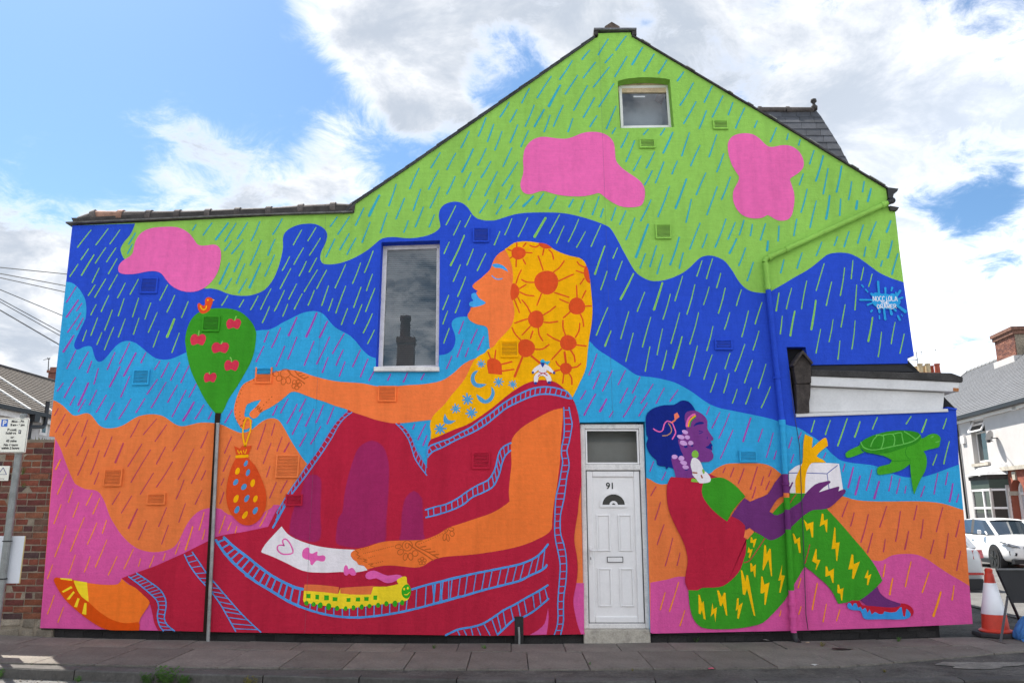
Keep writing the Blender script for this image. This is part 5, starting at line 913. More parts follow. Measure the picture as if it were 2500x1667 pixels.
for i in range(2):
    p0 = a + L_*(i/2); p1 = a + L_*((i+1)/2) - L_.normalized()*.01; mb = MB().tube([p0, p1], .05, 12); mb.tube([p0, p0 + L_.normalized()*.05], .062, 12); part('ridge_tile', mb, tile_m, hip, smooth=40)
f0 = pr(1128, 60, 0); mb = MB(); mb.lathe(f0, [(.0, -.03), (.05, -.03), (.055, .03), (.03, .06), (.02, .09), (.05, .12), (.045, .16), (.0, .185)], 14); part('finial', mb, verge, hip, smooth=True)
# gutter end and soffit at the right-hand eaves
def poly3(pts, y0, dy): return MB().prism([(lambda v: (v.x, y0, v.z))(at(1700+u/3.92, 250+w/3.92)) for u, w in pts], (0, dy, 0))
mb = poly3([(1820, 822), (1925, 835), (1912, 862), (1880, 878), (1872, 925), (1828, 925)], -.03, 5.0); part('gutter', mb, black, roof)
mb = poly3([(1838, 1000), (1928, 1015), (1910, 1045), (1845, 1040)], -.04, .5); part('string_course', mb, verge, roof)

# ---- rainwater pipe painted with the mural
def pp(t, u, v): o = {'R': (1700, 250), 'E': (1500, 400), 'H': (1400, 750), 'M': (1550, 950), 'P': (1550, 1250)}[t]; return at(o[0]+u/3.92, o[1]+v/3.92, -.055)
path = [('lime', [pp('R', 1850, 952), pp('R', 690, 1488), pp('R', 665, 1500), pp('R', 655, 1530)]), ('lime', [pp('R', 655, 1530), pp('E', 1447, 960), pp('E', 1472, 1208)]), ('dblue', [pp('E', 1472, 1208), pp('H', 1996, 1090)]), ('cyan', [pp('H', 1996, 1090), pp('M', 1437, 810)]), ('purpled', [pp('M', 1437, 810), pp('M', 1448, 992)]),
        ('oband', [pp('M', 1448, 992), pp('M', 1450, 1035)]), ('tgreen', [pp('M', 1450, 1035), pp('M', 1458, 1150)]), ('purpled', [pp('M', 1458, 1150), pp('M', 1467, 1340)]), ('tgreen', [pp('M', 1467, 1340), pp('P', 1497, 745)]), ('pband', [pp('P', 1497, 745), pp('P', 1520, 1150)])]
pipe = part('downpipe', MB().tube(path[0][1], .033, 16), paint('lime'), house, smooth=50)
for c, P in path[1:]: part('pipe_length', MB().tube(P, .033, 16), paint(c), pipe, smooth=50)
def collar(c, p, d, w=.05, r=.041):
    d = d.normalized()*w/2; part('collar', MB().tube([p-d, p+d], r, 16), paint(c), pipe, smooth=40)
ex = pp('R', 690, 1488) - pp('R', 1850, 952); dz = Vector((0, 0, -1))
collar('lime', pp('R', 1790, 980), ex); collar('lime', pp('R', 870, 1405), ex); collar('lime', pp('R', 700, 1485), ex, .04); collar('lime', pp('E', 1468, 1185), dz); collar('dblue', pp('H', 1950, 672), dz, .03, .045); collar('cyan', pp('H', 1997, 1105), dz, .07); collar('purpled', pp('M', 1443, 902), dz, .03, .045); collar('pband', pp('P', 1500, 872), dz, .04, .043); collar('pband', pp('P', 1510, 985), dz, .05, .043); collar('pband', pp('P', 1517, 1110), dz, .03, .043)
a = pp('P', 1522, 1150); mb = MB(); mb.tube([a, a + Vector((.005, 0, -.06)), a + Vector((.02, -.03, -.1)), a + Vector((.03, -.06, -.115))], .036, 14); o = part('pipe_shoe', mb, black, pipe, smooth=50)
a = pp('R', 1850, 952); mb = MB(); mb.tube([a + Vector((-.03, 0, -.012)), a + Vector((.045, 0, .02)), a + Vector((.06, .05, .03)), a + Vector((.06, .2, .08))], .037, 14); o = part('pipe_elbow', mb, black, pipe, smooth=50)
# thin cable running down beside it
def vp(u, v): return at(1500+u/2.351, 1000+v/2.351, -.03)
mb = MB().tube([at(1928, 905, -.03), vp(1028, 0), vp(1062, 200), vp(1080, 620), vp(1090, 900), vp(1100, 1180), vp(1112, 1262)], .0045, 6); part('cable', mb, material('grey_cable', (.05, .05, .07), .6), house, smooth=True)
# pale pole clipped to the wall under the painted tree
tb = at(508, 1566, -.045); tt = at(532, 1036, -.045); mb = MB(); mb.tube([Vector((tb.x, tb.y, -.01)), tt], .021, 12); mb.tube([tt, tt + Vector((.0, 0, .02))], .024, 12)
galv = material('galvanised_steel', (.3, .3, .29), .5, .25, 8, .3, 60, .002, metal=.4, spec=.5); part('conduit_pole', mb, galv, house, smooth=40)
# black box with a stub of pipe at the foot of the wall
def lp_(u, v): return at(1000+u/3.92, 1200+v/3.92)
a, b = lp_(1005, 1190), lp_(1090, 1400); mb = MB(); mb.box(a.x, -.012, b.z-.1, b.x, .02, a.z); pb = part('drain_box', mb, bit, house); a = lp_(1045, 1290); mb = MB().tube([(a.x, -.03, a.z), (a.x+.005, -.03, a.z-.1), (a.x+.005, -.015, a.z-.2)], .013, 10); part('pipe_stub', mb, galv, pb, smooth=40)

# ---- side of the shopfront: console, fascia boards, felted canopy roof
white_p = material('white_gloss_board', (.66, .65, .64), .5, .06, 3, .2, 30, .003, dirt=.1); felt = material('roof_felt', (.05, .047, .045), .9, .35, 5, .8, 60, .006, dirt=.2); wood_d = material('dark_weathered_wood', (.055, .045, .04), .85, .4, 9, .7, 30, .006)
def fp(u, v, Y=0.0): return at(1900+u/3.92, 600+v/3.92, Y)
shop = link('shopfront', MB().prism([fp(60, 960, .13), fp(1245, 1100, .13), fp(1700, 1560, .13), fp(150, 1660, .13)], (0, .6, 0)).mesh('shopfront', material('recess_dark', (.02, .02, .022), .9)), house)
def slabp(pts, y0, dy, name, m, bev=.006):
    o = part(name, MB().prism([(lambda v: (v.x, y0, v.z))(fp(u, v)) for u, v in pts], (0, dy, 0)), m, shop)
    if bev: bevel(o, bev)
    return o
slabp([(300, 1250), (1725, 1300), (1708, 1400), (300, 1340)], -.03, 1.8, 'cornice_board', white_p)
slabp([(300, 1345), (1605, 1400), (1590, 1560), (290, 1592)], .03, .3, 'fascia_board', white_p)
slabp([(165, 1605), (1615, 1560), (1620, 1590), (165, 1640)], -.025, .3, 'sill_board', white_p)
slabp([(300, 1190), (1200, 1215), (1640, 1222), (1750, 1262), (1748, 1312), (1200, 1285), (300, 1250)], -.05, 2.0, 'canopy_roof', felt, .012)
slabp([(1660, 1362), (1714, 1366), (1712, 1398), (1660, 1394)], -.034, .05, 'rust_bracket', material('rust', (.35, .14, .05), .85, .3, 20), 0)
slabp([(300, 1145), (1215, 1130), (1310, 1200), (300, 1190)], .02, 1.5, 'lead_flashing', material('lead_dark', (.02, .021, .025), .7, .2), 0)
slabp([(105, 1155), (210, 1012), (308, 1130), (298, 1150), (210, 1045), (125, 1165)], -.1, .2, 'console_cap', wood_d)
slabp([(128, 1150), (210, 1048), (297, 1140), (300, 1320), (160, 1325)], -.06, .15, 'console_block', wood_d)
slabp([(160, 1325), (300, 1325), (296, 1440), (285, 1500), (288, 1600), (170, 1608)], -.045, .13, 'console_bracket', wood_d)
slabp([(1610, 1542), (1705, 1558), (1700, 1572), (1650, 1566), (1612, 1560)], -.02, .4, 'corner_cap', paint('dblue'), 0)
# ------------------------------------------------------------------ brick yard wall on the left
brickm = material('red_brick', (.3, .09, .05), .92, .35, 14, 1.0, 60, .01, dirt=.5, rampcols=[(.16, .045, .03), (.19, .055, .034), (.12, .034, .028), (.2, .075, .042), (.08, .034, .032), (.165, .05, .04), (.14, .04, .028), (.07, .038, .036), (.18, .058, .03), (.13, .07, .05)])
mortar = material('old_mortar', (.24, .2, .15), .95, .3, 8, .9, 60, .008)
bw = thing('brick_wall', 'weathered red brick yard wall at the left end of the painted house', 'wall', (-6, .1, 0))
part('wall_core', MB().box(-11, .035, -.1, -5.49, .3, 2.355), mortar, bw)
full = bevel_mesh = MB().box(-.1065, -.05, -.0315, .1065, .05, .0315).mesh('brick', brickm); half = MB().box(-.051, -.05, -.0315, .051, .05, .0315).mesh('brick', brickm)
def scatter_course(z, r, header=False):
    x = -5.505; first = True
    while x > -6.95:
        w = .102 if (header or (first and r % 2)) else .213
        if x - w/2 < -5.5:
            link('brick', half if w < .15 else full, bw, loc=(x - w/2, .079 + random.uniform(-.006, .006), z + random.uniform(-.003, .003)), rot=(random.uniform(-.02, .02), random.uniform(-.015, .015), random.uniform(-.03, .03)))
        x -= w + .014; first = False
z = .30
r = 0
while z < 2.34: scatter_course(z, r, header=(r % 5 == 3)); z += .0765; r += 1
stonem = material('rubble_stone', (.2, .17, .13), .95, .35, 6, .9, 40, .012, rnd=.25)
x = -6.9
while x < -5.5:
    w = random.uniform(.16, .3)
    for zz, h in ((.07, .13), (.2, .1)):
        P = [(x+.01, .02, zg(x, 0)-.06+zz-h/2), (x+w-.01, .02, zg(x, 0)-.06+zz-h/2+random.uniform(-.01, .01)), (x+w-.02, .025, zg(x, 0)-.06+zz+h/2), (x+.02, .022, zg(x, 0)-.06+zz+h/2-random.uniform(0, .02))]
        o = part('stone', MB().prism(P, (0, .1, 0)), stonem, bw); bevel(o, .018, 2)
    x += w
mb = MB()
for i in range(60):
    a = Vector((random.uniform(-6.6, -5.56), random.uniform(.02, .25), 2.35)); h = random.uniform(.02, .06); mb.add([a, a + Vector((.012, 0, 0)), a + Vector((random.uniform(-.02, .03), random.uniform(-.02, .02), h))], [(0, 1, 2)])
o = part('moss', mb, material('dry_moss', (.12, .12, .05), .95, .3), bw, fix=False); o['kind'] = 'stuff'
leafm = material('weed_leaf', (.07, .15, .03), .8, .3, 20, rnd=.2)
def weed(c, n, h, name='weed', label=None, mat=leafm, group=None, parent=None):
    mb = MB(); c = Vector(c)
    for i in range(n):
        a = random.uniform(0, 6.28); lean = random.uniform(.1, .9); L_ = h*random.uniform(.5, 1.0); r0 = random.uniform(0, h*.35)
        b = c + Vector((math.cos(a)*r0, math.sin(a)*r0*.6, 0)); d = Vector((math.cos(a)*lean, math.sin(a)*lean, 1)).normalized(); sd = d.cross(Vector((0, 0, 1))).normalized()
        tip = b + d*L_; mb.add([b - sd*.002, b + sd*.002, tip + sd*.001, tip - sd*.001], [(0, 1, 2, 3)])
        for k in range(4):
            q = b + d*L_*(.35 + .2*k); s_ = sd*(1 if k % 2 else -1); w = h*.1*random.uniform(.7, 1.3); up = Vector((0, 0, random.uniform(-.3, .5)))
            mb.add([q, q + (s_ + up*.3)*w + d*w*.5, q + (s_ + up)*w*2.1, q + (s_ + up*.6)*w - d*w*.4], [(0, 1, 2, 3)])
    if parent is not None: return part(name, mb, mat, parent, fix=False)
    o = part(name, mb, mat, fix=False); tag(o, label, 'weed', group); return o
weed((-5.95, .03, 1.93), 7, .09, 'wall_fern', parent=bw); weed((-5.9, .02, 1.78), 6, .07, 'wall_fern', parent=bw)
# small warning plate on the bricks
plate_w = material('sign_white', (.8, .78, .68), .5, .05, 6, dirt=.1); sign_blk = material('sign_black', (.015, .015, .018), .5); sign_blue = material('sign_blue', (.03, .13, .5), .45)
wp = thing('warning_plate', 'small white warning plate with a triangle screwed to the brick wall', 'sign', (-6.4, 0, 2))
a, b = at(-32, 1137, -.0), at(19, 1173, -.0); part('plate', MB().box(a.x, .0, b.z, b.x, .012, a.z), plate_w, wp)
c_ = at(7, 1150); s_ = .05; tri = [(c_.x-s_, c_.z-s_*.75), (c_.x+s_, c_.z-s_*.75), (c_.x, c_.z+s_*.9)]; mb = MB()
for i in range(3): p, q = tri[i], tri[(i+1) % 3]; mb.bar((p[0], -.002, p[1]), (q[0], -.002, q[1]), .004, .006, up=Vector((0, 1, 0)))
part('triangle', mb, material('sign_line', (.05, .06, .2), .5), wp); lettering('Warning', .022, (c_.x-.01, -.003, b.z+.018), sign_blk, wp)
# parking sign on a galvanised post by the kerb
PX, PY = -5.39, -.97; zb = zg(PX, PY)
ps = thing('parking_sign', 'white and blue permit parking sign on a grey post by the left kerb', 'sign', (PX, PY, zb))
pole_m = material('dull_galvanised', (.24, .25, .24), .55, .22, 10, .3, 60, .002, metal=.3, spec=.4)
mb = MB(); mb.tube([(PX, PY, zb-.05), (PX, PY, 2.53)], .038, 18); mb.tube([(PX, PY, 2.53), (PX, PY, 2.55)], [.04, .03], 18); part('post', mb, pole_m, ps, smooth=40)
a, b = at(-8, 1021, PY-.06), at(61, 1105, PY-.06); cx = (a.x+b.x)/2; W_ = b.x-a.x; H_ = a.z-b.z
o = part('plate', MB().box(a.x, PY-.06, b.z, b.x, PY-.045, a.z), plate_w, ps); bevel(o, .006)
mb = MB(); yy = PY-.0615
for x0, z0, x1, z1 in ((a.x+.006, b.z+.006, b.x-.006, b.z+.0095), (a.x+.006, a.z-.0095, b.x-.006, a.z-.006), (a.x+.006, b.z+.0095, a.x+.0095, a.z-.0095), (b.x-.0095, b.z+.0095, b.x-.006, a.z-.0095)): mb.box(x0, yy, z0, x1, yy+.001, z1)
part('border', mb, sign_blk, ps)
bx0 = a.x + W_*.16; part('blue_square', MB().box(bx0, yy, a.z-.012-.078, bx0+.07, yy+.001, a.z-.012), sign_blue, ps)
white_t = material('sign_letter_white', (.7, .7, .7), .5)
lettering('P', .082, (bx0+.036, yy-.001, a.z-.079), white_t, ps, bold=.003)
tx = cx+.058
lettering('Mon - Fri', .036, (tx, yy-.001, a.z-.045), sign_blk, ps, bold=.0012); lettering('8 am - 6 pm', .034, (tx+.002, yy-.001, a.z-.082), sign_blk, ps, bold=.0012, spacing=.92)
c2 = cx+.015
lettering('Permit', .037, (c2-.01, yy-.001, a.z-.137), sign_blk, ps, bold=.0012); lettering('holders', .037, (c2-.016, yy-.001, a.z-.172), sign_blk, ps, bold=.0012); part('permit_square', MB().box(c2+.065, yy, a.z-.168, c2+.092, yy+.001, a.z-.128), sign_blk, ps); lettering('P', .032, (c2+.0785, yy-.001, a.z-.16), white_t, ps, bold=.001)
lettering('or', .036, (c2+.005, yy-.001, a.z-.217), sign_blk, ps, bold=.0012); lettering('45 mins', .037, (c2, yy-.001, a.z-.257), sign_blk, ps, bold=.0012); lettering('No return', .037, (c2, yy-.001, a.z-.3), sign_blk, ps, bold=.0012); lettering('within 2 hours', .035, (c2, yy-.001, a.z-.334), sign_blk, ps, bold=.0012, spacing=.95)
mb = MB(); mb.box(PX-.06, PY-.045, a.z-.1, PX+.06, PY-.03, a.z-.08); mb.box(PX-.06, PY-.045, b.z+.06, PX+.06, PY-.03, b.z+.08); part('bracket', mb, pole_m, ps)
a, b = at(-40, 1308, PY+.05), at(47, 1423, PY+.05)
bd = thing('notice_board', 'blank white notice board strapped low on the parking sign post', 'board', (PX, PY, zb)); part('panel', MB().box(a.x, PY+.045, b.z, b.x, PY+.055, a.z), material('board_white', (.62, .64, .68), .5, .04), bd)
part('edge', MB().box(b.x-.001, PY+.044, b.z, b.x+.006, PY+.056, a.z), material('board_edge', (.5, .42, .2), .6), bd)
mb = MB()
for zz in (a.z-.05, b.z+.05): mb.tube([(PX + .0425*math.cos(t), PY + .0425*math.sin(t), zz) for t in [2*math.pi*i/16 for i in range(17)]], .006, 6)
part('strap', mb, sign_blk, bd)

def ground_at(px, py, dz=0.0):
    d = ray(px, py); z = dz
    for _ in range(6): t = (z - CAM.z)/d.z; p = CAM + d*t; z = zg(p.x, p.y) + dz
    return p
# ------------------------------------------------------------------ traffic cone, folding sign, sandbag on the corner
gpt = ground_at(2433, 1553); cx, cy = gpt.x, gpt.y; cz = zg(cx, cy) + .006
red = material('cone_red', (.62, .055, .03), .5, .08, 8, spec=.4, dirt=.08); rub = material('cone_rubber', (.045, .042, .045), .8, .2, 10); sleeve = material('reflective_white', (.86, .86, .88), .3, .02, 30, spec=.6)
cone = thing('traffic_cone', 'red traffic cone with white reflective sleeve and black base on the corner', 'traffic cone', (cx, cy, cz))
mb = MB(); P = []
for k in range(8): aa = math.pi/8 + k*math.pi/4; P.append((cx + .25*math.cos(aa), cy + .25*math.sin(aa), cz))
mb.prism(P, (0, 0, .05)); bevel(part('base', mb, rub, cone), .012)
part('foot', MB().lathe((cx, cy, cz), [(.0, .05), (.175, .05), (.18, .062), (.165, .075), (.14, .085)], 28), red, cone, smooth=40)
part('cone_body', MB().lathe((cx, cy, cz), [(.142, .08), (.1285, .25), (.1285, .25), (.056, .62), (.048, .685), (.040, .70), (.042, .715), (.043, .74), (.03, .755), (0, .758)], 28), red, cone, smooth=40)
part('reflective_sleeve', MB().lathe((cx, cy, cz), [(.130, .245), (.1315, .25), (.066, .59), (.064, .592)], 28), sleeve, cone, smooth=40)
sx, sy = cx + .2, cy - .25
blkm = material('sign_frame_black', (.018, .018, .022), .5); backm = material('sign_back_grey', (.05, .05, .052), .6, .1, 5)
fs = thing('folding_sign', 'black folding road sign seen from behind beside the cone', 'road sign', (sx+.5, sy, zg(6.2, sy)))
ft = ground_at(2443, 1566); yp = ft.y + .16
tl_, bl_ = at(2434, 1390, yp - .02), at(2471, 1471, yp + .09)
tr_ = tl_ + Vector((.95, .0, 0)); br_ = Vector((tr_.x - (bl_.x - tl_.x), bl_.y, bl_.z))
part('panel', MB().prism([tl_, tr_, br_, bl_], (0, .006, 0)), backm, fs)
mb = MB(); mb.bar(tl_ + Vector((-.01, 0, .005)), tr_ + Vector((.01, 0, .005)), .025, .018); part('top_rail', mb, material('rail_grey', (.16, .16, .16), .5), fs)
e = at(2494, 1525, yp + .2); e = e + (e - tl_)*.2; gz = zg(e.x, e.y); e.z = gz
mb = MB(); mb.bar(tl_, e, .026, .02); part('leg', mb, blkm, fs)
mb = MB(); mb.bar(tr_, Vector((tr_.x - (e.x - tl_.x), e.y, gz)), .026, .02); part('leg', mb, blkm, fs)
h0 = at(2460, 1455, yp + .05); h1 = ft; mb = MB(); mb.bar(h0, h1, .022, .016); part('prop_leg', mb, material('prop_grey', (.09, .09, .095), .5), fs); mb = MB(); mb.bar(h0 + Vector((.8, 0, 0)), h1 + Vector((.85, 0, 0)), .022, .016); part('prop_leg', mb, pole_m, fs)
mb = MB(); mb.tube([h0 + Vector((-.012, -.03, 0)), h0 + Vector((.02, .03, 0))], .014, 8); part('hinge', mb, blkm, fs)
sb = thing('sandbag', 'bright blue sandbag slumped at the foot of the folding sign', 'sandbag', (6.3, -.8, gz))
bp_ = ground_at(2512, 1562); bx, by = bp_.x, bp_.y; gz = zg(bx, by); bm = bmesh.new(); bmesh.ops.create_icosphere(bm, subdivisions=4, radius=1.0)
for v in bm.verts:
    u = v.co.copy(); w = 1 + .1*math.sin(5*u.x + 2*u.z) + .07*math.sin(9*u.y + 4*u.z)
    zz = max(-.6, u.z); k_ = 1.25 - .35*zz + .12*math.sin(14*math.atan2(u.y, u.x))*(1-abs(zz)); v.co = Vector((bx + .03 + u.x*.12*w*k_, by + u.y*.1*w*k_, gz + (zz + .6)*.17 + .015*math.sin(8*u.x)))
me = bpy.data.meshes.new('bag_body'); bm.to_mesh(me); bm.free(); bagm = material('sandbag_blue', (.05, .17, .42), .65, .15, 12, .5, 30, .01); me.materials.append(bagm); me.polygons.foreach_set('use_smooth', [True]*len(me.polygons)); link('bag_body', me, sb)
mb = MB(); N_ = 14; f0 = []
for i in range(N_):
    u = i/(N_-1); f0 += [(bx - .15 + .42*u, by - .10 - .01*math.sin(9*u), gz + .025 + .012*math.sin(11*u)), (bx - .17 + .44*u, by - .165 - .02*math.sin(7*u), gz + .008 + .01*abs(math.sin(14*u)))]
mb.add(f0, [(2*i, 2*i+1, 2*i+3, 2*i+2) for i in range(N_-1)]); part('bag_hem', mb, bagm, sb, smooth=True, fix=False)

# ------------------------------------------------------------------ terraced house across the side street
UA = R(7.5); u_ = Vector((math.sin(UA), math.cos(UA), 0)); n_ = Vector((-math.cos(UA), math.sin(UA), 0)); O_ = Vector((19.8, 25.0, 0))
FM = Matrix(((-u_.x, -n_.x, 0, O_.x), (-u_.y, -n_.y, 0, O_.y), (0, 0, 1, 0), (0, 0, 0, 1)))
def fac(px, py, d=0.0):                       # (along the front, height) of a photograph point on the front, d metres in front of it
    dd = ray(px, py); t = (n_.dot(O_ + n_*d - CAM)) / n_.dot(dd); p = CAM + dd*t; return (-(p - O_).dot(u_), p.z)
def f2(u, v, d=0.0): return fac(2320 + u/5.6, 980 + v/5.6, d)
def fpart(name, mb, mats, parent, smooth=False, fix=True):
    me = mb.mesh(name, mats, smooth, fix); me.transform(FM); return link(name, me, parent)
render_w = material('white_render', (.5, .48, .465), .9, .05, 1.5, .3, 50, .003, dirt=.05); slate_g = material('grey_slate', (.115, .118, .126), .55, .15, 2, .4, 40, .004, dirt=.1)
wh = thing('white_terraced_house', 'white rendered terraced house with bay window and grey slate roof across the side street', 'house', tuple(O_))
(s0, e0h), (s1, e1h) = f2(75, 215), f2(860, 0); EH = (e0h + e1h)/2
a = f2(262, 250); b = f2(445, 208); c_ = f2(545, 850); d_ = f2(325, 850)
wx0, wx1 = a[0], (b[0]+c_[0])/2 + .0; wz1 = max(a[1], b[1]); wz0 = (c_[1] + d_[1])/2
wx0, wx1 = f2(290, 500)[0], f2(490, 500)[0]; SB = f2(720, 1000)[0]; ZS = f2(760, 940)[1]
mb = MB(); mb.box(-8, 0, -1, wx0, .3, EH); mb.box(wx1, 0, ZS, 16, .3, EH); mb.box(wx0, 0, -1, wx1, .3, wz0); mb.box(wx0, 0, wz1, wx1, .3, EH); mb.box(wx1, 0, -1, SB, .3, ZS)
fpart('front_wall', mb, render_w, wh); fpart('side_wall', MB().box(-8, .3, -1, 16, 8.5, EH-.1), render_w, wh)
RZ = 8.9
mb = MB(); mb.add([(-8, -.25, EH-.05), (16, -.25, EH-.05), (16, 4.0, RZ), (-8, 4.0, RZ), (-8, 8.3, EH-.05), (16, 8.3, EH-.05)], [(0, 1, 2, 3), (3, 2, 5, 4), (0, 3, 4), (1, 5, 2)]); rf = fpart('roof', mb, slate_g, wh, fix=False)
mb = MB(); L_ = math.dist((-.25, EH-.05), (4.0, RZ)); nr = 34
for i in range(nr):
    t0, t1 = i/nr, (i+1.15)/nr; y0, z0 = -.25 + 4.25*t0, EH-.05 + (RZ-EH+.05)*t0; y1, z1 = -.25 + 4.25*t1, EH-.05 + (RZ-EH+.05)*t1
    x = -8 + (.14 if i % 2 else 0)
    while x < 16: 
        if x < 14: mb.add([(x, y0-.012, z0+.022), (x+.272, y0-.012, z0+.022), (x+.272, y1, z1+.006), (x, y1, z1+.006), (x, y0-.005, z0+.004), (x+.272, y0-.005, z0+.004)], [(0, 1, 2, 3), (4, 5, 1, 0)])
        x += .28
o = fpart('slates', mb, slate_g, rf, fix=False); o['kind'] = 'stuff'
mb = MB(); i = 0; x = -8
while x < 16: mb.tube([(x, 4.0, RZ-.03), (x+.43, 4.0, RZ-.03)], .11, 10); mb.tube([(x, 4.0, RZ-.03), (x+.05, 4.0, RZ-.03)], .125, 10); x += .45
fpart('ridge_tiles', mb, material('ridge_grey', (.2, .2, .2), .8, .2), rf, smooth=40)
mb = MB(); mb.bar((-8.02, -.3, EH), (-8.02, 4.0, RZ+.05), .12, .08); fpart('verge_strip', mb, render_w, rf)
mb = MB(); mb.box(-8, -.34, EH-.2, 16, -.1, EH-.06); fpart('gutter', mb, black, wh); mb = MB(); mb.box(-8, -.1, EH-.32, 16, -.02, EH-.2); fpart('fascia_board', mb, upvc, wh)
s_, h_ = f2(75, 260, .06); mb = MB(); mb.tube([(s_, -.06, EH-.15), (s_, -.06, -.6)], .045, 10); fpart('downpipe', mb, black, wh, smooth=40)
# upper window with its top light open
wo_ = fpart('window', (lambda m: (frame(m, wx0+.03, wz0+.08, wx1-.0, wz1-.03, .07, .17, .24), m.box(wx0+.1, .165, (wz0+wz1)/2+.32, wx1-.07, .24, (wz0+wz1)/2+.39))[-1])(MB()), upvc, wh)
fpart('pane', MB().add([(wx0+.1, .2, wz0+.15), (wx1-.07, .2, wz0+.15), (wx1-.07, .2, wz1-.1), (wx0+.1, .2, wz1-.1)], [(0, 1, 2, 3)]), glass('house_glass', (.03, .035, .035), .05, True), wo_, fix=False)
zt = (wz0+wz1)/2+.39; mb = MB()
A_ = [(wx0+.06, .13, wz1-.06), (wx1-.05, .13, wz1-.06), (wx1-.05, -.13, zt+.02), (wx0+.06, -.13, zt+.02)]
for i in range(4): mb.bar(A_[i], A_[(i+1) % 4], .06, .06)
fpart('top_light', mb, upvc, wo_); fpart('top_light_pane', MB().add(A_, [(0, 1, 2, 3)]), glass('pale_glass', (.25, .29, .28), .08, True), wo_, fix=False)
fpart('sill', MB().box(wx0-.08, -.1, wz0-.09, wx1+.1, .2, wz0+.03), stone, wo_)
# alarm box, bell box
a, b = f2(160, 475), f2(218, 570); fpart('alarm_box', MB().box(a[0], -.09, b[1], b[0], 0, a[1]), upvc, wh); a, b = f2(870, 8), f2(938, 105); fpart('bell_box', MB().box(a[0], -.1, b[1], b[0], 0, a[1]), upvc, wh)
# satellite dish on its arm
ds, dh = f2(652, 500); dish = fpart('satellite_dish', MB().tube([(ds, 0, dh), (ds, -.16, dh), (ds-.02, -.24, dh+.04)], .018, 8), blkm, wh)
bm = bmesh.new(); bmesh.ops.create_uvsphere(bm, u_segments=24, v_segments=16, radius=1.0); bmesh.ops.delete(bm, geom=[v for v in bm.verts if v.co.z < .86], context='VERTS')
me = bpy.data.meshes.new('reflector'); bm.to_mesh(me); bm.free(); me.materials.append(material('dish_grey', (.4, .4, .4), .6)); me.polygons.foreach_set('use_smooth', [True]*len(me.polygons))
me.transform(FM @ Matrix.Translation((ds-.06, -.25, dh+.06)) @ Vector((.81, .59, -.3)).to_track_quat('Z', 'Y').to_matrix().to_4x4() @ Matrix.Scale(.66, 4) @ Matrix.Diagonal((1, 1, .7, 1)) @ Matrix.Translation((0, 0, -1))); link('reflector', me, dish)
a = f2(510, 545, .6); fpart('receiver_arm', MB().tube([(ds, -.2, dh-.12), (a[0]+.1, -.5, a[1]), (a[0], -.55, a[1]+.02)], .015, 6).box(a[0]-.08, -.6, a[1]-.03, a[0]+.02, -.5, a[1]+.06), blkm, dish)
# bay window: lead roof, green fascia, white frames, net curtains
bay = thing_bay = None
(bs0, bt), (bs1, _) = f2(200, 1005, .55), f2(700, 985, .3); bs0, bs1 = f2(235, 1100, .55)[0], f2(690, 1100, .3)[0]; bt = f2(450, 1015, .6)[1]
bay = fpart('bay_window', MB().prism([(bs0+.0, 0, bt+.02), (bs0+.3, -.62, bt-.0), (bs1-.35, -.62, bt), (bs1, 0, bt+.02)], (0, 0, -.14)), verge, wh)
fpart('bay_roof', MB().add([(bs0-.05, 0, bt+.42), (bs1+.05, 0, bt+.42), (bs1+.1, -.05, bt+.03), (bs1-.33, -.75, bt+.03), (bs0+.27, -.75, bt+.03), (bs0-.1, -.05, bt+.03), (bs0+.5, 0, bt+.45), (bs1-.5, 0, bt+.45)], [(0, 5, 4, 6), (6, 4, 3, 7), (7, 3, 2, 1)]), material('lead_pale', (.36, .36, .37), .6, .25, 3, .4, 20, .01), bay, fix=False)
fpart('bay_fascia', MB().prism([(bs0+.03, 0, bt-.14), (bs0+.33, -.57, bt-.14), (bs1-.38, -.57, bt-.14), (bs1-.03, 0, bt-.14)], (0, 0, -.36)), material('dark_green_board', (.05, .07, .055), .5), bay)
zt = bt-.5; zb_ = -.2
for A_, B_ in (((bs0+.36, -.53), (bs1-.41, -.53)), ((bs1-.41, -.53), (bs1-.06, -.02)), ((bs0+.06, -.02), (bs0+.36, -.53))):
    va = Vector((A_[0], A_[1], 0)); vb = Vector((B_[0], B_[1], 0)); mb = MB(); Z = Vector((0, 0, 1))
    for p in (va, vb) + ((va.lerp(vb, .62),) if (vb-va).length > 1.0 else ()): mb.bar(p + Z*zb_, p + Z*zt, .09, .09)
    for zz in (zt-.05, zt-.75, .25): mb.bar(va + Z*zz, vb + Z*zz, .08, .08)
    fr_ = fpart('bay_frame', mb, upvc, bay); fpart('pane', MB().add([va + Z*zb_, vb + Z*zb_, vb + Z*zt, va + Z*zt], [(0, 1, 2, 3)]), glass('house_glass', (.03, .035, .035), .05, True), fr_, fix=False)
fpart('bay_apron', MB().prism([(bs0+.05, 0, .24), (bs0+.36, -.55, .24), (bs1-.41, -.55, .24), (bs1-.05, 0, .24)], (0, 0, -.9)), render_w, bay)
fpart('pilaster', MB().box(bs1-.02, -.12, -.6, SB-.02, 0, zt+.12), render_w, wh)
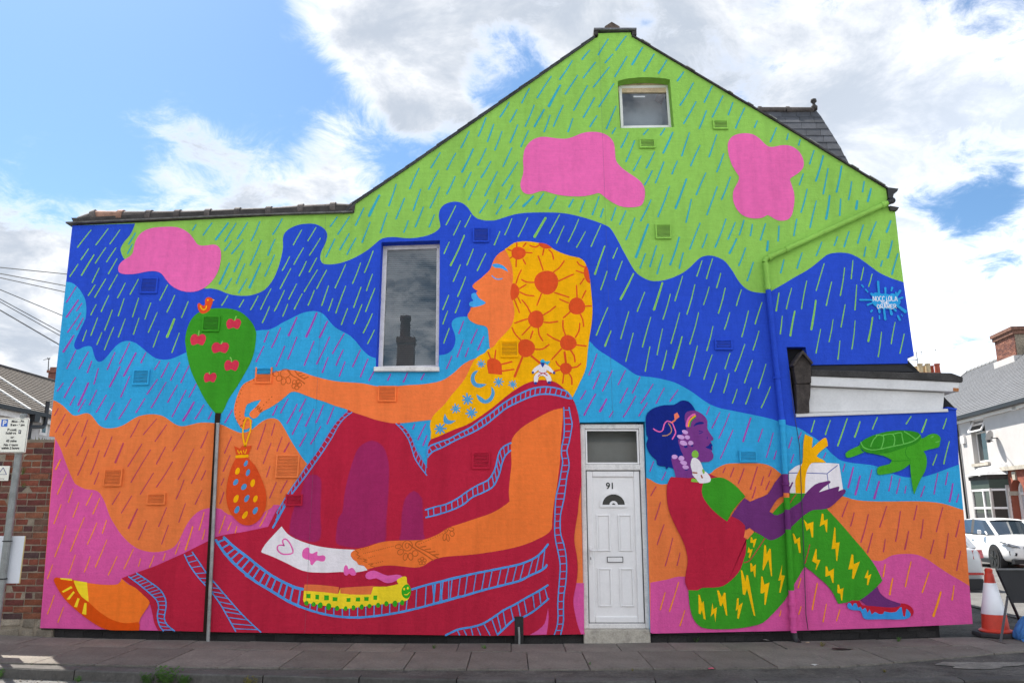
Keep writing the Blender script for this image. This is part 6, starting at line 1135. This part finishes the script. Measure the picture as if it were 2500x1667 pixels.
# brick porch bay with arched doorway to the right
brick_o = material('orange_brick_front', (.27, .085, .055), .9, .12, 3, .4, 60, .004)
cs, czz = f2(915, 1235, .0); dr = abs(f2(1000, 1235)[0] - f2(830, 1235)[0])/2; ar0 = dr
me_w = []
mb = MB(); aps = [(cs + ar0*math.cos(math.pi*i/12), czz + ar0*math.sin(math.pi*i/12)) for i in range(13)]
lo_poly = [(SB, -1), (cs-ar0, -1)] + [(p[0], p[1]) for p in reversed(aps)] + [(cs+ar0, -1), (16, -1), (16, ZS), (SB, ZS)]
mb.prism([(p[0], 0, p[1]) for p in lo_poly], (0, .3, 0)); porch = fpart('brick_porch', mb, brick_o, wh)
bm_ = MB().box(0, -.006, 0, .213, .02, .064).mesh('brick', material('orange_brick', (.42, .12, .06), .9, .15, 9, rampcols=[(.28, .085, .055), (.24, .07, .05), (.31, .1, .06), (.22, .065, .05)])); bm_.transform(FM.to_3x3().to_4x4())
rr = 0; zz = .3
while zz < ZS - .08:
    x = SB + (.11 if rr % 2 else 0) + .005
    while x < SB + 2.3:
        if math.hypot(max(0, abs(x+.106-cs)-.106), max(0, zz+.03-czz)) > ar0 + (.12 if zz > czz else -.0) or abs(x + .106 - cs) > ar0 + .11:
            if f2(0, 0) and x < cs + 1.2 and (zz > czz - .6 or x < cs): link('brick', bm_, porch, loc=FM @ Vector((x, 0, zz)))
        x += .225
    zz += .076; rr += 1
fpart('keystone', MB().prism([(cs-.1, -.06, czz+ar0-.02), (cs+.1, -.06, czz+ar0-.02), (cs+.14, -.06, ZS-.08), (cs-.14, -.06, ZS-.08)], (0, .2, 0)), stone, porch)
fpart('impost', MB().box(cs-ar0-.28, -.05, czz-.12, cs-ar0+.02, .3, czz+.04), stone, porch); fpart('string_course', MB().box(SB-.5, -.14, ZS-.02, 16, .0, ZS+.13), stone, porch)
fpart('fanlight_frame', MB().tube([(cs + (ar0-.08)*math.cos(math.pi*i/12), .28, czz + (ar0-.08)*math.sin(math.pi*i/12)) for i in range(13)], .05, 6).box(cs-ar0, .25, czz-.1, cs+ar0, .32, czz).box(cs-ar0, .25, -1, cs-ar0+.12, .32, czz).box(cs+ar0-.12, .25, -1, cs+ar0, .32, czz), upvc, porch)
fpart('front_door', MB().box(cs-ar0, .33, -1, cs+ar0, .36, czz+ar0+.1), material('navy_door', (.012, .015, .06), .35), porch)
# chimney on its ridge
def brick_stack(x0, x1, y0, y1, z0, z1, parent, fn, m, cap=True):
    o = fn('chimney', MB().box(x0, y0, z0, x1, y1, z1), mortar, parent)
    for face in range(2):
        z = z0 + .04; r = 0
        while z < z1 - .03:
            if face == 0:
                x = x0 + .002 + (0 if r % 2 else -.11)
                while x < x1 - .02:
                    a, b = max(x, x0-.008), min(x+.213, x1+.008)
                    if b - a > .04: fn('brick', MB().box(a, y0-.012, z-.032, b, y0+.03, z+.032), m, o)
                    x += .225
            else:
                y = y0 + .002 + (0 if r % 2 else -.11)
                while y < y1 - .02:
                    a, b = max(y, y0+.03), min(y+.213, y1+.008)
                    if b - a > .04: fn('brick', MB().box(x0-.012, a, z-.032, x0+.03, b, z+.032), m, o)
                    y += .225
            z += .0765; r += 1
    return o
brick_c = material('chimney_brick', (.25, .09, .06), .9, .25, 9, .6, 60, .005, rampcols=[(.2, .08, .055), (.16, .065, .048), (.25, .11, .075), (.13, .055, .045)])
t = ray(2455, 873); best = None
dd = ray(2463, 880); den = n_.dot(dd); tt_ = (n_.dot(O_ - n_*3.6 - CAM))/den; pch = CAM + dd*tt_; cs_ = -(pch - O_).dot(u_); zch = pch.z
ztop = (CAM + ray(2455, 815)*tt_).z
ch = brick_stack(cs_-.25, cs_+1.6, 3.2, 3.9, zch-.6, ztop-.25, wh, fpart, brick_c)
fpart('chimney_cap', MB().box(cs_-.33, 3.12, ztop-.3, cs_+1.68, 3.98, ztop-.12).box(cs_-.39, 3.06, ztop-.119, cs_+1.74, 4.04, ztop+.04), material('cap_brick', (.17, .085, .06), .9, .3, 6), ch); fpart('flashing', MB().box(cs_-.32, 3.05, zch-.65, cs_+1.66, 3.95, zch-.05), render_w, ch)
# far chimney pots and aerial over the shop roof
YF = 42.0
fc = thing('far_chimney', 'row of buff and red chimney pots just above the shop canopy roof', 'chimney', tuple(at(2265, 915, YF)))
a, b = at(2238, 909, YF), at(2300, 930, YF); part('stack', MB().box(a.x, YF, b.z-3, b.x, YF+.9, a.z), brick_c, fc)
buff = material('buff_clay', (.42, .33, .2), .85, .15, 5); redc = material('red_clay', (.3, .07, .04), .8, .15, 5)
for px, top, w, m, dy in ((2237, 894, 4, buff, .6), (2245.5, 888, 6.2, buff, .2), (2255, 893, 4.5, buff, .6), (2264, 888, 6.2, buff, .2), (2274, 893, 5, redc, .6), (2287, 888, 6.5, redc, .2)):
    p = at(px, top, YF+dy); q = at(px, 911, YF+dy); rr_ = (at(px+w, top, YF).x - at(px-w, top, YF).x)/2; part('chimney_pot', MB().lathe((p.x, YF+dy, q.z), [(rr_*1.0, 0), (rr_*.92, (p.z-q.z)*.85), (rr_*1.1, (p.z-q.z)*.88), (rr_*1.1, p.z-q.z), (rr_*.7, p.z-q.z), (rr_*.65, (p.z-q.z)*.6), (0, (p.z-q.z)*.6)], 14), m, fc, smooth=40)
wire_m = material('aerial_metal', (.12, .12, .12), .5)
def aerial(mast, elems, Y, label, r=.012):
    a = at(*mast[0], Y); o = thing('television_aerial', label, 'aerial', tuple(a)); part('mast', MB().tube([a, at(*mast[1], Y)], r*1.4, 6), wire_m, o)
    for p, q in elems: part('element', MB().tube([at(*p, Y), at(*q, Y)], r, 5), wire_m, o)
aerial(((2241, 890), (2237, 859)), [((2228, 861), (2286, 854)), ((2283, 858), (2286, 851)), ((2249, 856), (2251, 870)), ((2214, 881), (2246, 877)), ((2236, 880), (2240, 876))], YF-.3, 'thin rooftop aerial pointing right above the far chimney pots', .018)
aerial(((117.5, 906), (119, 876)), [((106, 878.5), (118, 876)), ((115, 873), (122, 877)), ((116, 877), (123, 873)), ((117, 902), (123, 900))], 27.6, 'small rooftop aerial on the chimney left of the mural', .016)

# ------------------------------------------------------------------ houses behind the yard wall on the left
LM = Matrix(((0, -1, 0, -17), (1, 0, 0, 0), (0, 0, 1, 0), (0, 0, 0, 1)))
def lpart(name, mb, mats, parent, smooth=False, fix=True):
    me = mb.mesh(name, mats, smooth, fix); me.transform(LM); return link(name, me, parent)
def lf(px, py, X=-17.0): d = ray(px, py); t = X/d.x; p = CAM + d*t; return p.y, p.z
LE = 5.0; LR = 7.15; brown_t = material('brown_roof_tile', (.09, .075, .062), .85, .2, 3, .5, 40, .005)
lh = thing('rear_terrace', 'white rendered rear terrace with brown tiled roof behind the brick yard wall', 'house', (-17, 18, 0))
lpart('rear_wall', MB().box(8, 0, -.5, 34, 6.5, LE), render_w, lh)
lroof = lpart('roof', MB().add([(8, -.25, LE-.1), (34, -.25, LE-.1), (34, 3.5, LR), (8, 3.5, LR), (8, 7, LE), (34, 7, LE)], [(0, 1, 2, 3), (3, 2, 5, 4)]), brown_t, lh, fix=False)
mb = MB(); nr = 22
for i in range(nr):
    t0, t1 = i/nr, (i+1.1)/nr; y0, z0 = -.25+3.75*t0, LE-.1+(LR-LE+.1)*t0; y1, z1 = -.25+3.75*t1, LE-.1+(LR-LE+.1)*t1; x = 11 + (.15 if i % 2 else 0)
    while x < 33:
        st_ = .3 if x < 22.0 else .3
        mb.add([(x, y0-.02, z0+.03), (x+st_-.02, y0-.02, z0+.03), (x+st_-.02, y1, z1+.008), (x, y1, z1+.008), (x, y0-.01, z0), (x+st_-.02, y0-.01, z0)], [(0, 1, 2, 3), (4, 5, 1, 0)]); x += st_
o = lpart('tiles', mb, brown_t, lroof, fix=False); o['kind'] = 'stuff'
white_strip = material('mortar_strip_white', (.6, .6, .58), .9)
for p_lo, p_hi in ((lf(56, 990), None), (lf(131, 976), None)):
    s_ = p_lo[0]; mb = MB(); mb.bar((s_, -.27, LE-.06), (s_, 3.5, LR+.05), .1, .06); lpart('verge_strip', mb, white_strip, lroof)
mb = MB(); mb.tube([(8, 3.5, LR), (34, 3.5, LR)], .1, 8); lpart('ridge', mb, verge, lroof, smooth=40)
lpart('gutter', MB().box(8, -.36, LE-.22, 34, -.2, LE-.08), black, lh); lpart('fascia_board', MB().box(8, -.2, LE-.42, 34, -.05, LE-.22), upvc_old, lh)
a = lf(66, 1003); lpart('hopper', MB().box(a[0]-.15, -.4, LE-.45, a[0]+.15, -.1, LE-.2).tube([(a[0], -.2, LE-.4), (a[0], -.2, .5)], .05, 8), black, lh)
a, b = lf(96, 986), lf(92, 1035); lpart('soil_pipe', MB().tube([(a[0], -.3, a[1]+.1), (a[0], -.3, b[1]), (a[0]-.15, -.32, b[1]-.12), (a[0]-.9, -.32, b[1]-.2), (a[0]-1.0, -.32, b[1]-.4), (a[0]-1.0, -.3, .5)], .07, 10), black, lh, smooth=50)
for x0, z0, x1, z1 in ((28, 1003, 39, 1022), (-12, 1012, 8, 1060), (98, 1030, 112, 1064)):
    a, b = lf(x0, z0), lf(x1, z1); w_ = lpart('window', MB().box(a[0], -.03, b[1], b[0], .05, a[1]), upvc_old, lh); lpart('pane', MB().box(a[0]+.12, -.04, b[1]+.1, b[0]-.12, -.03, a[1]-.1), glass('house_glass', (.03, .035, .035), .05, True), w_)
# its brick chimney further back
a = at(120, 897, 27.0); b = at(150, 940, 27.0); lc = part('chimney', MB().box(a.x, 27, b.z-1.5, b.x, 27.9, a.z-.12), brick_c, lh); part('chimney_cap', MB().box(a.x-.06, 26.94, a.z-.25, b.x, 27.96, a.z-.13).box(a.x+.05, 27.0, a.z-.13, b.x, 27.9, a.z+.02), brick_c, lc)
for i, (p, q) in enumerate((((0, 653), (175, 670.5)), ((0, 668), (175, 700.5)), ((0, 678), (175, 716.5)), ((0, 707), (175, 780)), ((0, 730), (175, 825)), ((0, 737), (175, 835)), ((0, 757), (175, 859)))):
    Y = 14 + i; A_ = at(p[0] - (q[0]-p[0]), p[1] - (q[1]-p[1])*.8, Y); M_ = at(*p, Y); B_ = at(*q, Y); E_ = at(q[0]+80, q[1] + (q[1]-p[1])*.5, Y)
    o = part('overhead_wire', MB().tube([A_, M_, B_, E_], .016 if i < 6 else .024, 5), wire_m)
    tag(o, '%s overhead wire from the top against the sky left of the house' % ('first', 'second', 'third', 'fourth', 'fifth', 'sixth', 'seventh')[i], 'wire', 'overhead wires at the left')
# house across the road behind the viewer, seen mirrored in the tall window
oh = thing('opposite_house', 'house across the road, its brick chimney mirrored in the tall window', 'house', (-6, -26, 0))
part('front_wall', MB().box(-22, -34, -.2, 22, -25.5, 5.2), material('cream_render', (.6, .56, .5), .9, .06, 1.0), oh)
part('roof', MB().add([(-22, -25.2, 5.1), (22, -25.2, 5.1), (22, -29.7, 7.6), (-22, -29.7, 7.6), (-22, -34.3, 5.1), (22, -34.3, 5.1)], [(0, 1, 2, 3), (3, 2, 5, 4)]), slate_g, oh, fix=False)
c2_ = -.1396*39.0; mb = MB(); mb.box(c2_-.46, -30.0, 6.5, c2_+.40, -29.4, 10.2); mb.box(c2_-.5, -30.05, 9.95, c2_+.44, -29.35, 10.25); part('chimney', mb, material('dark_brown_brick', (.17, .085, .055), .9, .3, 6), oh); part('chimney_pot', MB().lathe((c2_-.1, -29.7, 10.25), [(.27, 0), (.25, .9), (.29, .95), (.29, 1.15), (0, 1.15)], 14), material('dark_brown_pot', (.14, .06, .045), .9), oh, smooth=40)  # chimney and pot in a darker brown
# ------------------------------------------------------------------ cars in the side street
tyre = material('tyre', (.02, .02, .02), .85); trim = material('black_trim', (.02, .02, .022), .5); rim_d = material('dark_alloy', (.05, .05, .05), .35, metal=.6); car_glass = glass('car_glass', (.02, .03, .04), .04, True); lamp_c = material('lamp_clear', (.25, .26, .28), .15, metal=.6, spec=.8); lamp_r = material('lamp_red', (.4, .012, .012), .2, spec=.6, coat=.5)
def car(name, label, M, col, rim):
    bodym = material('car_paint_' + name, col, .28, .01, 3, spec=.5, coat=.6); base = M @ Vector((0, 0, 0)); root = thing(name, label, 'car', tuple(base))
    def cp(n, mb, m, parent=root, smooth=False, fix=True, sub=0):
        me = mb.mesh(n, m, smooth, fix); me.transform(M); o = link(n, me, parent)
        if sub: q = o.modifiers.new('s', 'SUBSURF'); q.levels = sub; q.render_levels = sub
        return o
    ST = [(-2.2, .42, .92, .70), (-2.12, .30, 1.0, .82), (-1.75, .25, 1.03, .885), (-1.0, .22, 1.02, .9), (0, .2, 1.0, .9), (.8, .2, .985, .9), (1.2, .21, .96, .895), (1.6, .23, .92, .88), (1.95, .26, .85, .83), (2.12, .3, .76, .74), (2.2, .38, .66, .64)]
    mb = MB(); rings = []
    for x, zb, zs, hw in ST:
        q = [(0, zb), (hw*.88, zb), (hw*.985, zb+.10), (hw, zb + (zs-zb)*.5), (hw*.985, zb+(zs-zb)*.72), (hw*.955, zs-.03), (hw*.82, zs+.015), (hw*.4, zs+.05), (0, zs+.055)]
        rings.append([(x, y, z) for y, z in q] + [(x, -y, z) for y, z in q[-2:0:-1]])
    n = len(rings[0]); mb.v = [p for r_ in rings for p in r_]
    for i in range(len(ST)-1):
        for k in range(n): mb.f.append((i*n+k, i*n+(k+1) % n, (i+1)*n+(k+1) % n, (i+1)*n+k)); mb.m.append(0)
    mb.f += [tuple(range(n)), tuple((len(ST)-1)*n+k for k in range(n))]; mb.m += [0, 0]
    body = cp('body', mb, bodym, smooth=True, sub=1)
    Bp = [(1.08, .64, .99), (.75, .80, 1.01), (-.2, .83, 1.02), (-1.3, .82, 1.04), (-2.0, .66, 1.02)]; Tp = [(.28, .54, 1.425), (.05, .60, 1.44), (-.5, .615, 1.455), (-1.25, .59, 1.43), (-1.72, .5, 1.37)]
    mb = MB(); m_ = len(Bp); mb.v = [(x, y, z) for x, y, z in Bp] + [(x, y, z) for x, y, z in Tp] + [(x, -y, z) for x, y, z in Bp] + [(x, -y, z) for x, y, z in Tp]
    for i in range(m_-1): mb.f += [(i, i+1, m_+i+1, m_+i), (2*m_+i, 3*m_+i, 3*m_+i+1, 2*m_+i+1)]
    mb.f += [(0, m_, 3*m_, 2*m_), (m_-1, 3*m_-1, 4*m_-1, 2*m_-1)]; mb.m = [0]*len(mb.f); cp('windows', mb, car_glass, fix=True)
    mb = MB(); rp = []
    for (x, y, z) in Tp: rp.append([(x, -y-.015, z-.012), (x, -y*.9, z+.02), (x, -y*.5, z+.04), (x, 0, z+.047), (x, y*.5, z+.04), (x, y*.9, z+.02), (x, y+.015, z-.012)])
    rp = [[(p[0]+.05, p[1], p[2]-.03) for p in rp[0]]] + rp + [[(p[0]-.16, p[1], p[2]-.03) for p in rp[-1]]]
    mb.v = [p for r_ in rp for p in r_]
    for i in range(len(rp)-1):
        for k in range(6): mb.f.append((i*7+k, i*7+k+1, (i+1)*7+k+1, (i+1)*7+k)); mb.m.append(0)
    cp('roof', mb, bodym, smooth=True, fix=True)
    for s in (-1, 1):
        mb = MB(); mb.bar((1.12, .65*s, .985), (.3, .55*s, 1.425), .07, .05); cp('pillar', mb, bodym)
        mb = MB(); mb.bar((-.22, .835*s, 1.02), (-.5, .62*s, 1.45), .09, .03); cp('pillar', mb, trim)
        mb = MB(); mb.bar((-2.0, .68*s, 1.0), (-1.7, .52*s, 1.39), .2, .05); cp('pillar', mb, bodym)
        mb = MB(); mb.bar((.78, .80*s, 1.0), (.62, .78*s, 1.1), .05, .04); mb.bar((.66, .92*s, 1.075), (.62, 1.02*s, 1.08), .16, .13); o = cp('mirror', mb, bodym); bevel(o, .03)
        for xw in (-1.36, 1.34):
            def disc(r, y0, y1, mt, nm, par=root, k=28, r2=None):
                v = [(xw + r*math.cos(2*math.pi*i/k), s*y0, .34 + r*math.sin(2*math.pi*i/k)) for i in range(k)] + [(xw + (r2 or r)*math.cos(2*math.pi*i/k), s*y1, .34 + (r2 or r)*math.sin(2*math.pi*i/k)) for i in range(k)]
                return cp(nm, MB().add(v, [tuple(range(k)), tuple(range(k, 2*k))] + [(i, (i+1) % k, k+(i+1) % k, k+i) for i in range(k)]), mt, par, smooth=40)
            disc(.405, .70, .906, trim, 'wheel_arch'); t_ = disc(.345, .70, .925, tyre, 'wheel'); disc(.235, .90, .929, trim, 'rim_well', t_)
            mb = MB()
            for q in range(5):
                a = q*2*math.pi/5 + .3; c0, s0_ = math.cos(a), math.sin(a)
                for off in (-.12, .12): mb.bar((xw, s*.934, .34), (xw + .225*math.cos(a+off), s*.934, .34 + .225*math.sin(a+off)), .035, .02, up=Vector((0, 1, 0)))
            cp('rim', mb, rim, t_)
        mb = MB().prism([(2.11, s*.70, .70), (2.03, s*.80, .74), (1.72, s*.885, .82), (1.75, s*.87, .84), (2.02, s*.76, .80), (2.16, s*.52, .72), (2.18, s*.50, .66)], (.03, s*.02, 0)); cp('headlight', mb, lamp_c); 
        mb = MB().prism([(2.13, s*.66, .685), (2.06, s*.76, .72), (1.86, s*.855, .765), (2.0, s*.79, .745), (2.165, s*.55, .69)], (.05, s*.03, -.005)); cp('headlight_insert', mb, trim)
        mb = MB().prism([(-2.13, s*.60, .97), (-2.15, s*.60, .80), (-2.02, s*.845, .82), (-1.86, s*.89, .97)], (-.03, s*.02, 0)); cp('tail_light', mb, lamp_r)
        cp('reflector', MB().box(-2.235, s*.45 if s > 0 else -.75, .50, -2.2, s*.75 if s > 0 else -.45, .545), lamp_r)
        mb = MB(); mb.box(-1.0, s*.86 if s > 0 else -.915, .19, 1.0, s*.915 if s > 0 else -.86, .3); cp('sill_trim', mb, trim)
        cp('air_intake', MB().prism([(2.16, s*.62, .44), (2.02, s*.76, .46), (2.02, s*.77, .58), (2.17, s*.60, .52)], (.03, s*.01, 0)), trim)
        cp('door_handle', MB().box(-.25, s*.895 if s > 0 else -.925, .86, -.05, s*.925 if s > 0 else -.895, .885), bodym)
    cp('grille', MB().prism([(2.19, -.42, .70), (2.19, .42, .70), (2.225, .38, .53), (2.225, -.38, .53)], (.03, 0, 0)), trim)
    cp('front_bumper', MB().box(2.02, -.72, .22, 2.2, .72, .34), trim); cp('rear_bumper', MB().box(-2.21, -.74, .22, -2.05, .74, .42), trim)
    cp('number_plate', MB().box(2.225, -.26, .40, 2.26, .26, .51), plate_w)
    return root
def place(x, y, heading, z): return Matrix.Translation((x, y, z)) @ Matrix.Rotation(heading, 4, 'Z')
hd = math.atan2(-u_.y, -u_.x)
side_c = Vector((15.05, 15.7, 0)) + (-n_)*.9 + u_*1.34
car('white_car', 'white compact SUV parked facing the viewer outside the white house', place(side_c.x, side_c.y, hd, -.29) @ Matrix.Diagonal((1, 1, 1.05, 1)), (.78, .78, .77), rim_d)
car('silver_car', 'silver hatchback whose rear corner shows past the end of the mural', place(8.92, 8.9, math.atan2(u_.y, u_.x), -.24), (.45, .46, .47), lamp_c)

# ------------------------------------------------------------------ weeds and litter along the kerb
def gp(px, py, dz=0.0):
    d = ray(px, py); z = dz
    for _ in range(5): t = (z - CAM.z)/d.z; p = CAM + d*t; z = zg(p.x, p.y) + dz
    return p
WEEDS = [((33, 1648), 10, .10, -.11, 'leafy weed at the kerb foot, leftmost of all'), ((80, 1630), 5, .06, -.05, 'small weed growing over the kerb right of the leftmost weed'), ((230, 1652), 9, .06, -.11, 'low weed under the kerb below the painted orange shoe'), ((403, 1652), 12, .12, -.11, 'dark leafy weed at the kerb left of the tallest weed'), ((456, 1648), 22, .18, -.11, 'tallest weed clump at the kerb below the grey pole'), ((500, 1649), 24, .11, -.11, 'broad weed clump right beside the tallest weed'), ((648, 1655), 10, .12, -.11, 'dark stringy weed at the kerb left of the yellow scrap'),
         ((1060, 1583), 8, .05, 0, 'tuft between paving slabs under the painted train'), ((1182, 1584), 9, .06, 0, 'tuft between paving slabs left of the black drain box'), ((2008, 1578), 9, .07, 0, 'yellowing tuft in the pavement right of the drainpipe foot'), ((1700, 1566), 8, .07, 0, 'tuft at the wall foot right of the doorstep'), ((2195, 1566), 8, .06, 0, 'tuft by the wall foot near the right end of the mural'), ((1440, 1622), 6, .03, 0, 'tiny tuft in the slab joint in front of the doorstep'), ((2160, 1640), 12, .03, -.01, 'flat moss tuft on the tarmac strip at lower right'), ((1545, 1637), 7, .03, -.01, 'flat moss tuft on the tarmac strip in front of the doorstep')]
dryl = material('weed_dry', (.16, .14, .04), .85, .3, 20)
for (px, py), nb, h, dz, lab in WEEDS:
    p = gp(px, py, dz)
    if dz < -.1: p.y = min(p.y, -1.86 - .055*p.x - .16); p.z = zg(p.x, p.y) - .095
    weed((p.x, p.y, p.z), nb*2, h, 'weed', lab, dryl if 'yellow' in lab or 'moss' in lab else leafm, 'weeds along the pavement')
def scrap(px, py, w, h, dz, col, label):
    p = gp(px, py, dz); mb = MB(); pts = []
    for i in range(7): a = 2*math.pi*i/7; pts.append((p.x + w*math.cos(a)*random.uniform(.6, 1), p.y + h*math.sin(a)*random.uniform(.6, 1), p.z + .006 + random.uniform(0, .015)))
    mb.add(pts + [(p.x, p.y, p.z + .02)], [(i, (i+1) % 7, 7) for i in range(7)]); o = part('litter', mb, material('litter_%d' % px, col, .6), fix=False); tag(o, label, 'litter', 'litter on the pavement')
scrap(672, 1659, .10, .05, -.11, (.6, .4, .02), 'crumpled yellow scrap lying by the kerb'); scrap(1736, 1634, .035, .03, -.01, (.6, .1, .16), 'small pink scrap on the tarmac in front of the shirt'); scrap(88, 1650, .03, .02, -.11, (.5, .5, .7), 'small pale scrap by the leftmost weed'); scrap(430, 1657, .06, .03, -.11, (.45, .42, .38), 'pale torn paper by the kerb under the weeds'); scrap(1990, 1625, .05, .02, 0, (.5, .48, .45), 'white scrap on the slabs at right'); scrap(2055, 1586, .14, .05, 0, (.02, .017, .015), 'dark tarry lump on the slabs right of the drainpipe')
scrap(1870, 1564, .06, .03, 0, (.35, .32, .3), 'pale chip lying at the wall foot'); scrap(1972, 1571, .03, .02, 0, (.4, .3, .2), 'small tan stone at the foot of the drainpipe')
# gully grate at the kerb
p = gp(335, 1664, -.115); g = thing('gully_grate', 'iron gully grate in the gutter below the kerb', 'grate', tuple(p)); iron = material('cast_iron', (.05, .045, .04), .7, .3, 10)
part('frame', (lambda m: (frame(m, p.x-.22, 0, p.x+.22, .3, .03, 0, .02), m)[1])(MB()), iron, g)
for o in g.children:
    o.data.transform(Matrix.Translation((0, p.y-.3, p.z+.006)) @ Matrix.Rotation(R(-90), 4, 'X') @ Matrix.Scale(-1, 4, (0, 0, 1)) if False else Matrix.Translation((0, p.y-.3, p.z+.004)) @ Matrix(((1, 0, 0, 0), (0, 0, 1, 0), (0, 1, 0, 0), (0, 0, 0, 1))))
for i in range(9): x = p.x-.17 + i*.042; part('bar', MB().box(x, p.y-.27, p.z+.004, x+.02, p.y-.03, p.z+.02), iron, g)

# grit and leaf scraps washed along the kerb foot
mb = MB()
for i in range(420):
    x = random.uniform(-6.0, 5.2) if i < 160 else random.uniform(-6.0, -1.0); y = -1.86 - .055*x - .145 - abs(random.gauss(0, .07)); z = zg(x, y) - .094; r = random.uniform(.004, .016)
    a = random.random()*6.28; P = [Vector((x + r*math.cos(a + k*2.1)*random.uniform(.6, 1.3), y + r*math.sin(a + k*2.1)*random.uniform(.6, 1.3), z)) for k in range(3)]
    mb.add(P + [Vector((x, y, z + r*random.uniform(.3, .9)))], [(0, 1, 3), (1, 2, 3), (2, 0, 3)])
o = part('gutter_grit', mb, material('grit', (.14, .12, .095), .95, .5, 12), fix=False); o['kind'] = 'stuff'; tag(o, 'pale grit and scraps scattered along the foot of the kerb', 'grit')
mb = MB()
for i in range(500):
    x = random.uniform(-6.2, 6.0); y = random.choice((random.uniform(-1.6, -.02), -abs(random.gauss(0, .1)) - .01, -.537 + random.gauss(0, .02))); z = zg(x, y) + .004; r = random.uniform(.003, .009)
    a = random.random()*6.28; P = [Vector((x + r*math.cos(a + k*2.1), y + r*math.sin(a + k*2.1), z)) for k in range(3)]
    mb.add(P + [Vector((x, y, z + r*.6))], [(0, 1, 3), (1, 2, 3), (2, 0, 3)])
o = part('pavement_grit', mb, material('pavement_grit', (.2, .18, .15), .95, .6, 12), fix=False); o['kind'] = 'stuff'; tag(o, 'tiny stones and crumbs strewn over the paving slabs', 'grit')
